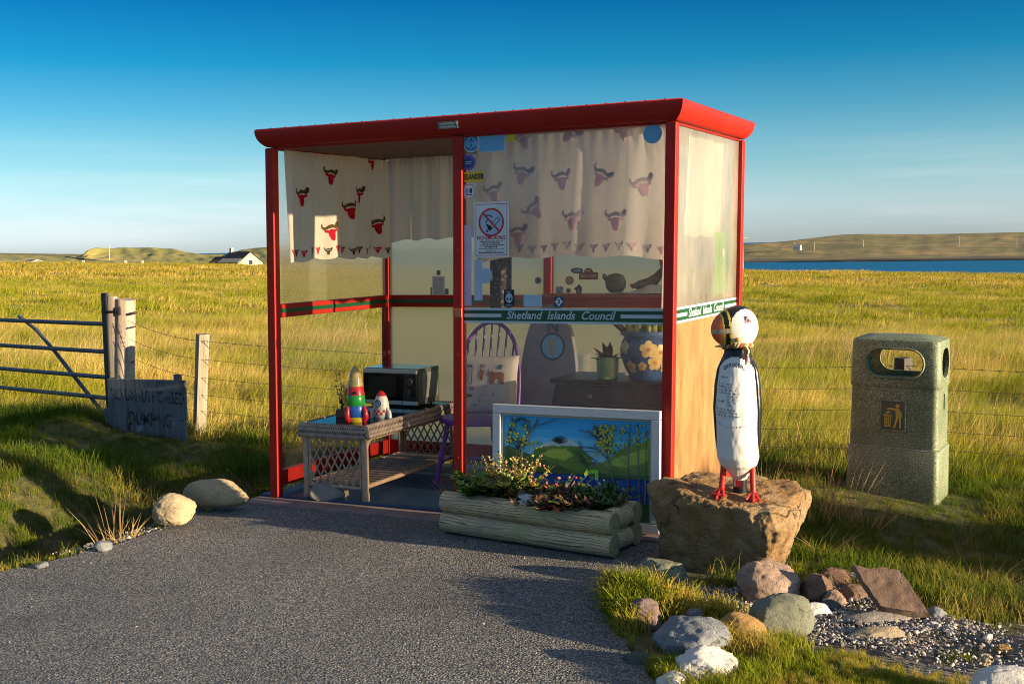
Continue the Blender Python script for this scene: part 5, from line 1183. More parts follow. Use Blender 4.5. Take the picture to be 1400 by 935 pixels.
# the big brown slab, tilted towards the viewer
def slab(label, pts, th_, m_, loc, rot, seed):
    bm = bmesh.new(); f_ = bm.faces.new([bm.verts.new((x, y, 0)) for x, y in pts]); r_ = bmesh.ops.extrude_face_region(bm, geom=[f_])
    for v in r_['geom']:
        if isinstance(v, bmesh.types.BMVert): v.co.z = th_; v.co.x *= .93; v.co.y *= .93
    bmesh.ops.recalc_face_normals(bm, faces=bm.faces); bmesh.ops.triangulate(bm, faces=bm.faces); bmesh.ops.subdivide_edges(bm, edges=bm.edges, cuts=7, use_grid_fill=True)
    for v in bm.verts: v.co += Vector((fbm(v.co.x*14+seed, v.co.y*14, v.co.z*14), fbm(v.co.x*14, v.co.y*14+seed, 4), fbm(v.co.x*20, v.co.y*20, seed)))*.006
    me = bpy.data.meshes.new('stone'); bm.to_mesh(me); bm.free(); me.materials.append(m_); me.polygons.foreach_set('use_smooth', [True]*len(me.polygons)); me.set_sharp_from_angle(angle=R(38))
    o = bpy.data.objects.new('stone', me); COL.objects.link(o); o.location = loc; o.rotation_euler = rot; return tag(o, label, 'stone', GS)
P = on_z(1226, 842, 0)
slab('large flat reddish brown slab tilted against the grass', [(-.17, .12), (-.11, .115), (-.04, .135), (.03, .12), (.075, .06), (.15, -.085), (.06, -.09), (-.055, -.08), (-.10, .0)], .03, SR, (P.x*1.0, P.y+.06, .066), (R(40), R(5), R(-12)), 3)
# stones on the left
for lb, cx, by, w_, h_, dr, seed, m_, k_, nz, z_ in (
    ('round tan stone with a flat sunlit face at the asphalt edge on the left', 238, 717, 57, 46, .9, 71, ST, 14, .05, .02),
    ('long rounded tan stone, half in shade, beside the shelter', 297, 696, 90, 43, .55, 72, ST, 5, .03, .02),
    ('oval grey stone on the kerb in front of the rattan table', 453, 687, 56, 28, .7, 73, SLG, 5, .03, .0),
    ('small bluish stone under the dry grass on the left', 141, 754, 26, 16, .8, 74, SB, 10, .05, .0),
    ('small grey stone at the far left asphalt edge', 57, 777, 20, 9, .8, 75, SB, 10, .05, .0)):
    Yd = on_z(cx, by, z_).y; sc = Yd/CF; hx = w_*sc/2; hz_ = h_*sc/2; hy = hx*dr; P = on_z(cx, by, z_); c = Vector((P.x, P.y+hy*.5, 0)); c.x = P.x*c.y/P.y; c.z = z_+hz_*.88
    rock('stone', lb, c, (hx*1.02, hy, hz_*1.05), seed, m_, k_, nz=nz, sub=5, group='loose stones on the left')

# ------------------------------------------------------------------ puffin figure on the boulder
dg = bpy.context.evaluated_depsgraph_get()
def drop(o, x, y, z0=3.):
    """height of the top of mesh object o under x, y (unrotated objects)"""
    h_, p, n_, i_ = o.ray_cast(Vector((x, y, z0))-o.location, Vector((0, 0, -1))); return (p.z+o.location.z) if h_ else 0
bpy.context.view_layer.update()
pfx, pfy = 1.072, 5.66
zt_ = drop(boulder, pfx, pfy)
hP = on_y(1006, 417, pfy).z; bot_ = zt_
PH = hP-zt_
pf = empty('puffin_figure', (pfx, pfy, zt_), R(-22), 'painted puffin figure with written white belly and red legs standing on the boulder', 'statue')
K = PH/.905        # model is drawn 0.905 tall; -y is its front
# body rings: (z, half width, half depth, y centre)
bodyr = [(.052, .018, .02, .06), (.070, .032, .035, .052), (.096, .046, .05, .04), (.122, .066, .062, .028), (.148, .088, .076, .016), (.186, .099, .086, .008), (.32, .099, .092, .0), (.42, .102, .092, -.002), (.52, .096, .085, 0), (.60, .085, .076, .002), (.655, .070, .066, .004), (.69, .062, .056, .006), (.715, .05, .048, .006), (.74, .046, .046, .006)]
def bring(z):
    for i in range(len(bodyr)-1):
        a_, b_ = bodyr[i], bodyr[i+1]
        if a_[0] <= z <= b_[0]:
            t_ = (z-a_[0])/(b_[0]-a_[0]); t_ = t_*t_*(3-2*t_)*.5+t_*.5; return [a_[j]+(b_[j]-a_[j])*t_ for j in (1, 2, 3)]
    return bodyr[-1][1:]
def bsurf(A, z, o_=0.):   # A = 0 faces -y
    w_, d_, yc = bring(z); return (K*1.0*((w_+o_)*math.sin(A)), K*(yc-(d_+o_)*math.cos(A)), K*z)
mb = MB(); nzv, nav = 110, 120; z0b, z1b = .052, .74
for i in range(nzv+1):
    z = z0b+(z1b-z0b)*i/nzv
    for j in range(nav): mb.v.append(bsurf(2*math.pi*j/nav, z, .0015*fbm(j*.25, z*16, 2)))
for i in range(nzv):
    for j in range(nav):
        z = z0b+(z1b-z0b)*(i+.5)/nzv; A = 2*math.pi*(j+.5)/nav; A = A-2*math.pi if A > math.pi else A
        lim = 3.2 if z < .16 else (1.95 if z < .40 else 1.45)
        if .16 <= z < .23: lim = 2.2+.4*math.sin(A*9)
        top_ = .665-.045*(abs(A)/1.2)**2
        w_ = abs(A) < lim and z < top_
        mb.f.append((i*nav+j, i*nav+(j+1) % nav, (i+1)*nav+(j+1) % nav, (i+1)*nav+j)); mb.m.append(0 if w_ else 1)
mb.f.append(tuple(range(nav))[::-1]); mb.m.append(0); mb.f.append(tuple(nzv*nav+j for j in range(nav))); mb.m.append(1)
mb.build('body', [PUFW, PUFB], pf, smooth=60)
for s in (-1, 1):
    mb = MB()
    def wing(u, v):
        z = .66-.46*v; half = .52*math.sin(math.pi*min(1, .12+.8*v))**.6*(1-.25*v); A = s*(1.58+(u-.5)*2*half*.62); th_ = .013*max(0, 1-(2*u-1)**2)**.5*(1-v**6)*min(1, .25+v*5)+.0006; 
        zz = max(z, .2); w_, d_, yc = bring(zz); return (K*1.0*((w_+th_)*math.sin(A)), K*(yc-(d_+th_)*math.cos(A)), K*z)
    mb.grid(wing, 20, 40); mb.build('wing', PUFB, pf, smooth=70)
# belly writing (small dark lines) bent round the belly
wr_ = lambda x, y, t_: bsurf(x/.1, y, .003+t_)
mb = MB()
for i, ch_ in enumerate('OFFICIAL'):
    q = (i-3.5)/3.5; mb.text(ch_, .026, q*.058, .628-.014*q*q, wr_, 0, 0, rot=-q*.28, bold=.0006)
for i, ch_ in enumerate('WELCOME'):
    pass
rs = random.Random(8)
def words(x0_, x1_, y, hh, sl_=-.06):
    x = x0_
    while x < x1_-.004:
        w_ = min(rs.uniform(.008, .024), x1_-x); n_l = max(1, int(w_/.005))
        for q in range(n_l):
            xa = x+q*.005; hb_ = hh*rs.choice((.6, .75, 1.)); yb_ = y+sl_*xa; mb.prism([(xa, yb_), (xa+.0014, yb_), (xa+.0016, yb_+hb_), (xa, yb_+hb_)], wr_, 0, .0006, 0)
            if rs.random() < .75: yy_ = yb_+rs.choice((0, hb_*.5, hb_-.0012)); mb.prism([(xa, yy_), (xa+.0038, yy_), (xa+.0038, yy_+.0012), (xa, yy_+.0012)], wr_, 0, .0006, 0)
        x += w_+.006
words(-.085, -.03, .565, .009); 
for i, (x0_, x1_) in enumerate(((-.088, -.0), (-.086, .02), (-.086, .012), (-.086, .03))): words(x0_, x1_, .535-i*.0145, .009)
for i in range(4): words(-.03, .025 if i < 3 else -.008, .478-i*.0135, .009)
words(-.088, -.035, .452, .009)
for i, (x0_, x1_) in enumerate(((-.090, .02), (-.088, .03), (-.086, .032))): words(x0_, x1_, .415-i*.0145, .009)
for i in range(17): q = (i-8)/8; x_ = q*.105; words(x_, x_+.0095, .335+.02*q*q, .009, 0)
mb.build('writing', BLACK, pf)
# head: egg seen three quarter, beak towards the left
hd = bpy.data.objects.new('head', None)
BR = .105
hz0 = .80
def headpt(th_, ph_):
    d = Vector((math.cos(ph_)*math.cos(th_), math.cos(ph_)*math.sin(th_), math.sin(ph_)))   # +x = beak
    x = d.x*(.136 if d.x > 0 else .098); f_ = 1-.50*max(0, d.x)**1.6; y = d.y*.094*f_; z = d.z*.103*(1-.10*max(0, d.x))
    return Vector((x, y, z))
mb = MB(); nt, npp = 128, 80
HA = R(-141)      # beak direction in the figure frame: to its right side and forward
HM = Matrix.Rotation(HA, 3, 'Z') @ Matrix.Rotation(R(6), 3, 'Y')
def hp_(v): q = HM @ v; return (K*q.x, K*(q.y+.004), K*(hz0+q.z))
for i in range(npp+1):
    ph_ = -math.pi/2+math.pi*i/npp
    for j in range(nt): mb.v.append(hp_(headpt(2*math.pi*j/nt, ph_)))
def hcol(d, p):
    x, y, z = p
    xb_ = .050+.014*(1-(z/.1)**2)
    if x > xb_:          # beak
        e_ = x-xb_
        if e_ < .008: return 3
        if abs(z+.004) < .011: return 6
        if e_ < .026: return 1
        if e_ < .032: return 3
        return 2 if (z > 0 or e_ > .045) else 5
    cx_, cz_ = -.014, -.006
    if ((x-cx_)/.086)**2+((z-cz_)/.092)**2 < 1 and abs(y) > .02: return 0
    return 1
for i in range(npp):
    for j in range(nt):
        th_ = 2*math.pi*(j+.5)/nt; ph_ = -math.pi/2+math.pi*(i+.5)/npp; p = headpt(th_, ph_); mb.f.append((i*nt+j, i*nt+(j+1) % nt, (i+1)*nt+(j+1) % nt, (i+1)*nt+j)); mb.m.append(hcol(None, p))
head = mb.build('head', [PUFW, PUFB, mat('beak_orange_red', (.82, .17, .06), (.72, .10, .04), 30, .4), PUFY, PUFW, PUFO, mat('beak_pale_line', (.6, .5, .36), (.35, .25, .15), 60, .5)], pf, smooth=70, weld=.0003)
def hside(x, z, s=1):
    # point on the left / right cheek
    best = None
    for j in range(400):
        th_ = s*math.pi*j/400; ph_ = math.asin(max(-1, min(1, z/.103))); p = headpt(th_, ph_)
        if best is None or abs(p.x-x) < best[0]: best = (abs(p.x-x), p)
    return best[1]
for s in (1, -1):
    e_ = hside(-.012, .035, s); n_ = Vector((0, s, 0)); mb = MB()
    tri = [(-.024, -.014), (.026, -.016), (.004, .028)]
    mb.add([hp_(Vector((e_.x+a_*.8, e_.y*(1-.0)+s*.004, e_.z+b_*.8))) for a_, b_ in tri]+[hp_(Vector((e_.x+a_*.8, e_.y-s*.006, e_.z+b_*.8))) for a_, b_ in tri], [(0, 1, 2), (5, 4, 3), (0, 3, 4, 1), (1, 4, 5, 2), (2, 5, 3, 0)], 0)
    for A in range(1): 
        c_ = [(e_.x+.006*math.cos(q*.785), e_.z+.006*math.sin(q*.785)) for q in range(8)]; mb.add([hp_(Vector((a_, e_.y+s*.0055, b_))) for a_, b_ in c_], [tuple(range(8))], 1)
    mb.build('eye', [mat('eye_pink', (.5, .12, .18), None, 9, .4), PUFB], head)
    g_ = hside(.040, -.050, s); mb = MB(); c0_ = Vector(hp_(g_)); mb.lathe([(0, -.012), (.012, -.009), (.0165, 0), (.012, .009), (0, .012)], 14, 0, c0_); mb.build('rosette', PUFO, head, smooth=60)
# legs and webbed feet
for s, yaw in ((-1, .25), (1, -.25)):
    fx, fy = s*.076, -.012
    wx = pf.matrix_basis @ Vector((K*fx, K*fy, 0)); zz = drop(boulder, wx.x, wx.y)-zt_
    mb = MB(); mb.tube([(K*s*.066, K*.006, K*.172), (K*s*.069, K*.002, K*.12), (K*fx, K*fy, zz+.012)], [.018, .0145, .014], 12); lg = mb.build('leg', PUFR, pf, smooth=60)
    mb = MB(); bx_, by_ = K*fx, K*fy
    for t3_ in (-1, 0, 1):
        A = -math.pi/2+yaw*s*0+s*.15+t3_*.52; e_ = Vector((math.cos(A), math.sin(A), 0)); L_ = .066+(.01 if t3_ == 0 else 0); wz = drop(boulder, *(pf.matrix_basis @ Vector((bx_+e_.x*L_, by_+e_.y*L_, 0))).xy)-zt_
        mb.tube([(bx_, by_, zz+.022), (bx_+e_.x*L_*.5, by_+e_.y*L_*.5, (zz+wz)/2+.017), (bx_+e_.x*L_, by_+e_.y*L_, wz+.007)], [.013, .010, .006], 8)
    Am = -math.pi/2+s*.15
    for t3_ in (-1, 0):
        A0_, A1_ = Am+t3_*.52, Am+(t3_+1)*.52; wz = zz-.004
        p0 = Vector((bx_, by_, zz+.016)); p1 = Vector((bx_+math.cos(A0_)*.06, by_+math.sin(A0_)*.06, wz+.012)); p2 = Vector((bx_+math.cos(A1_)*.06, by_+math.sin(A1_)*.06, wz+.012)); dz = Vector((0, 0, -.010))
        mb.add([p0, p1, p2, p0+dz, p1+dz, p2+dz], [(0, 1, 2), (5, 4, 3), (0, 3, 4, 1), (1, 4, 5, 2), (2, 5, 3, 0)])
    mb.build('foot', PUFR, lg, smooth=40)
# tail stub standing on the rock, with a painted label
tb = pf.matrix_basis @ Vector((0, K*.055, 0)); tzz = drop(boulder, tb.x, tb.y)-zt_
mb = MB(); mb.tube([(0, K*.055, tzz-.002), (0, K*.055, K*.13)], [.033, .036], 16); mb.build('tail', [PUFB], pf, smooth=40)
mb = MB(); 
mb.prism([(-.014, .03), (.012, .03), (.012, .085), (-.014, .085)], lambda x, y, t_: (math.sin(x/.035)*(.0355+t_), K*.055-math.cos(x/.035)*(.0355+t_), tzz+y), 0, .0015, 0); mb.prism([(-.024, .03), (-.0145, .03), (-.0145, .085), (-.024, .085)], lambda x, y, t_: (math.sin(x/.035)*(.0355+t_), K*.055-math.cos(x/.035)*(.0355+t_), tzz+y), 0, .0015, 1); mb.build('tail_label', [INKRED, WHITE], pf)
# twisted cord round the neck
mb = MB(); pts1, pts2, pts3 = [], [], []
for i in range(73):
    A = i/72*2*math.pi
    for k_, L_ in enumerate((pts1, pts2, pts3)):
        tw_ = A*9+k_*2.094; rr = .060+.009*math.cos(tw_); zz = .712+.009*math.sin(tw_)+.008*math.sin(A+1); L_.append((K*rr*math.sin(A), K*(.004-rr*math.cos(A)), K*zz))
for k_, L_ in enumerate((pts1, pts2, pts3)): mb.tube(L_, .0075, 6, k_, cap=False)
for k_, (dx, dz) in enumerate(((.02, -.055), (.03, -.03), (.012, -.07))):
    mb.tube([(K*.045, -K*.045, K*.715), (K*(.05+dx*.5), -K*.062, K*(.705+dz*.4)), (K*(.052+dx*.3), -K*.072, K*(.70+dz))], [.008, .008, .005], 6, (k_+1) % 3)
mb.tube([(-K*.05, -K*.04, K*.712), (-K*.075, -K*.05, K*.715), (-K*.095, -K*.055, K*.712)], [.008, .006, .003], 6, 2)
co_ = mb.build('neck_cord', [mat('cord_green', (.25, .27, .10), (.17, .2, .07), 40, .8), mat('cord_red', (.45, .06, .05), (.36, .05, .04), 40, .8), mat('cord_straw', (.5, .4, .2), (.4, .3, .14), 40, .8)], smooth=60)
co_.matrix_world = pf.matrix_basis.copy(); tag(co_, 'twisted red, green and straw coloured cord tied round the puffin neck', 'cord')
# ------------------------------------------------------------------ litter bin
BLc = on_z(1156, 693, -.14); BRc = on_z(1280, 704, -.14)
bz = -.14; bw_ = (BRc-BLc).length; bd_ = .40; bang = math.atan2(BRc.y-BLc.y, BRc.x-BLc.x)
Hbin = on_y(1225, 462, (BLc.y+BRc.y)/2+.1).z-bz
mid_ = (BLc+BRc)/2+Vector((-math.sin(bang), math.cos(bang), 0))*bd_/2
bn = empty('litter_bin', (mid_.x, mid_.y, bz), bang, 'speckled green litter bin with open slots and gold emblem, standing by the wire fence', 'litter bin'); bn.rotation_euler.y = R(1.3)
def rrect(w_, d_, r_, n_=6):
    P = []
    for cx, cy, a0 in ((w_/2-r_, d_/2-r_, 0), (-w_/2+r_, d_/2-r_, 90), (-w_/2+r_, -d_/2+r_, 180), (w_/2-r_, -d_/2+r_, 270)):
        for i in range(n_+1): A = R(a0+90*i/n_); P.append((cx+r_*math.cos(A), cy+r_*math.sin(A)))
    return P
def loft(secs, cap0=True, cap1=True):
    mb = MB(); k_ = None
    for (w_, d_, r_, z) in secs:
        P = rrect(w_, d_, r_); k_ = len(P); mb.v += [(x, y, z) for x, y in P]
    for i in range(len(secs)-1):
        for j in range(k_): mb.f.append((i*k_+j, i*k_+(j+1) % k_, (i+1)*k_+(j+1) % k_, (i+1)*k_+j)); mb.m.append(0)
    if cap0: mb.f.append(tuple(range(k_))[::-1]); mb.m.append(0)
    if cap1: mb.f.append(tuple((len(secs)-1)*k_+j for j in range(k_))); mb.m.append(0)
    return mb
def boolean(ob, cutters):
    for c in cutters:
        md = ob.modifiers.new('cut', 'BOOLEAN'); md.object = c; md.solver = 'EXACT'
    bpy.context.view_layer.update(); me = bpy.data.meshes.new_from_object(ob.evaluated_get(bpy.context.evaluated_depsgraph_get()))
    ob.modifiers.clear(); ob.data = me
    for c in cutters: bpy.data.objects.remove(c)
    me.polygons.foreach_set('use_smooth', [True]*len(me.polygons)); me.set_sharp_from_angle(angle=R(40)); return ob
w0 = bw_
zA, zB = Hbin*.365, Hbin*.725
mb = loft([(w0*1.0, bd_, .03, 0), (w0*1.03, bd_*1.02, .035, .03), (w0*1.01, bd_, .035, zA-.008), (w0*.995, bd_*.985, .035, zA)]); mb.build('lower_body', BIN, bn, smooth=40)
def slotpts(cx, cz, w_, hh): 
    P = []
    for i in range(9): A = -math.pi/2+math.pi*i/8; P.append((cx+w_/2-hh/2+hh/2*math.cos(A), cz+hh/2*math.sin(A)))
    for i in range(9): A = math.pi/2+math.pi*i/8; P.append((cx-w_/2+hh/2+hh/2*math.cos(A), cz+hh/2*math.sin(A)))
    return P
mb = loft([(w0*.975, bd_*.96, .035, zA), (w0*.955, bd_*.95, .035, zB-.006)]); midb = mb.build('middle_body', BIN, bn)
hood = loft([(w0*.965, bd_*.96, .035, zB-.006), (w0*.985, bd_*.98, .04, zB+.004), (w0*.985, bd_*.98, .045, zB+.03), (w0*.97, bd_*.97, .05, Hbin-.03), (w0*.95, bd_*.94, .06, Hbin-.008), (w0*.84, bd_*.80, .07, Hbin+.006), (w0*.5, bd_*.5, .07, Hbin+.016)]).build('hood', BIN, bn)
inner = loft([(w0*.90, bd_*.86, .03, zB+.035), (w0*.90, bd_*.86, .03, Hbin-.035)]).build('cut', BIN, bn)
sw_, shh = w0*.61, (Hbin-zB)*.56; scz = zB+(Hbin-zB)*.50
mb = MB(); mb.prism(slotpts(.0, scz, sw_, shh), lambda x, y, t_: (x, t_, y), -.5, .5); cut1 = mb.build('cut', BIN, bn)
mb = MB(); mb.prism(slotpts(.0, scz, bd_*.62, shh*1.1), lambda x, y, t_: (t_, x, y), -.6, .6); cut2 = mb.build('cut', BIN, bn)
boolean(hood, [inner, cut1, cut2])
# rim lip around the front slot
mb = MB(); P0 = slotpts(0, scz, sw_+.018, shh+.018); 
yl = -bd_*.982/2; mb.tube([(x, yl-.001, z) for x, z in P0]+[(P0[0][0], yl-.001, P0[0][1])], .007, 6, cap=False); mb.build('slot_rim', BIN, bn, smooth=60)
cuts = []
for z in (zB-.10, ): mb = MB(); mb.prism(slotpts(0, z, .03, .09) if False else [(-.02, z-.05), (.02, z-.05), (.02, z+.05), (-.02, z+.05)], lambda x, y, t_: (t_, x+.02, y), w0*.44, w0*.6); cuts.append(mb.build('cut', BIN, bn))
boolean(midb, cuts)
mb = MB(); mb.box((w0*.505, .02, .12), (.006, .03, .10)); mb.build('lock_slot', BLACK, bn)
# ledge between lower and middle body, in a paler mottled green
mb = loft([(w0*1.0, bd_*.99, .035, zA-.004), (w0*1.004, bd_*.994, .036, zA+.002), (w0*.97, bd_*.955, .035, zA+.010)]); mb.build('ledge', mat('pale_ledge', (.26, .28, .2), (.1, .13, .07), 60, .6), bn, smooth=40)
# emblem
ey = -bd_*.955/2-.001; ecx, ecz = .0, zA+(zB-zA)*.54
epl = lambda x, y, t_: (ecx+x, ey-t_-.004*0, ecz+y)
mb = MB(); mb.prism([(-.078, -.098), (.078, -.098), (.078, .098), (-.078, .098)], epl, -.01, .006, 0)
for P in ([(-.078, -.098), (-.070, -.098), (-.070, .098), (-.078, .098)], [(.070, -.098), (.078, -.098), (.078, .098), (.070, .098)], [(-.070, .090), (.070, .090), (.070, .098), (-.070, .098)], [(-.070, -.098), (.070, -.098), (.070, -.090), (-.070, -.090)]): mb.prism(P, epl, .006, .010, 2)
G_ = lambda P, t1=.009: mb.prism(P, epl, .006, t1, 1)
mb.disc(.026, .062, .013, epl, .006, .009, 1, 18)
G_([(.016, .045), (.036, .047), (.052, .020), (.056, -.008), (.046, -.012), (.020, -.012), (.016, .0)])
G_([(.016, .044), (.016, .032), (-.020, .040), (-.036, .034), (-.038, .042), (-.020, .050)])
G_([(.020, -.012), (.034, -.012), (.024, -.045), (.014, -.076), (.004, -.076), (.012, -.045)])
G_([(.036, -.012), (.050, -.012), (.052, -.045), (.050, -.078), (.040, -.078), (.040, -.045)])
G_([(-.046, .016), (-.026, .030), (-.014, .022), (-.034, .008)])
G_([(-.058, .006), (-.004, .002), (-.005, -.006), (-.057, -.002)])
for x in (-.052, -.040, -.028, -.016): G_([(x, -.002), (x+.006, -.002), (x+.006+.12*(-.031-x), -.07), (x+.12*(-.031-x), -.07)])
for y in (-.022, -.042, -.064): G_([(-.053+.1*(-.0-y)*.6, y), (-.009-.1*(-y)*.6, y), (-.009-.1*(-y)*.6, y-.006), (-.053+.1*(-y)*.6, y-.006)], .0095)
mb.build('emblem', [EMB, GOLD, BIN], bn)

# ------------------------------------------------------------------ gate, posts, sign, wire fence
def wpost(name, base, top, w_, label, cat, m_, seed, group=None, round_=False, slant=0):
    rs = random.Random(seed); b0 = Vector(base); t0_ = Vector(top); o = empty(name, (b0.x, b0.y, b0.z), 0, label, cat, group); d = t0_-b0; mb = MB(); n_ = 28 if round_ else 16; k_ = 26; vs = []
    for i in range(k_+1):
        f_ = i/k_; c = d*f_
        for j in range(n_):
            A = 2*math.pi*j/n_+.2
            if round_: r_ = w_/2*(1-.10*f_)*(1+.05*fbm(math.cos(A)*2+seed, math.sin(A)*2, f_*1.5))
            else: r_ = w_/2*min(1/max(abs(math.cos(A-.5)), 1e-3), 1/max(abs(math.sin(A-.5)), 1e-3), 1.28)
            r_ *= 1+.02*fbm(j*1.3, f_*9, seed); zz = slant*math.cos(A+.5)*(f_ > .99)
            vs.append(c+Vector((math.cos(A)*r_, math.sin(A)*r_, zz+(.012*fbm(j*.9, seed, 3) if i == k_ else 0))))
    fs = [(i*n_+j, i*n_+(j+1) % n_, (i+1)*n_+(j+1) % n_, (i+1)*n_+j) for i in range(k_) for j in range(n_)]+[tuple(k_*n_+j for j in range(n_))]
    mb.add(vs, fs); mb.build('timber', m_, o, smooth=50); return o
YP = 10.0
gp_b = on_y(169, 615, YP); gp_b.z = min(gp_b.z, .1); gp_t = on_y(171, 409, YP)
gp = wpost('gate_post', (gp_b.x, gp_b.y, -.05), gp_t, .185, 'thick weathered round gate post with rusty bolts, behind the lettered board', 'post', POSTW, 3, round_=True, slant=-.01)
q0, q1 = on_y(156, 600, YP-.02), on_y(154, 405, YP-.02)
mb = MB(); mb.bar(Vector((q0.x, q0.y, -.05))-Vector(gp.location), q1-Vector(gp.location), .055, .09, up=(0, 1, 0)); mb.build('side_batten', POSTW, gp, bevel=.006)
RUST = mat('rusty_bolt', (.09, .035, .02), (.04, .03, .03), 40, .8)
for (px, py) in ((183, 428), (182, 447), (181, 495)):
    p = on_y(px, py, YP-.06)-Vector(gp.location); mb = MB(); mb.tube([p+Vector((0, .06, 0)), p+Vector((.012, -.05, 0))], .012 if py == 428 else .007, 8); mb.build('bolt', RUST, gp)
p = on_y(164, 425, YP-.09)-Vector(gp.location); mb = MB(); mb.box(p, (.012, .012, .07)); mb.build('staple', RUST, gp)
YS = 9.62
s_b = on_y(271, 606, YS); s_t = on_y(277, 457, YS)
fpost0 = wpost('fence_post', (s_b.x, s_b.y, -.08), s_t, .092, 'short square weathered fence post right of the lettered board, leaning slightly', 'post', POSTD, 7, 'fence posts')
# gate
ga = on_y(148, 500, YP-.05)
GZ = [on_y(148, y, YP-.05).z for y in (443, 481, 516, 544.5, 573)]
gdir = Vector((-.80, .60, 0)).normalized()
gt = empty('field_gate', (ga.x, ga.y, GZ[-1]-.02), math.atan2(gdir.y, gdir.x), 'grey tubular steel field gate with five bars and a crossing brace', 'gate')
z0g = gt.location.z; GL = 2.9
for i, z in enumerate(GZ):
    mb = MB(); sag = (.0, -.0, -.0, 0., 0)[i]; mb.tube([(0, 0, z-z0g), (GL/2, 0, z-z0g+.0), (GL, 0, z-z0g+.005)], .0185, 10); mb.build('bar', GALV, gt, smooth=50)
mb = MB(); mb.box((0, 0, (GZ[0]+GZ[-1])/2-z0g+.09), (.05, .05, GZ[0]-GZ[-1]+.34)); mb.build('hinge_stile', GALVD, gt, bevel=.006)
mb = MB(); mb.tube([(GL, 0, GZ[0]-z0g+.02), (GL, 0, GZ[-1]-z0g-.02)], .02, 10); mb.build('end_stile', GALV, gt, smooth=50)
zt, zb = GZ[0]-z0g, GZ[-1]-z0g
mb = MB(); mb.tube([(.06, -.025, zb-.02), (.50, -.025, zb+(zt-zb)*.38), (.80, -.025, zb+(zt-zb)*.66), (1.08, -.025, zb+(zt-zb)*.90), (1.35, -.022, zt+.04)], .017, 10); mb.build('brace', GALV, gt, smooth=60)
mb = MB(); mb.tube([(.0, 0, zt+.10), (-.14, .0, zt+.105)], .011, 8); mb.tube([(.035, -.0, zt+.10), (-.02, -.0, zt+.10)], .02, 8); mb.build('hinge', RUST, gt)
# lettered board
YB = 9.35
c00, c10_, c11, c01 = on_y(147, 592, YB+.14), on_y(257, 602, YB-.12), on_y(256, 523, YB-.12), on_y(152, 516, YB+.14)
ux = (c10_-c00); sw = ux.length; ux.normalize()
sg = empty('warning_board', c00, math.atan2(ux.y, ux.x), 'old grey wooden board hand lettered against dumping, in the grass before the gate post', 'sign')
shh_ = c01.z-c00.z
mb = MB()
# planks: full upper board and the slats below, real pieces with gaps
def plank(x0_, x1_, z0_, z1_, t_=.022, y=0): mb.box(((x0_+x1_)/2, y, (z0_+z1_)/2), (x1_-x0_, t_, z1_-z0_))
plank(.0+.03, sw, .27*shh_, shh_*.985, .024); plank(.0, sw*.29, -.12, shh_*.46, .02, -.021); plank(sw*.30, sw*.985, -.16, .268*shh_, .022)
mb.build('boards', SIGNW, sg, bevel=.004)
mb = MB(); plank(sw*.84, sw*.92, -.15, shh_*1.08, .03, .028); plank(sw*.06, sw*.14, -.15, shh_*1.0, .03, .028); mb.build('stake', SIGNW, sg, bevel=.005)
mb = MB(); spl_ = lambda x, y, t_: (x, -.0125-t_, y)
mb.text('NO UNAUTHORISED', .135, sw*.53, shh_*.68, spl_, .0006, 0, sx=.545, bold=.0016, rot=-.035)
LETT = []
LETT.append(mb); mb = MB()
mb.text('DUMPING', .15, sw*.56, shh_*.27, lambda x, y, t_: (x, -.0125-t_, y), .0006, 0, sx=.60, bold=.0022, rot=-.03)
def fadedink():
    n = N('worn_black_paint'); v = n.obj(); f = n.ramp(n.noise(v, 17, 6, .75), [(.50, 0.), (.58, 1.)]); col = n.mix(f, (.012, .012, .014), (.15, .16, .18)); return n.end(n.bsdf(col, .8))
INKW = fadedink(); LETT[0].build('lettering', INKW, sg); mb.build('lettering', INKW, sg)
# wire fence: posts behind the shelter and to the right, strands between
fp0 = Vector((s_t.x, s_t.y, 0)); fp9 = on_y(1235, 505, 8.25)
fdir = Vector((fp9.x-fp0.x, fp9.y-fp0.y, 0)); flen = fdir.length; fdir.normalize()
fposts = [(fp0.x, fp0.y, s_t.z)]
for i, (s_, hh) in enumerate(((.585, .78),)):
    p = fp0+fdir*(flen*s_); zg = gz(p.x, p.y); wpost('fence_post', (p.x, p.y, zg-.2), (p.x+.01, p.y, zg+hh), .085, 'grey fence post behind the shelter', 'post', POSTD, 11+i, 'fence posts'); fposts.append((p.x, p.y, zg+hh))
pz_ = on_y(1235, 489, 8.25); zg = gz(pz_.x, pz_.y); wpost('fence_post', (pz_.x, pz_.y, zg-.2), (pz_.x, pz_.y, pz_.z), .095, 'grey fence post seen through the slot of the litter bin', 'post', POSTSH, 21, 'fence posts'); fposts.append((pz_.x, pz_.y, pz_.z))
p = Vector((pz_.x, pz_.y, 0))+fdir*2.6; zg = gz(p.x, p.y); wpost('fence_post', (p.x, p.y, zg-.2), (p.x, p.y, zg+.85), .085, 'grey fence post at the right end of the wire fence', 'post', POSTD, 22, 'fence posts'); fposts.append((p.x, p.y, zg+.85))
fposts.insert(0, (gp_t.x+.06, gp_t.y-.09, s_t.z+.16))
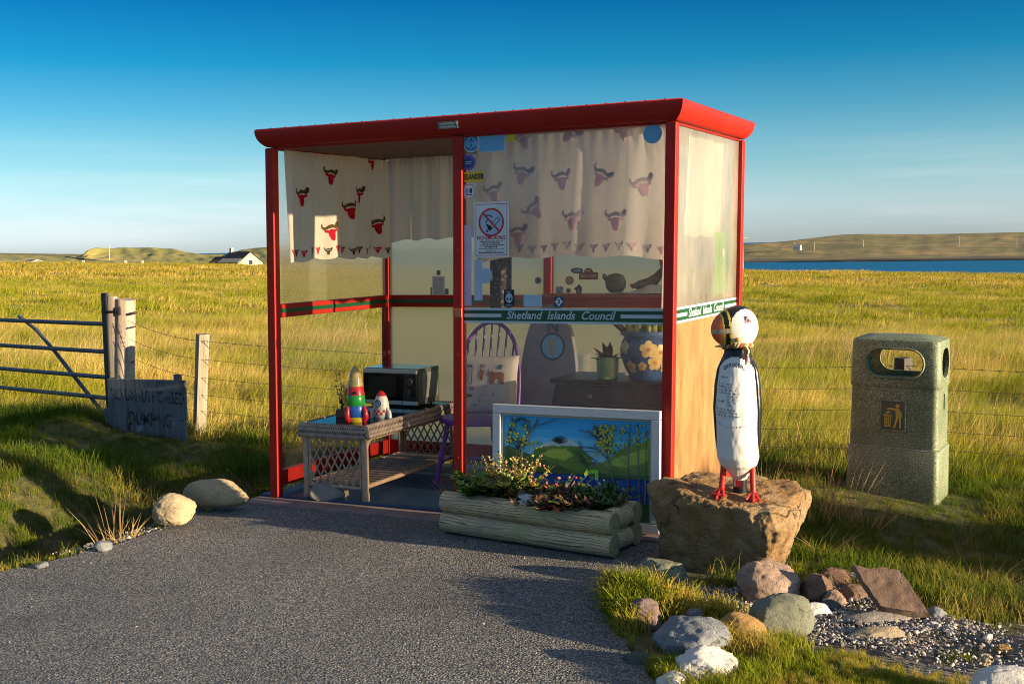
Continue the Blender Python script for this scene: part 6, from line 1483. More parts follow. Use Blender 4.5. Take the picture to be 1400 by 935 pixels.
for i, dz in enumerate((.05, .20, .35, .49, .62)):
    mb = MB()
    for (a_, b_) in zip(fposts, fposts[1:]):
        A_0, B_0 = Vector(a_)-Vector((0, .05, dz)), Vector(b_)-Vector((0, .05, dz)); pts = [A_0.lerp(B_0, q/10)-Vector((0, 0, .03*(1-(2*q/10-1)**2))) for q in range(11)]
        mb.tube(pts, .0018, 5)
        if i < 1:
            L_ = (B_0-A_0).length
            for q in range(int(L_/.11)):
                c = A_0.lerp(B_0, (q+.5)*.11/L_); f_ = (q+.5)*.11/L_; c.z -= .03*(1-(2*f_-1)**2); mb.tube([c+Vector((-.006, -.012, .010)), c+Vector((.006, .012, -.010))], .0015, 4); mb.tube([c+Vector((.006, -.012, -.010)), c+Vector((-.006, .012, .010))], .0015, 4)
    o = mb.build('wire', WIREM); tag(o, ('barbed top strand of the wire fence', 'second strand from the top of the wire fence', 'middle strand of the wire fence', 'second strand from the ground of the wire fence', 'lowest strand of the wire fence')[i], 'fence wire', 'strands of the wire fence')
# plank lying in the grass behind the boulder
pk0, pk1 = on_z(1090, 684, -.1), on_z(1172, 690, -.1)
dlt = (pk1-pk0)*1.3; rot_ = Matrix.Rotation(math.atan2(dlt.y, dlt.x), 4, 'Z')
mb = MB(); mb.box((dlt.length/2-.1, 0, 0), (dlt.length+.3, .09, .035)); pko = mb.build('plank', mat('purple_grey_plank', (.16, .13, .15), (.1, .09, .1), 12, .8, .3, 60), bevel=.004); pko.location = (pk0.x, pk0.y, -.10); pko.rotation_euler.z = math.atan2(dlt.y, dlt.x); tag(pko, 'grey plank lying in the grass between the boulder and the litter bin', 'plank')

# ------------------------------------------------------------------ far landscape
def hillmat(name, c1, c2, c3, sc=(.02, .05, .05), rock=None, shore=None):
    n = N(name); p = n.pos(); f = n.noise(n.scale(p, sc), 1, 8, .65); col = n.ramp(f, [(.34, c1), (.5, c2), (.66, c3)])
    if rock:
        nn = n.n('ShaderNodeNewGeometry').outputs['Normal']; sx_ = n.n('ShaderNodeSeparateXYZ'); n.l(nn, sx_.inputs[0]); k = n.ramp(sx_.outputs['Z'], [(.35, 1.), (.65, 0.)]); col = n.mix(k, col, rock)
    if shore:
        sz = n.n('ShaderNodeSeparateXYZ'); n.l(p, sz.inputs[0]); wz = n.math('ADD', sz.outputs['Z'], n.math('MULTIPLY', n.noise(n.scale(p, (.05, .02, .02)), 1, 5), 1.6)); kk = n.ramp(n.math('MULTIPLY', n.math('ADD', wz, 10.), .1), [(.16, 1.), (.21, 0.)]); col = n.mix(kk, col, shore)
        f2 = n.noise(n.scale(p, (.03, .03, .03)), 1, 6, .7); col = n.mix(n.ramp(f2, [(.45, 0.), (.62, .7)]), col, tuple(x*.45 for x in c1))
    return n.end(n.bsdf(col, .95))
def hill(name, cols, m_, nv=24, seed=0, rough=.6):
    """cols: (px, y ridge, y shore, near distance, far distance): a real sloping body between its near foot and its ridge, then a back slope"""
    pxs = np.linspace(cols[0][0], cols[-1][0], 140); C_ = np.array(cols, float); f_ = lambda k_: np.interp(pxs, C_[:, 0], C_[:, k_]); yr, ys, dn, df = f_(1), f_(2), f_(3), f_(4)
    V = []
    for i, px in enumerate(pxs):
        a_ = on_y(px, ys[i], dn[i]); b_ = on_y(px, yr[i], df[i])
        for j in range(nv+1):
            t_ = j/nv; e_ = t_**1.1; p = a_.lerp(b_, t_); p.z = a_.z+(b_.z-a_.z)*e_
            if 0 < j: p.z += rough*fbm(px*.05+seed, t_*5, seed)*min(1, t_*3)*(1 if j < nv else .25)
            V.append(p)
        bk_ = b_+(b_-a_)*.5; bk_.z = min(a_.z, -14); V.append(bk_); V.insert(len(V)-(nv+2), Vector((a_.x*.995, a_.y*.995, -16)))
    k_ = nv+3; F = [(i*k_+j, (i+1)*k_+j, (i+1)*k_+j+1, i*k_+j+1) for i in range(len(pxs)-1) for j in range(k_-1)]
    mb = MB(); mb.add(V, F); o = mb.build(name, m_, smooth=70); return tag(o, kind='structure')
HM1 = hillmat('moor_hill', (.12, .115, .024), (.21, .165, .042), (.31, .21, .065), (.012, .006, .05), None, (.055, .04, .028)); HM2 = hillmat('green_hill', (.20, .20, .04), (.28, .25, .06), (.36, .27, .09), (.03, .02, .05), (.075, .06, .05)); HM3 = hillmat('pasture', (.22, .22, .04), (.3, .27, .06), (.38, .29, .09), (.03, .02, .05))
hill('hill', [(860, 361.5, 362.5, 720, 850), (920, 352, 361, 715, 900), (975, 338.5, 360, 705, 950), (1017, 334, 359, 695, 1000), (1060, 331.5, 358.5, 685, 1050), (1100, 327, 358, 670, 1150), (1150, 321, 357.5, 655, 1300), (1175, 320, 357, 650, 1300), (1260, 320.5, 356.5, 630, 1350), (1330, 319, 356, 615, 1400), (1400, 317.5, 355.5, 600, 1450), (1560, 315, 354, 580, 1500), (1800, 312, 353, 560, 1500)], HM1, seed=1, rough=.9)
hill('hill', [(80, 352, 363, 420, 430), (108, 350.5, 362, 420, 440), (114, 347, 361, 420, 440), (121, 341, 361, 420, 445), (135, 339.5, 361, 420, 470), (160, 339, 361, 420, 500), (200, 338.5, 361, 420, 520), (240, 340.5, 361, 420, 520), (255, 345, 361, 420, 510), (275, 347.5, 361, 420, 500), (310, 348, 361, 420, 500), (330, 342, 361, 420, 500), (350, 338.5, 361, 420, 500), (420, 337, 360, 420, 500), (520, 345, 360, 420, 480)], HM2, seed=2, rough=.8)
hill('hill', [(-260, 343, 372, 180, 320), (-100, 346, 372, 180, 320), (0, 348.5, 370, 180, 320), (50, 349.5, 368, 180, 320), (90, 352, 366, 180, 310), (140, 356, 365, 180, 260), (230, 359, 364, 180, 230)], HM3, seed=4, rough=.3)
# sea
def seamat():
    n = N('sea_water'); p = n.pos(); w = n.noise(n.scale(p, (.02, .12, 1)), 1, 5, .6); col = n.ramp(w, [(.35, (.003, .12, .26)), (.65, (.004, .15, .32))])
    b = n.noise(n.scale(p, (.12, .5, 1)), 1, 6, .65); return n.end(n.bsdf(col, .4, n.bump(b, .35, .5), spec=.10))
mb = MB(); mb.add([(-9000, 140, -10), (9000, 140, -10), (40000, 45000, -10), (-40000, 45000, -10)], [(0, 1, 2, 3)]); sea = mb.build('sea', seamat()); tag(sea, kind='structure')
# houses, poles and walls far off
ROOFB = mat('black_roof', (.012, .012, .016), None, 1, .7); WALLC = mat('cream_house_wall', (.50, .41, .28), (.44, .36, .25), 1, .8); WALLW = mat('white_house_wall', (.72, .70, .66), None, 1, .8); ROOFG = mat('grey_roof', (.36, .33, .34), (.3, .28, .29), .5, .8); SHEDW = mat('shed_brown', (.20, .12, .07), None, 1, .8); WIN = mat('window_dark', (.03, .035, .045), None, 1, .2)
def house(name, label, px, pyb, Yd, wx, dy, hw, hr, rot, mw, mr, win=True, chim=0):
    p = on_y(px, pyb, Yd); o = empty(name, p, rot, label, 'house' if 'house' in name or 'croft' in name else 'shed')
    mb = MB(); mb.prism([(-dy/2, 0), (dy/2, 0), (dy/2, hw), (0, hr-.08), (-dy/2, hw)], lambda x, y, t_: (t_, x, y), -wx/2, wx/2); mb.build('wall', mw, o)
    rf_ = None
    mb = MB()
    for s in (-1, 1):
        a_ = Vector((0, 0, hr+.03)); b_ = Vector((0, s*(dy/2+.25), hw-.25)); mb.add([(-wx/2-.15, 0, hr+.05), (wx/2+.15, 0, hr+.05), (wx/2+.15, b_.y, b_.z), (-wx/2-.15, b_.y, b_.z), (-wx/2-.15, 0, hr-.12), (wx/2+.15, 0, hr-.12), (wx/2+.15, b_.y, b_.z-.17), (-wx/2-.15, b_.y, b_.z-.17)], [(0, 1, 2, 3), (7, 6, 5, 4), (0, 4, 5, 1), (1, 5, 6, 2), (2, 6, 7, 3), (3, 7, 4, 0)])
    rf_ = mb.build('roof', mr, o)
    for i in range(chim):
        mb = MB(); mb.box((-wx/2+.5+i*(wx-1), 0, hr+.3), (.6, .6, 1.0)); mb.build('chimney', mw, rf_)
    if win:
        fr_ = MB(); fr_.box((wx/2+.02, 0, hw*.95), (.06, 1.3, 1.2)); w_ = fr_.build('window', WALLW, o); mb = MB(); mb.box((wx/2+.06, 0, hw*.95), (.04, 1.0, .9)); mb.build('pane', WIN, w_)
    return o
house('house', 'white gabled house with black roof at the edge of the left field', 329, 370, 240, 6.2, 6.4, 1.75, 3.75, R(-38), WALLC, ROOFB, True, 1)
house('dark_shed', 'small dark shed beside the black roofed house', 302, 368, 255, 3.2, 3.2, 1.6, 2.6, R(-38), SHEDW, ROOFB, False)
house('long_shed', 'low pale grey roofed shed at the far left', 18, 372, 190, 9, 5, .9, 1.75, R(-6), ROOFG, ROOFG, False)
house('grey_shed', 'second grey roofed shed with a sunlit gable at the far left', 46, 371, 185, 3.6, 6, 1.0, 1.8, R(-50), ROOFG, ROOFG, False)
house('white_croft_house', 'tiny white croft house on the hill across the water', 1090, 342, 830, 5, 4, 2.2, 4.2, R(-30), WALLW, ROOFG, True, 1)
house('brown_barn', 'tiny brown barn left of the white croft on the hill', 1072, 341.5, 830, 4.2, 4, 1.6, 2.6, R(-10), mat('barn_brown', (.33, .2, .12), None, 1, .8), mat('barn_roof', (.25, .15, .1), None, 1, .8), False)
POLEW = mat('pole_wood', (.5, .46, .4), None, 3, .8)
def pole(label, px, y0, y1, Yd, arm=True, r_=.12):
    b_ = on_y(px, y1, Yd); t_ = on_y(px, y0, Yd); o = empty('utility_pole', b_, 0, label, 'utility pole', 'utility poles'); H_ = t_.z-b_.z; mb = MB(); mb.tube([(0, 0, -1), (0, 0, H_)], [r_, r_*.75], 8); mb.build('shaft', POLEW, o)
    if arm: mb = MB(); mb.box((0, 0, H_-.35), (1.6, .1, .1)); mb.build('crossarm', POLEW, o)
pole('pale pole rising close to the right edge of the shelter roof line', 1015.5, 322, 368, 170, True, .10)
pole('thin pole in front of the left green hill', 150, 335, 362, 260); 
for i, (px, y0, y1, tx) in enumerate(((1113, 331, 341, 'nearest the white croft house'), (1180, 328, 336, 'second to the right of the croft'), (1311, 323, 335, 'second from the right on the slope'), (1390, 325, 336, 'farthest to the right on the slope'))): pole('tiny pole on the hill across the water, '+tx, px, y0, y1, 860, False, .24)
# dry stone wall stubs on the left skyline and field walls
WST = mat('dark_wall_stone', (.09, .08, .07), (.14, .12, .10), 2, .9)
def farwall(name, label, p0, p1, Yd0, Yd1, hh, m_):
    a_, b_ = on_y(*p0, Yd0), on_y(*p1, Yd1); mb = MB(); n_ = 16
    for i in range(n_):
        q0_, q1_ = a_.lerp(b_, i/n_), a_.lerp(b_, (i+1)/n_); mb.bar(q0_, q1_, .6, hh*2*random.uniform(.8, 1.1))
    o = mb.build(name, m_); return tag(o, label, 'wall')
farwall('field_wall', 'thin dark field wall crossing the left pasture', (90, 352), (165, 362), 300, 235, .35, WST)
farwall('field_wall', 'short dark wall between two pale gateposts on the left skyline', (172, 361), (195, 362), 215, 215, .25, WST)
farwall('field_wall', 'thin dark field wall low on the hill across the water', (1235, 349), (1290, 350), 800, 790, .5, WST)
for px in (172, 195, 114): 
    p = on_y(px, 363, 214); mb = MB(); mb.box((0, 0, .3), (.4, .4, 1.2)); o = mb.build('gate_pillar', mat('pale_pillar', (.5, .42, .33), None, 3, .9), loc=p); tag(o, {172: 'pale stone pillar at the left end of the short skyline wall', 195: 'pale stone pillar at the right end of the short skyline wall', 114: 'small pale pillar alone on the left skyline'}[px], 'pillar')
ru = on_y(1218, 347, 800); mb = MB(); mb.box((0, 0, .9), (7, 3, 1.8)); mb.box((-4.4, 0, .6), (2, 2, 1.0)); mb.box((4.2, .3, .5), (2.4, 2, .9)); o = mb.build('ruin', WST, loc=ru, bevel=.2); tag(o, 'tiny dark ruin on the slope across the water', 'ruin')
# ------------------------------------------------------------------ grass (geometry-node scatter of blade clumps)
def grassmat(name, g1, g2, s1, s2, bias=0., patch=(.35, .8, 1), psc=1.2, trans=.4):
    n = N(name); p = n.pos()
    r1 = n.n('ShaderNodeObjectInfo').outputs['Random']
    big = n.noise(n.scale(p, patch), psc, 5, .62); at_ = n.attr('shade').outputs['Fac']; hh = n.attr('along').outputs['Fac']
    gcol = n.mix(at_, g1, g2); scol = n.mix(at_, s1, s2)
    k = n.math('ADD', n.math('ADD', n.math('MULTIPLY', n.math('SUBTRACT', big, .5), 4.6), n.math('MULTIPLY', n.math('SUBTRACT', r1, .5), .55)), n.math('ADD', n.math('MULTIPLY', hh, .45), bias))
    k2 = n.n('ShaderNodeClamp'); n.l(k, k2.inputs[0]); col = n.mix(k2.outputs[0], gcol, scol)
    d = n.n('ShaderNodeBsdfDiffuse'); n.l(col, d.inputs[0]); t = n.n('ShaderNodeBsdfTranslucent'); n.l(col, t.inputs[0]); m_ = n.n('ShaderNodeMixShader', _Fac=trans); n.l(d.outputs[0], m_.inputs[1]); n.l(t.outputs[0], m_.inputs[2])
    return n.end(m_.outputs[0])
def clump_mesh(name, m, n_, rad, h0, h1, w, seed, lean=(.25, .0), droop=.35, seg=3):
    r = np.random.default_rng(seed); V, F, SH, AL = [], [], [], []
    for i in range(n_):
        A = r.uniform(0, 6.283); q = rad*math.sqrt(r.random()); b0 = np.array([math.cos(A)*q, math.sin(A)*q, -.02]); hh = r.uniform(h0, h1)*(1-.35*(q/rad)**2); da = r.uniform(0, 6.283); o = hh*r.uniform(.1, .45)
        dx = np.array([math.cos(da)*o+lean[0]*hh*r.uniform(.5, 1.4), math.sin(da)*o+lean[1]*hh, 0]); fa = r.uniform(0, 6.283); wv = np.array([math.cos(fa), math.sin(fa), 0])*w*r.uniform(.6, 1.25)*.5; k0 = len(V); s_ = r.random()
        for j in range(seg+1):
            t_ = j/seg; c = b0+dx*t_**1.7+np.array([0, 0, hh*(t_-droop*t_**3*.5)]); ww = (1-t_)**.7
            if j < seg: V += [c-wv*ww, c+wv*ww]; SH += [s_, s_]; AL += [t_, t_]
            else: V.append(c); SH.append(s_); AL.append(1.)
        for j in range(seg-1): a = k0+2*j; F += [(a, a+1, a+3), (a, a+3, a+2)]
        F.append((k0+2*seg-2, k0+2*seg-1, k0+2*seg))
    return np_mesh(name, np.array(V), np.array(F), [m], {'shade': SH, 'along': AL}, smooth=False)
def scatter(name, pts, scl, idx, protos, rotz, tilt=None):
    """one object: points with attributes, a geometry-node tree instances the prototypes"""
    pc = bpy.data.collections.new(name+'_clumps')
    for me_ in protos: o = bpy.data.objects.new(me_.name, me_); pc.objects.link(o)
    me = bpy.data.meshes.new(name); me.vertices.add(len(pts)); me.vertices.foreach_set('co', np.ascontiguousarray(pts, np.float32).ravel())
    a = me.attributes.new('scl', 'FLOAT', 'POINT'); a.data.foreach_set('value', np.asarray(scl, np.float32))
    a = me.attributes.new('pick', 'INT', 'POINT'); a.data.foreach_set('value', np.asarray(idx, np.int32))
    a = me.attributes.new('turn', 'FLOAT_VECTOR', 'POINT'); tv = np.zeros((len(pts), 3), np.float32); tv[:, 2] = rotz
    if tilt is not None: tv[:, :2] = tilt
    a.data.foreach_set('vector', tv.ravel())
    ob = bpy.data.objects.new(name, me); COL.objects.link(ob)
    g = bpy.data.node_groups.new(name, 'GeometryNodeTree'); g.interface.new_socket('Geometry', in_out='INPUT', socket_type='NodeSocketGeometry'); g.interface.new_socket('Geometry', in_out='OUTPUT', socket_type='NodeSocketGeometry')
    gi, go_ = g.nodes.new('NodeGroupInput'), g.nodes.new('NodeGroupOutput'); ci = g.nodes.new('GeometryNodeCollectionInfo'); ci.inputs['Collection'].default_value = pc; ci.inputs['Separate Children'].default_value = True; ci.inputs['Reset Children'].default_value = True
    ip = g.nodes.new('GeometryNodeInstanceOnPoints'); ip.inputs['Pick Instance'].default_value = True
    def na(nm, ty): x = g.nodes.new('GeometryNodeInputNamedAttribute'); x.data_type = ty; x.inputs['Name'].default_value = nm; return x.outputs['Attribute']
    g.links.new(gi.outputs[0], ip.inputs['Points']); g.links.new(ci.outputs[0], ip.inputs['Instance']); g.links.new(na('pick', 'INT'), ip.inputs['Instance Index']); g.links.new(na('turn', 'FLOAT_VECTOR'), ip.inputs['Rotation']); g.links.new(na('scl', 'FLOAT'), ip.inputs['Scale']); g.links.new(ip.outputs[0], go_.inputs[0])
    md = ob.modifiers.new('scatter', 'NODES'); md.node_group = g
    tag(ob, kind='stuff'); return ob
FG = grassmat('field_grass', (.22, .25, .02), (.38, .37, .035), (.78, .58, .20), (.66, .47, .13), .02)
FGM = grassmat('middle_field_grass', (.19, .225, .015), (.33, .33, .025), (.74, .54, .16), (.56, .40, .11), -.06)
FGF = grassmat('distant_field_grass', (.21, .22, .014), (.33, .30, .024), (.70, .48, .14), (.52, .35, .09), .10, (.12, .30, 1), 1.)
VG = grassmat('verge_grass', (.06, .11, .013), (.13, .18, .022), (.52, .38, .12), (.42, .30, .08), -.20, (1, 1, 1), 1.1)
TG = grassmat('tuft_grass', (.15, .20, .014), (.26, .29, .025), (.62, .45, .12), (.5, .35, .08), .0, (1, 1, 1), 2.5)
def keep(x, y, roadpad=.02, gravpad=None):
    k = (pdist(x, y, ROADP) > roadpad) & (pdist(x, y, SHELTP) > .02)
    if gravpad is not None: k &= pdist(x, y, GRAVP) > gravpad
    return k
def bin_clear(x, y): return np.hypot((x-mid_.x)/.32, (y-mid_.y)/.26) > 1
# field: three distance bands
PF = [clump_mesh('field_clump', FG, 50, .17, .07, .25, .0050, 100+i, (.30, .05)) for i in range(5)]+[clump_mesh('field_clump_tall', FG, 26, .16, .18, .42, .0032, 120+i, (.34, .05)) for i in range(3)]
STK = gmat('seed_stalk', (.66, .50, .24), (.50, .36, .15))
PF += [clump_mesh('seed_stalks', STK, 9, .12, .34, .62, .0030, 400+i, (.34, .06), .25) for i in range(3)]
PM = [clump_mesh('field_clump_mid', FGM, 52, .42, .10, .29, .013, 140+i, (.30, .05), seg=2) for i in range(6)]
PL = [clump_mesh('field_clump_far', FGF, 60, 1.0, .12, .38, .034, 160+i, (.30, .05), seg=2) for i in range(6)]
def fan(n_, r0, r1, half=R(48), a0=0.):
    r = np.sqrt(rng.uniform(r0*r0, r1*r1, n_)); a = a0+rng.uniform(-half, half, n_); return r*np.sin(a), r*np.cos(a)
fence_y = lambda x: fp0.y+(x-fp0.x)*fdir.y/fdir.x
P_, S_, I_, T_ = [], [], [], []
def addpts(x, y, s0, s1, i0, i1, dz=0.):
    tus = vfbm(x*.8+3, y*.8, 4)*2.3; s = rng.uniform(s0, s1, len(x))*(1+tus); P_.append(np.stack([x, y, ground(x, y)+dz], -1)); S_.append(np.clip(s, .35, 2)); I_.append(rng.integers(i0, i1, len(x))); T_.append(rng.uniform(-.7, .7, len(x)))
x, y = fan(45000, 7.5, 26); k = keep(x, y, .3) & (y > fence_y(x)-.15) & bin_clear(x, y); addpts(x[k], y[k], .7, 1.15, 0, 8)
kx, ky = fan(5200, 7.8, 20); kk = keep(kx, ky, .3) & (ky > fence_y(kx)+.05) & bin_clear(kx, ky) & (vfbm(kx*.7+5, ky*.7+2) > .02); addpts(kx[kk], ky[kk], .7, 1.2, 8, 11)
fieldn = scatter('field_grass', np.concatenate(P_), np.concatenate(S_), np.concatenate(I_), PF, np.concatenate(T_))
P_, S_, I_, T_ = [], [], [], []
x, y = fan(22500, 24, 62); addpts(x, y, .8, 1.15, 0, 6); fm_ = scatter('middle_field_grass', np.concatenate(P_), np.concatenate(S_), np.concatenate(I_), PM, np.concatenate(T_))
P_, S_, I_, T_ = [], [], [], []
x, y = fan(12500, 58, 135); addpts(x, y, .8, 1.1, 0, 6); ff_ = scatter('distant_field_grass', np.concatenate(P_), np.concatenate(S_), np.concatenate(I_), PL, np.concatenate(T_))
# verge grass between the road and the fence
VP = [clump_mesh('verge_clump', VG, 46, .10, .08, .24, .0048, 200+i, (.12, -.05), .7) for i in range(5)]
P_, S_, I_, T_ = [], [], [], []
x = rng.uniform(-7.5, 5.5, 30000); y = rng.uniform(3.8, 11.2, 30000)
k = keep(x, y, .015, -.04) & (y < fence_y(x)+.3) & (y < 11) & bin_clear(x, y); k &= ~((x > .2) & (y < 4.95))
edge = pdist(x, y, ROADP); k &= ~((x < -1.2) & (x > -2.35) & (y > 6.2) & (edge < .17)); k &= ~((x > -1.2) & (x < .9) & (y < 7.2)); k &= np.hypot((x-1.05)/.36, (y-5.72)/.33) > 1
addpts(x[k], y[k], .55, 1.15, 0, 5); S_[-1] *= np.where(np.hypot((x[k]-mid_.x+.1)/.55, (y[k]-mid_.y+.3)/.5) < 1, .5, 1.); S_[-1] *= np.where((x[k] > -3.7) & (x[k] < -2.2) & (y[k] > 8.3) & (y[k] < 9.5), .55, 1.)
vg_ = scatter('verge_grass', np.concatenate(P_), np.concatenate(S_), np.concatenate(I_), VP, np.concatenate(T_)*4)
# lighter tufts among the stones, and the mossy patch in the lower right
TP = [clump_mesh('tuft_clump', TG, 44, .05, .08, .22, .0038, 240+i, (-.12, -.15), .9) for i in range(5)]
P_, S_, I_, T_ = [], [], [], []
def pxpts(px, py, n_, sx, sy, s0, s1, i0=0, i1=5, dz=0):
    p = on_z(px, py, 0); x = p.x+rng.normal(0, sx, n_); y = p.y+rng.normal(0, sy, n_); k = pdist(x, y, ROADP) > -.03; addpts(x[k], y[k], s0, s1, i0, i1, dz)
for (px, py, n_, sx, sy, s0, s1) in ((868, 822, 60, .05, .06, .8, 1.3), (845, 812, 40, .025, .05, .8, 1.3), (905, 838, 50, .06, .05, .6, 1.1), (930, 832, 30, .05, .04, .6, 1.), (862, 858, 30, .03, .03, .7, 1.1), (850, 835, 30, .02, .04, .7, 1.2), (985, 878, 40, .05, .03, .6, 1.0), (1025, 890, 46, .06, .04, .6, 1.05), (1055, 905, 36, .06, .05, .5, .9), (910, 915, 30, .05, .03, .6, 1.), (905, 930, 26, .06, .03, .6, 1.), (960, 945, 30, .08, .03, .6, 1.), (1015, 925, 30, .05, .04, .5, .9), (985, 845, 24, .04, .03, .5, .9), (1080, 880, 16, .03, .02, .4, .7)): pxpts(px, py, n_, sx, sy, s0, s1)
for (px, py, n_, sx, sy, s0, s1) in ((1098, 792, 14, .03, .02, .5, .9), (1158, 792, 16, .05, .02, .5, .9), (1195, 800, 16, .05, .02, .5, .9), (1290, 838, 22, .06, .02, .5, .9), (1250, 846, 10, .05, .01, .3, .5), (1070, 878, 12, .04, .01, .3, .6), (1320, 880, 12, .06, .03, .25, .45), (895, 806, 22, .04, .015, .5, .9), (1010, 800, 18, .06, .015, .4, .7), (1090, 780, 14, .03, .02, .5, .9)): pxpts(px, py, n_, sx, sy, s0, s1)
for (px, py, n_, sx, sy) in ((1120, 900, 90, .12, .05), (1200, 915, 110, .14, .06), (1260, 925, 70, .1, .05), (1080, 925, 90, .12, .05), (1150, 935, 90, .15, .05)): pxpts(px, py, n_, sx, sy, .16, .32)
tf_ = scatter('tuft_grass', np.concatenate(P_), np.concatenate(S_), np.concatenate(I_), TP, np.concatenate(T_)*4)
# dry stalk tufts, things of their own
def stalks(name, loc, label, n, hgt, spread, seed, lean=(0, 0)): return grass_tuft(name, loc, label, n, hgt, spread, [GST, GST, GPK], seed, 'grass tuft', 'dry grass tufts', lean, .0028, .25)
def gpt(px, py, dz=0.):
    p = on_z(px, py, 0); 
    for _ in range(4): p = on_z(px, py, gz(p.x, p.y))
    return Vector((p.x, p.y, gz(p.x, p.y)))
stalks('dry_grass', on_z(150, 741, 0)+Vector((0, 0, -.03)), 'tall dry straw stalks rising at the left edge of the asphalt', 22, .36, .15, 1, (-.3, 0)); stalks('dry_grass', on_z(172, 736, 0)+Vector((0, 0, -.02)), 'short bent straw tuft between the tall stalks and the left stones', 34, .15, .15, 2)
stalks('dry_grass', gpt(350, 655), 'pale dry tuft beside the left front post of the shelter', 30, .22, .16, 3)
for i, (px, py, n_, h_, sp_2, lb) in enumerate(((1075, 720, 26, .42, .16, 'tall dry stalks close behind the boulder'), (1112, 715, 30, .46, .2, 'tall dry stalks between the boulder and the plank'), (1150, 712, 44, .40, .22, 'thick dry tuft in front of the plank, left of the litter bin'), (1180, 722, 30, .30, .2, 'dry tuft at the left foot of the litter bin'), (1120, 752, 40, .16, .25, 'low dry tuft above the brown stones'), (1048, 690, 16, .36, .1, 'few dry stalks between the puffin and the boulder edge'), (1222, 712, 14, .16, .14, 'short dry stalks under the middle of the litter bin'), (1345, 800, 40, .16, .3, 'low dry tuft at the right edge above the gravel'))):
    stalks('dry_grass', gpt(px, py), lb, n_, h_, sp_2, 10+i, (.08, 0))
# gravel: real small stones
gmats = [stonemat('gravel_a', (.17, .155, .14), (.27, .25, .225), (.38, .345, .31), 30, ts=.8, bump=.2), stonemat('gravel_b', (.36, .33, .31), (.45, .42, .4), (.55, .52, .5), 30, ts=.8, bump=.2), stonemat('gravel_c', (.09, .085, .08), (.14, .13, .125), (.2, .18, .17), 30, ts=.8, bump=.2)]
GPm = []
for i in range(9):
    bm = bmesh.new(); bmesh.ops.create_icosphere(bm, subdivisions=2, radius=1); rs = random.Random(300+i); pls = [(Vector((rs.gauss(0, 1), rs.gauss(0, 1), rs.gauss(0, 1))).normalized(), rs.uniform(.5, .9)) for _ in range(9)]
    for v in bm.verts:
        d = v.co.normalized(); s_ = max([d.dot(n_)/q for n_, q in pls]+[.95]); v.co = Vector((d.x*1.15, d.y*.9, d.z*.7))*(1/s_)*.01
    me = bpy.data.meshes.new('gravel_stone'); bm.to_mesh(me); bm.free(); me.materials.append(gmats[i % 3]); GPm.append(me)
gx = np.array([p[0] for p in GRAVP]); gy = np.array([p[1] for p in GRAVP])
x = rng.uniform(gx.min()-.1, gx.max()+.1, 60000); y = rng.uniform(gy.min()-.1, gy.max()+.1, 60000)
d = -pdist(x, y, GRAVP)+vfbm(x*5, y*5)*.18; k = (d > 0) & (rng.random(len(x)) < np.clip(d*9, .15, 1)*np.clip(.45+vfbm(x*4+7, y*4)*3.2, .12, 1)) & (pdist(x, y, ROADP) > -.02)
x, y = x[k][:26000], y[k][:26000]
ex = rng.uniform(-2.5, -1.3, 9000); eyy = rng.uniform(6.2, 7.6, 9000); dd = pdist(ex, eyy, ROADP); k = (dd > -.03) & (dd < .16); x = np.concatenate([x, ex[k][:1600]]); y = np.concatenate([y, eyy[k][:1600]])
pts = np.stack([x, y, np.maximum(ground(x, y), -.012)+.002+rng.uniform(0, .004, len(x))], -1)
gv_ = scatter('gravel', pts, rng.uniform(.35, 1., len(x))*rng.choice([.5, .7, .95, 1.5, 2.6], len(x), p=[.44, .34, .165, .045, .01]), rng.integers(0, 9, len(x)), GPm, rng.uniform(0, 6.28, len(x)), rng.uniform(-.7, .7, (len(x), 2)))
# weeds creeping over the tarmac edge
P_, S_, I_, T_ = [], [], [], []
wx_ = rng.uniform(-3.3, .9, 60000); wy_ = rng.uniform(3.2, 7.6, 60000); wd_ = pdist(wx_, wy_, ROADP); wk = (np.abs(wd_) < .05) & (rng.random(60000) < .35+vfbm(wx_*6, wy_*6)) & ~((wx_ > -1.55) & (wy_ > 5.75) & (wx_ < .55))
wx_, wy_ = wx_[wk][:260], wy_[wk][:260]; addpts(wx_, wy_, .22, .5, 0, 5); P_[-1][:, 2] = np.maximum(P_[-1][:, 2], -.03)
scatter('edge_weeds', np.concatenate(P_), np.concatenate(S_), np.concatenate(I_), TP, np.concatenate(T_)*4)
# stray chippings on the road
x = rng.uniform(-3.2, 1.2, 2600); y = rng.uniform(2.8, 7.2, 2600); ed_ = -pdist(x, y, ROADP); k = (ed_ > .01) & (rng.random(2600) < .12+.88*np.exp(-ed_/.10)); x, y = x[k], y[k]
scatter('loose_chippings', np.stack([x, y, np.full(len(x), .002)], -1), rng.uniform(.2, .45, len(x)), rng.choice([1, 4, 0, 2, 3, 5], len(x)), GPm, rng.uniform(0, 6.28, len(x)))

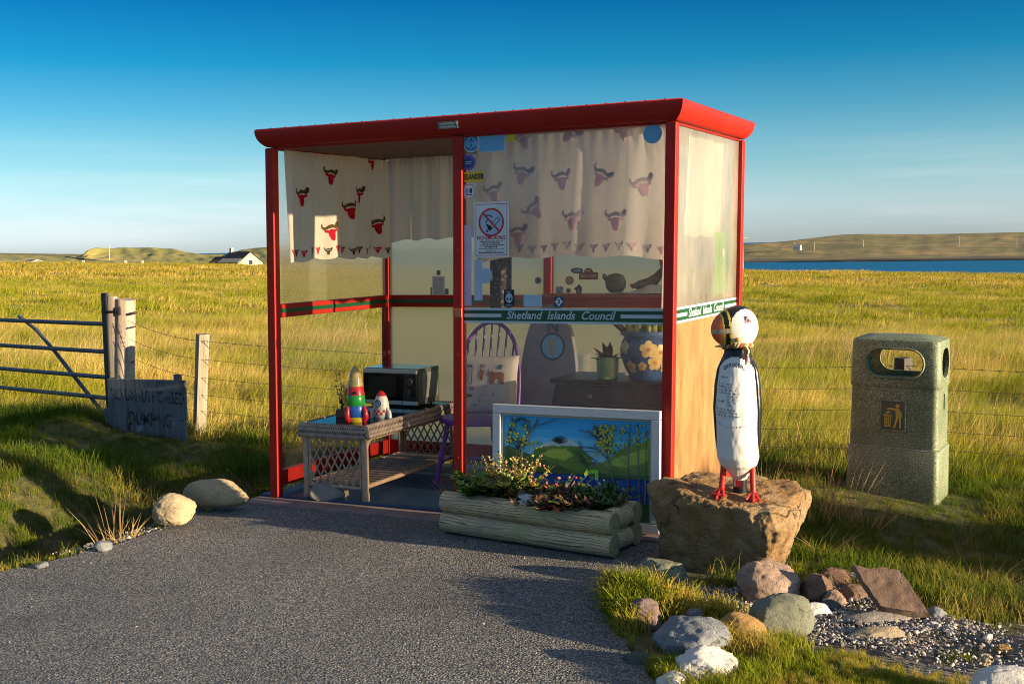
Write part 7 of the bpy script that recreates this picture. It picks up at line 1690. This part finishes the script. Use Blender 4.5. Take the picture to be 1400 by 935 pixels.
# ------------------------------------------------------------------ light and sky
SUN_EL, SUN_DELTA = R(9.0), R(-.5)
du = -(U*math.cos(SUN_DELTA)+W*math.sin(SUN_DELTA))       # travel direction on the ground
tr = Vector((du.x*math.cos(SUN_EL), du.y*math.cos(SUN_EL), -math.sin(SUN_EL)))
sl_ = bpy.data.lights.new('sun', 'SUN'); sl_.energy = 4.5; sl_.angle = R(.5); sl_.color = (1, .77, .47)
so = bpy.data.objects.new('sun', sl_); COL.objects.link(so); so.rotation_euler = tr.to_track_quat('-Z', 'Y').to_euler(); so.location = (0, 0, 20)
wd = bpy.data.worlds.new('World'); S.world = wd; wd.use_nodes = True; t = wd.node_tree; t.nodes.clear()
def nn(ty, **kw):
    x = t.nodes.new(ty)
    for k_, v_ in kw.items(): setattr(x, k_, v_)
    return x
sky = nn('ShaderNodeTexSky', sky_type='NISHITA', sun_disc=False, sun_elevation=SUN_EL, sun_rotation=math.atan2(-tr.x, -tr.y), altitude=10, air_density=1., dust_density=.4, ozone_density=2.)
tc = nn('ShaderNodeTexCoord'); sx_ = nn('ShaderNodeSeparateXYZ'); t.links.new(tc.outputs['Generated'], sx_.inputs[0])
rp = nn('ShaderNodeValToRGB'); e = rp.color_ramp.elements
STOPS = [(0, (.37, .445, .485)), (.03, (.345, .455, .51)), (.065, (.20, .385, .455)), (.11, (.075, .295, .435)), (.15, (.012, .222, .41)), (.205, (.002, .142, .36)), (.32, (.04, .2, .42)), (.6, (.54, .62, .8)), (1, (.95, .97, 1.0))]
while len(e) < len(STOPS): e.new(.5)
for i, (p, c) in enumerate(STOPS): e[i].position = p; e[i].color = (*c, 1)
t.links.new(sx_.outputs['Z'], rp.inputs[0])
bw_n = nn('ShaderNodeRGBToBW'); t.links.new(sky.outputs[0], bw_n.inputs[0])
hs = nn('ShaderNodeMix', data_type='RGBA', blend_type='MIX'); hs.inputs[0].default_value = .80; t.links.new(sky.outputs[0], hs.inputs[6]); t.links.new(bw_n.outputs[0], hs.inputs[7])
mu = nn('ShaderNodeMix', data_type='RGBA', blend_type='MULTIPLY'); mu.inputs[0].default_value = 1.; t.links.new(hs.outputs[2], mu.inputs[6]); t.links.new(rp.outputs[0], mu.inputs[7])
# thin streaks of cloud low down
mp = nn('ShaderNodeMapping'); mp.inputs['Scale'].default_value = (2.2, 2.2, 34); t.links.new(tc.outputs['Generated'], mp.inputs[0])
cn = nn('ShaderNodeTexNoise'); cn.inputs['Scale'].default_value = 1.3; cn.inputs['Detail'].default_value = 7; cn.inputs['Roughness'].default_value = .55; t.links.new(mp.outputs[0], cn.inputs[0])
cr = nn('ShaderNodeValToRGB'); cr.color_ramp.elements[0].position = .46; cr.color_ramp.elements[0].color = (0, 0, 0, 1); cr.color_ramp.elements[1].position = .72; cr.color_ramp.elements[1].color = (1, 1, 1, 1); t.links.new(cn.outputs[0], cr.inputs[0])
cz = nn('ShaderNodeValToRGB'); ee = cz.color_ramp.elements; ee.new(.5); ee.new(.5)
for i, (p, c) in enumerate(((0, .2), (.025, .6), (.05, .3), (.10, 0.))): ee[i].position = p; ee[i].color = (c, c, c, 1)
t.links.new(sx_.outputs['Z'], cz.inputs[0])
cm = nn('ShaderNodeMath', operation='MULTIPLY'); t.links.new(cr.outputs[0], cm.inputs[0]); t.links.new(cz.outputs[0], cm.inputs[1])
mc = nn('ShaderNodeMix', data_type='RGBA', blend_type='MIX'); t.links.new(cm.outputs[0], mc.inputs[0]); t.links.new(mu.outputs[2], mc.inputs[6])
cl = nn('ShaderNodeMix', data_type='RGBA', blend_type='MULTIPLY'); cl.inputs[0].default_value = 1; t.links.new(bw_n.outputs[0], cl.inputs[6]); cl.inputs[7].default_value = (.54, .585, .61, 1); t.links.new(cl.outputs[2], mc.inputs[7])
bg = nn('ShaderNodeBackground'); bg.inputs[1].default_value = .15; t.links.new(mc.outputs[2], bg.inputs[0]); wo = nn('ShaderNodeOutputWorld'); t.links.new(bg.outputs[0], wo.inputs[0])
S.view_settings.view_transform = 'Standard'; S.view_settings.look = 'None'; S.view_settings.exposure = 1.6; S.view_settings.gamma = 1; S.view_settings.use_curve_mapping = False
S.render.engine = 'CYCLES'; c = S.cycles; c.max_bounces = 10; c.diffuse_bounces = 4; c.glossy_bounces = 3; c.transmission_bounces = 8; c.transparent_max_bounces = 16; c.caustics_refractive = False; c.caustics_reflective = False
c.use_denoising = True; c.denoising_prefilter = 'NONE'; c.filter_width = 1.0
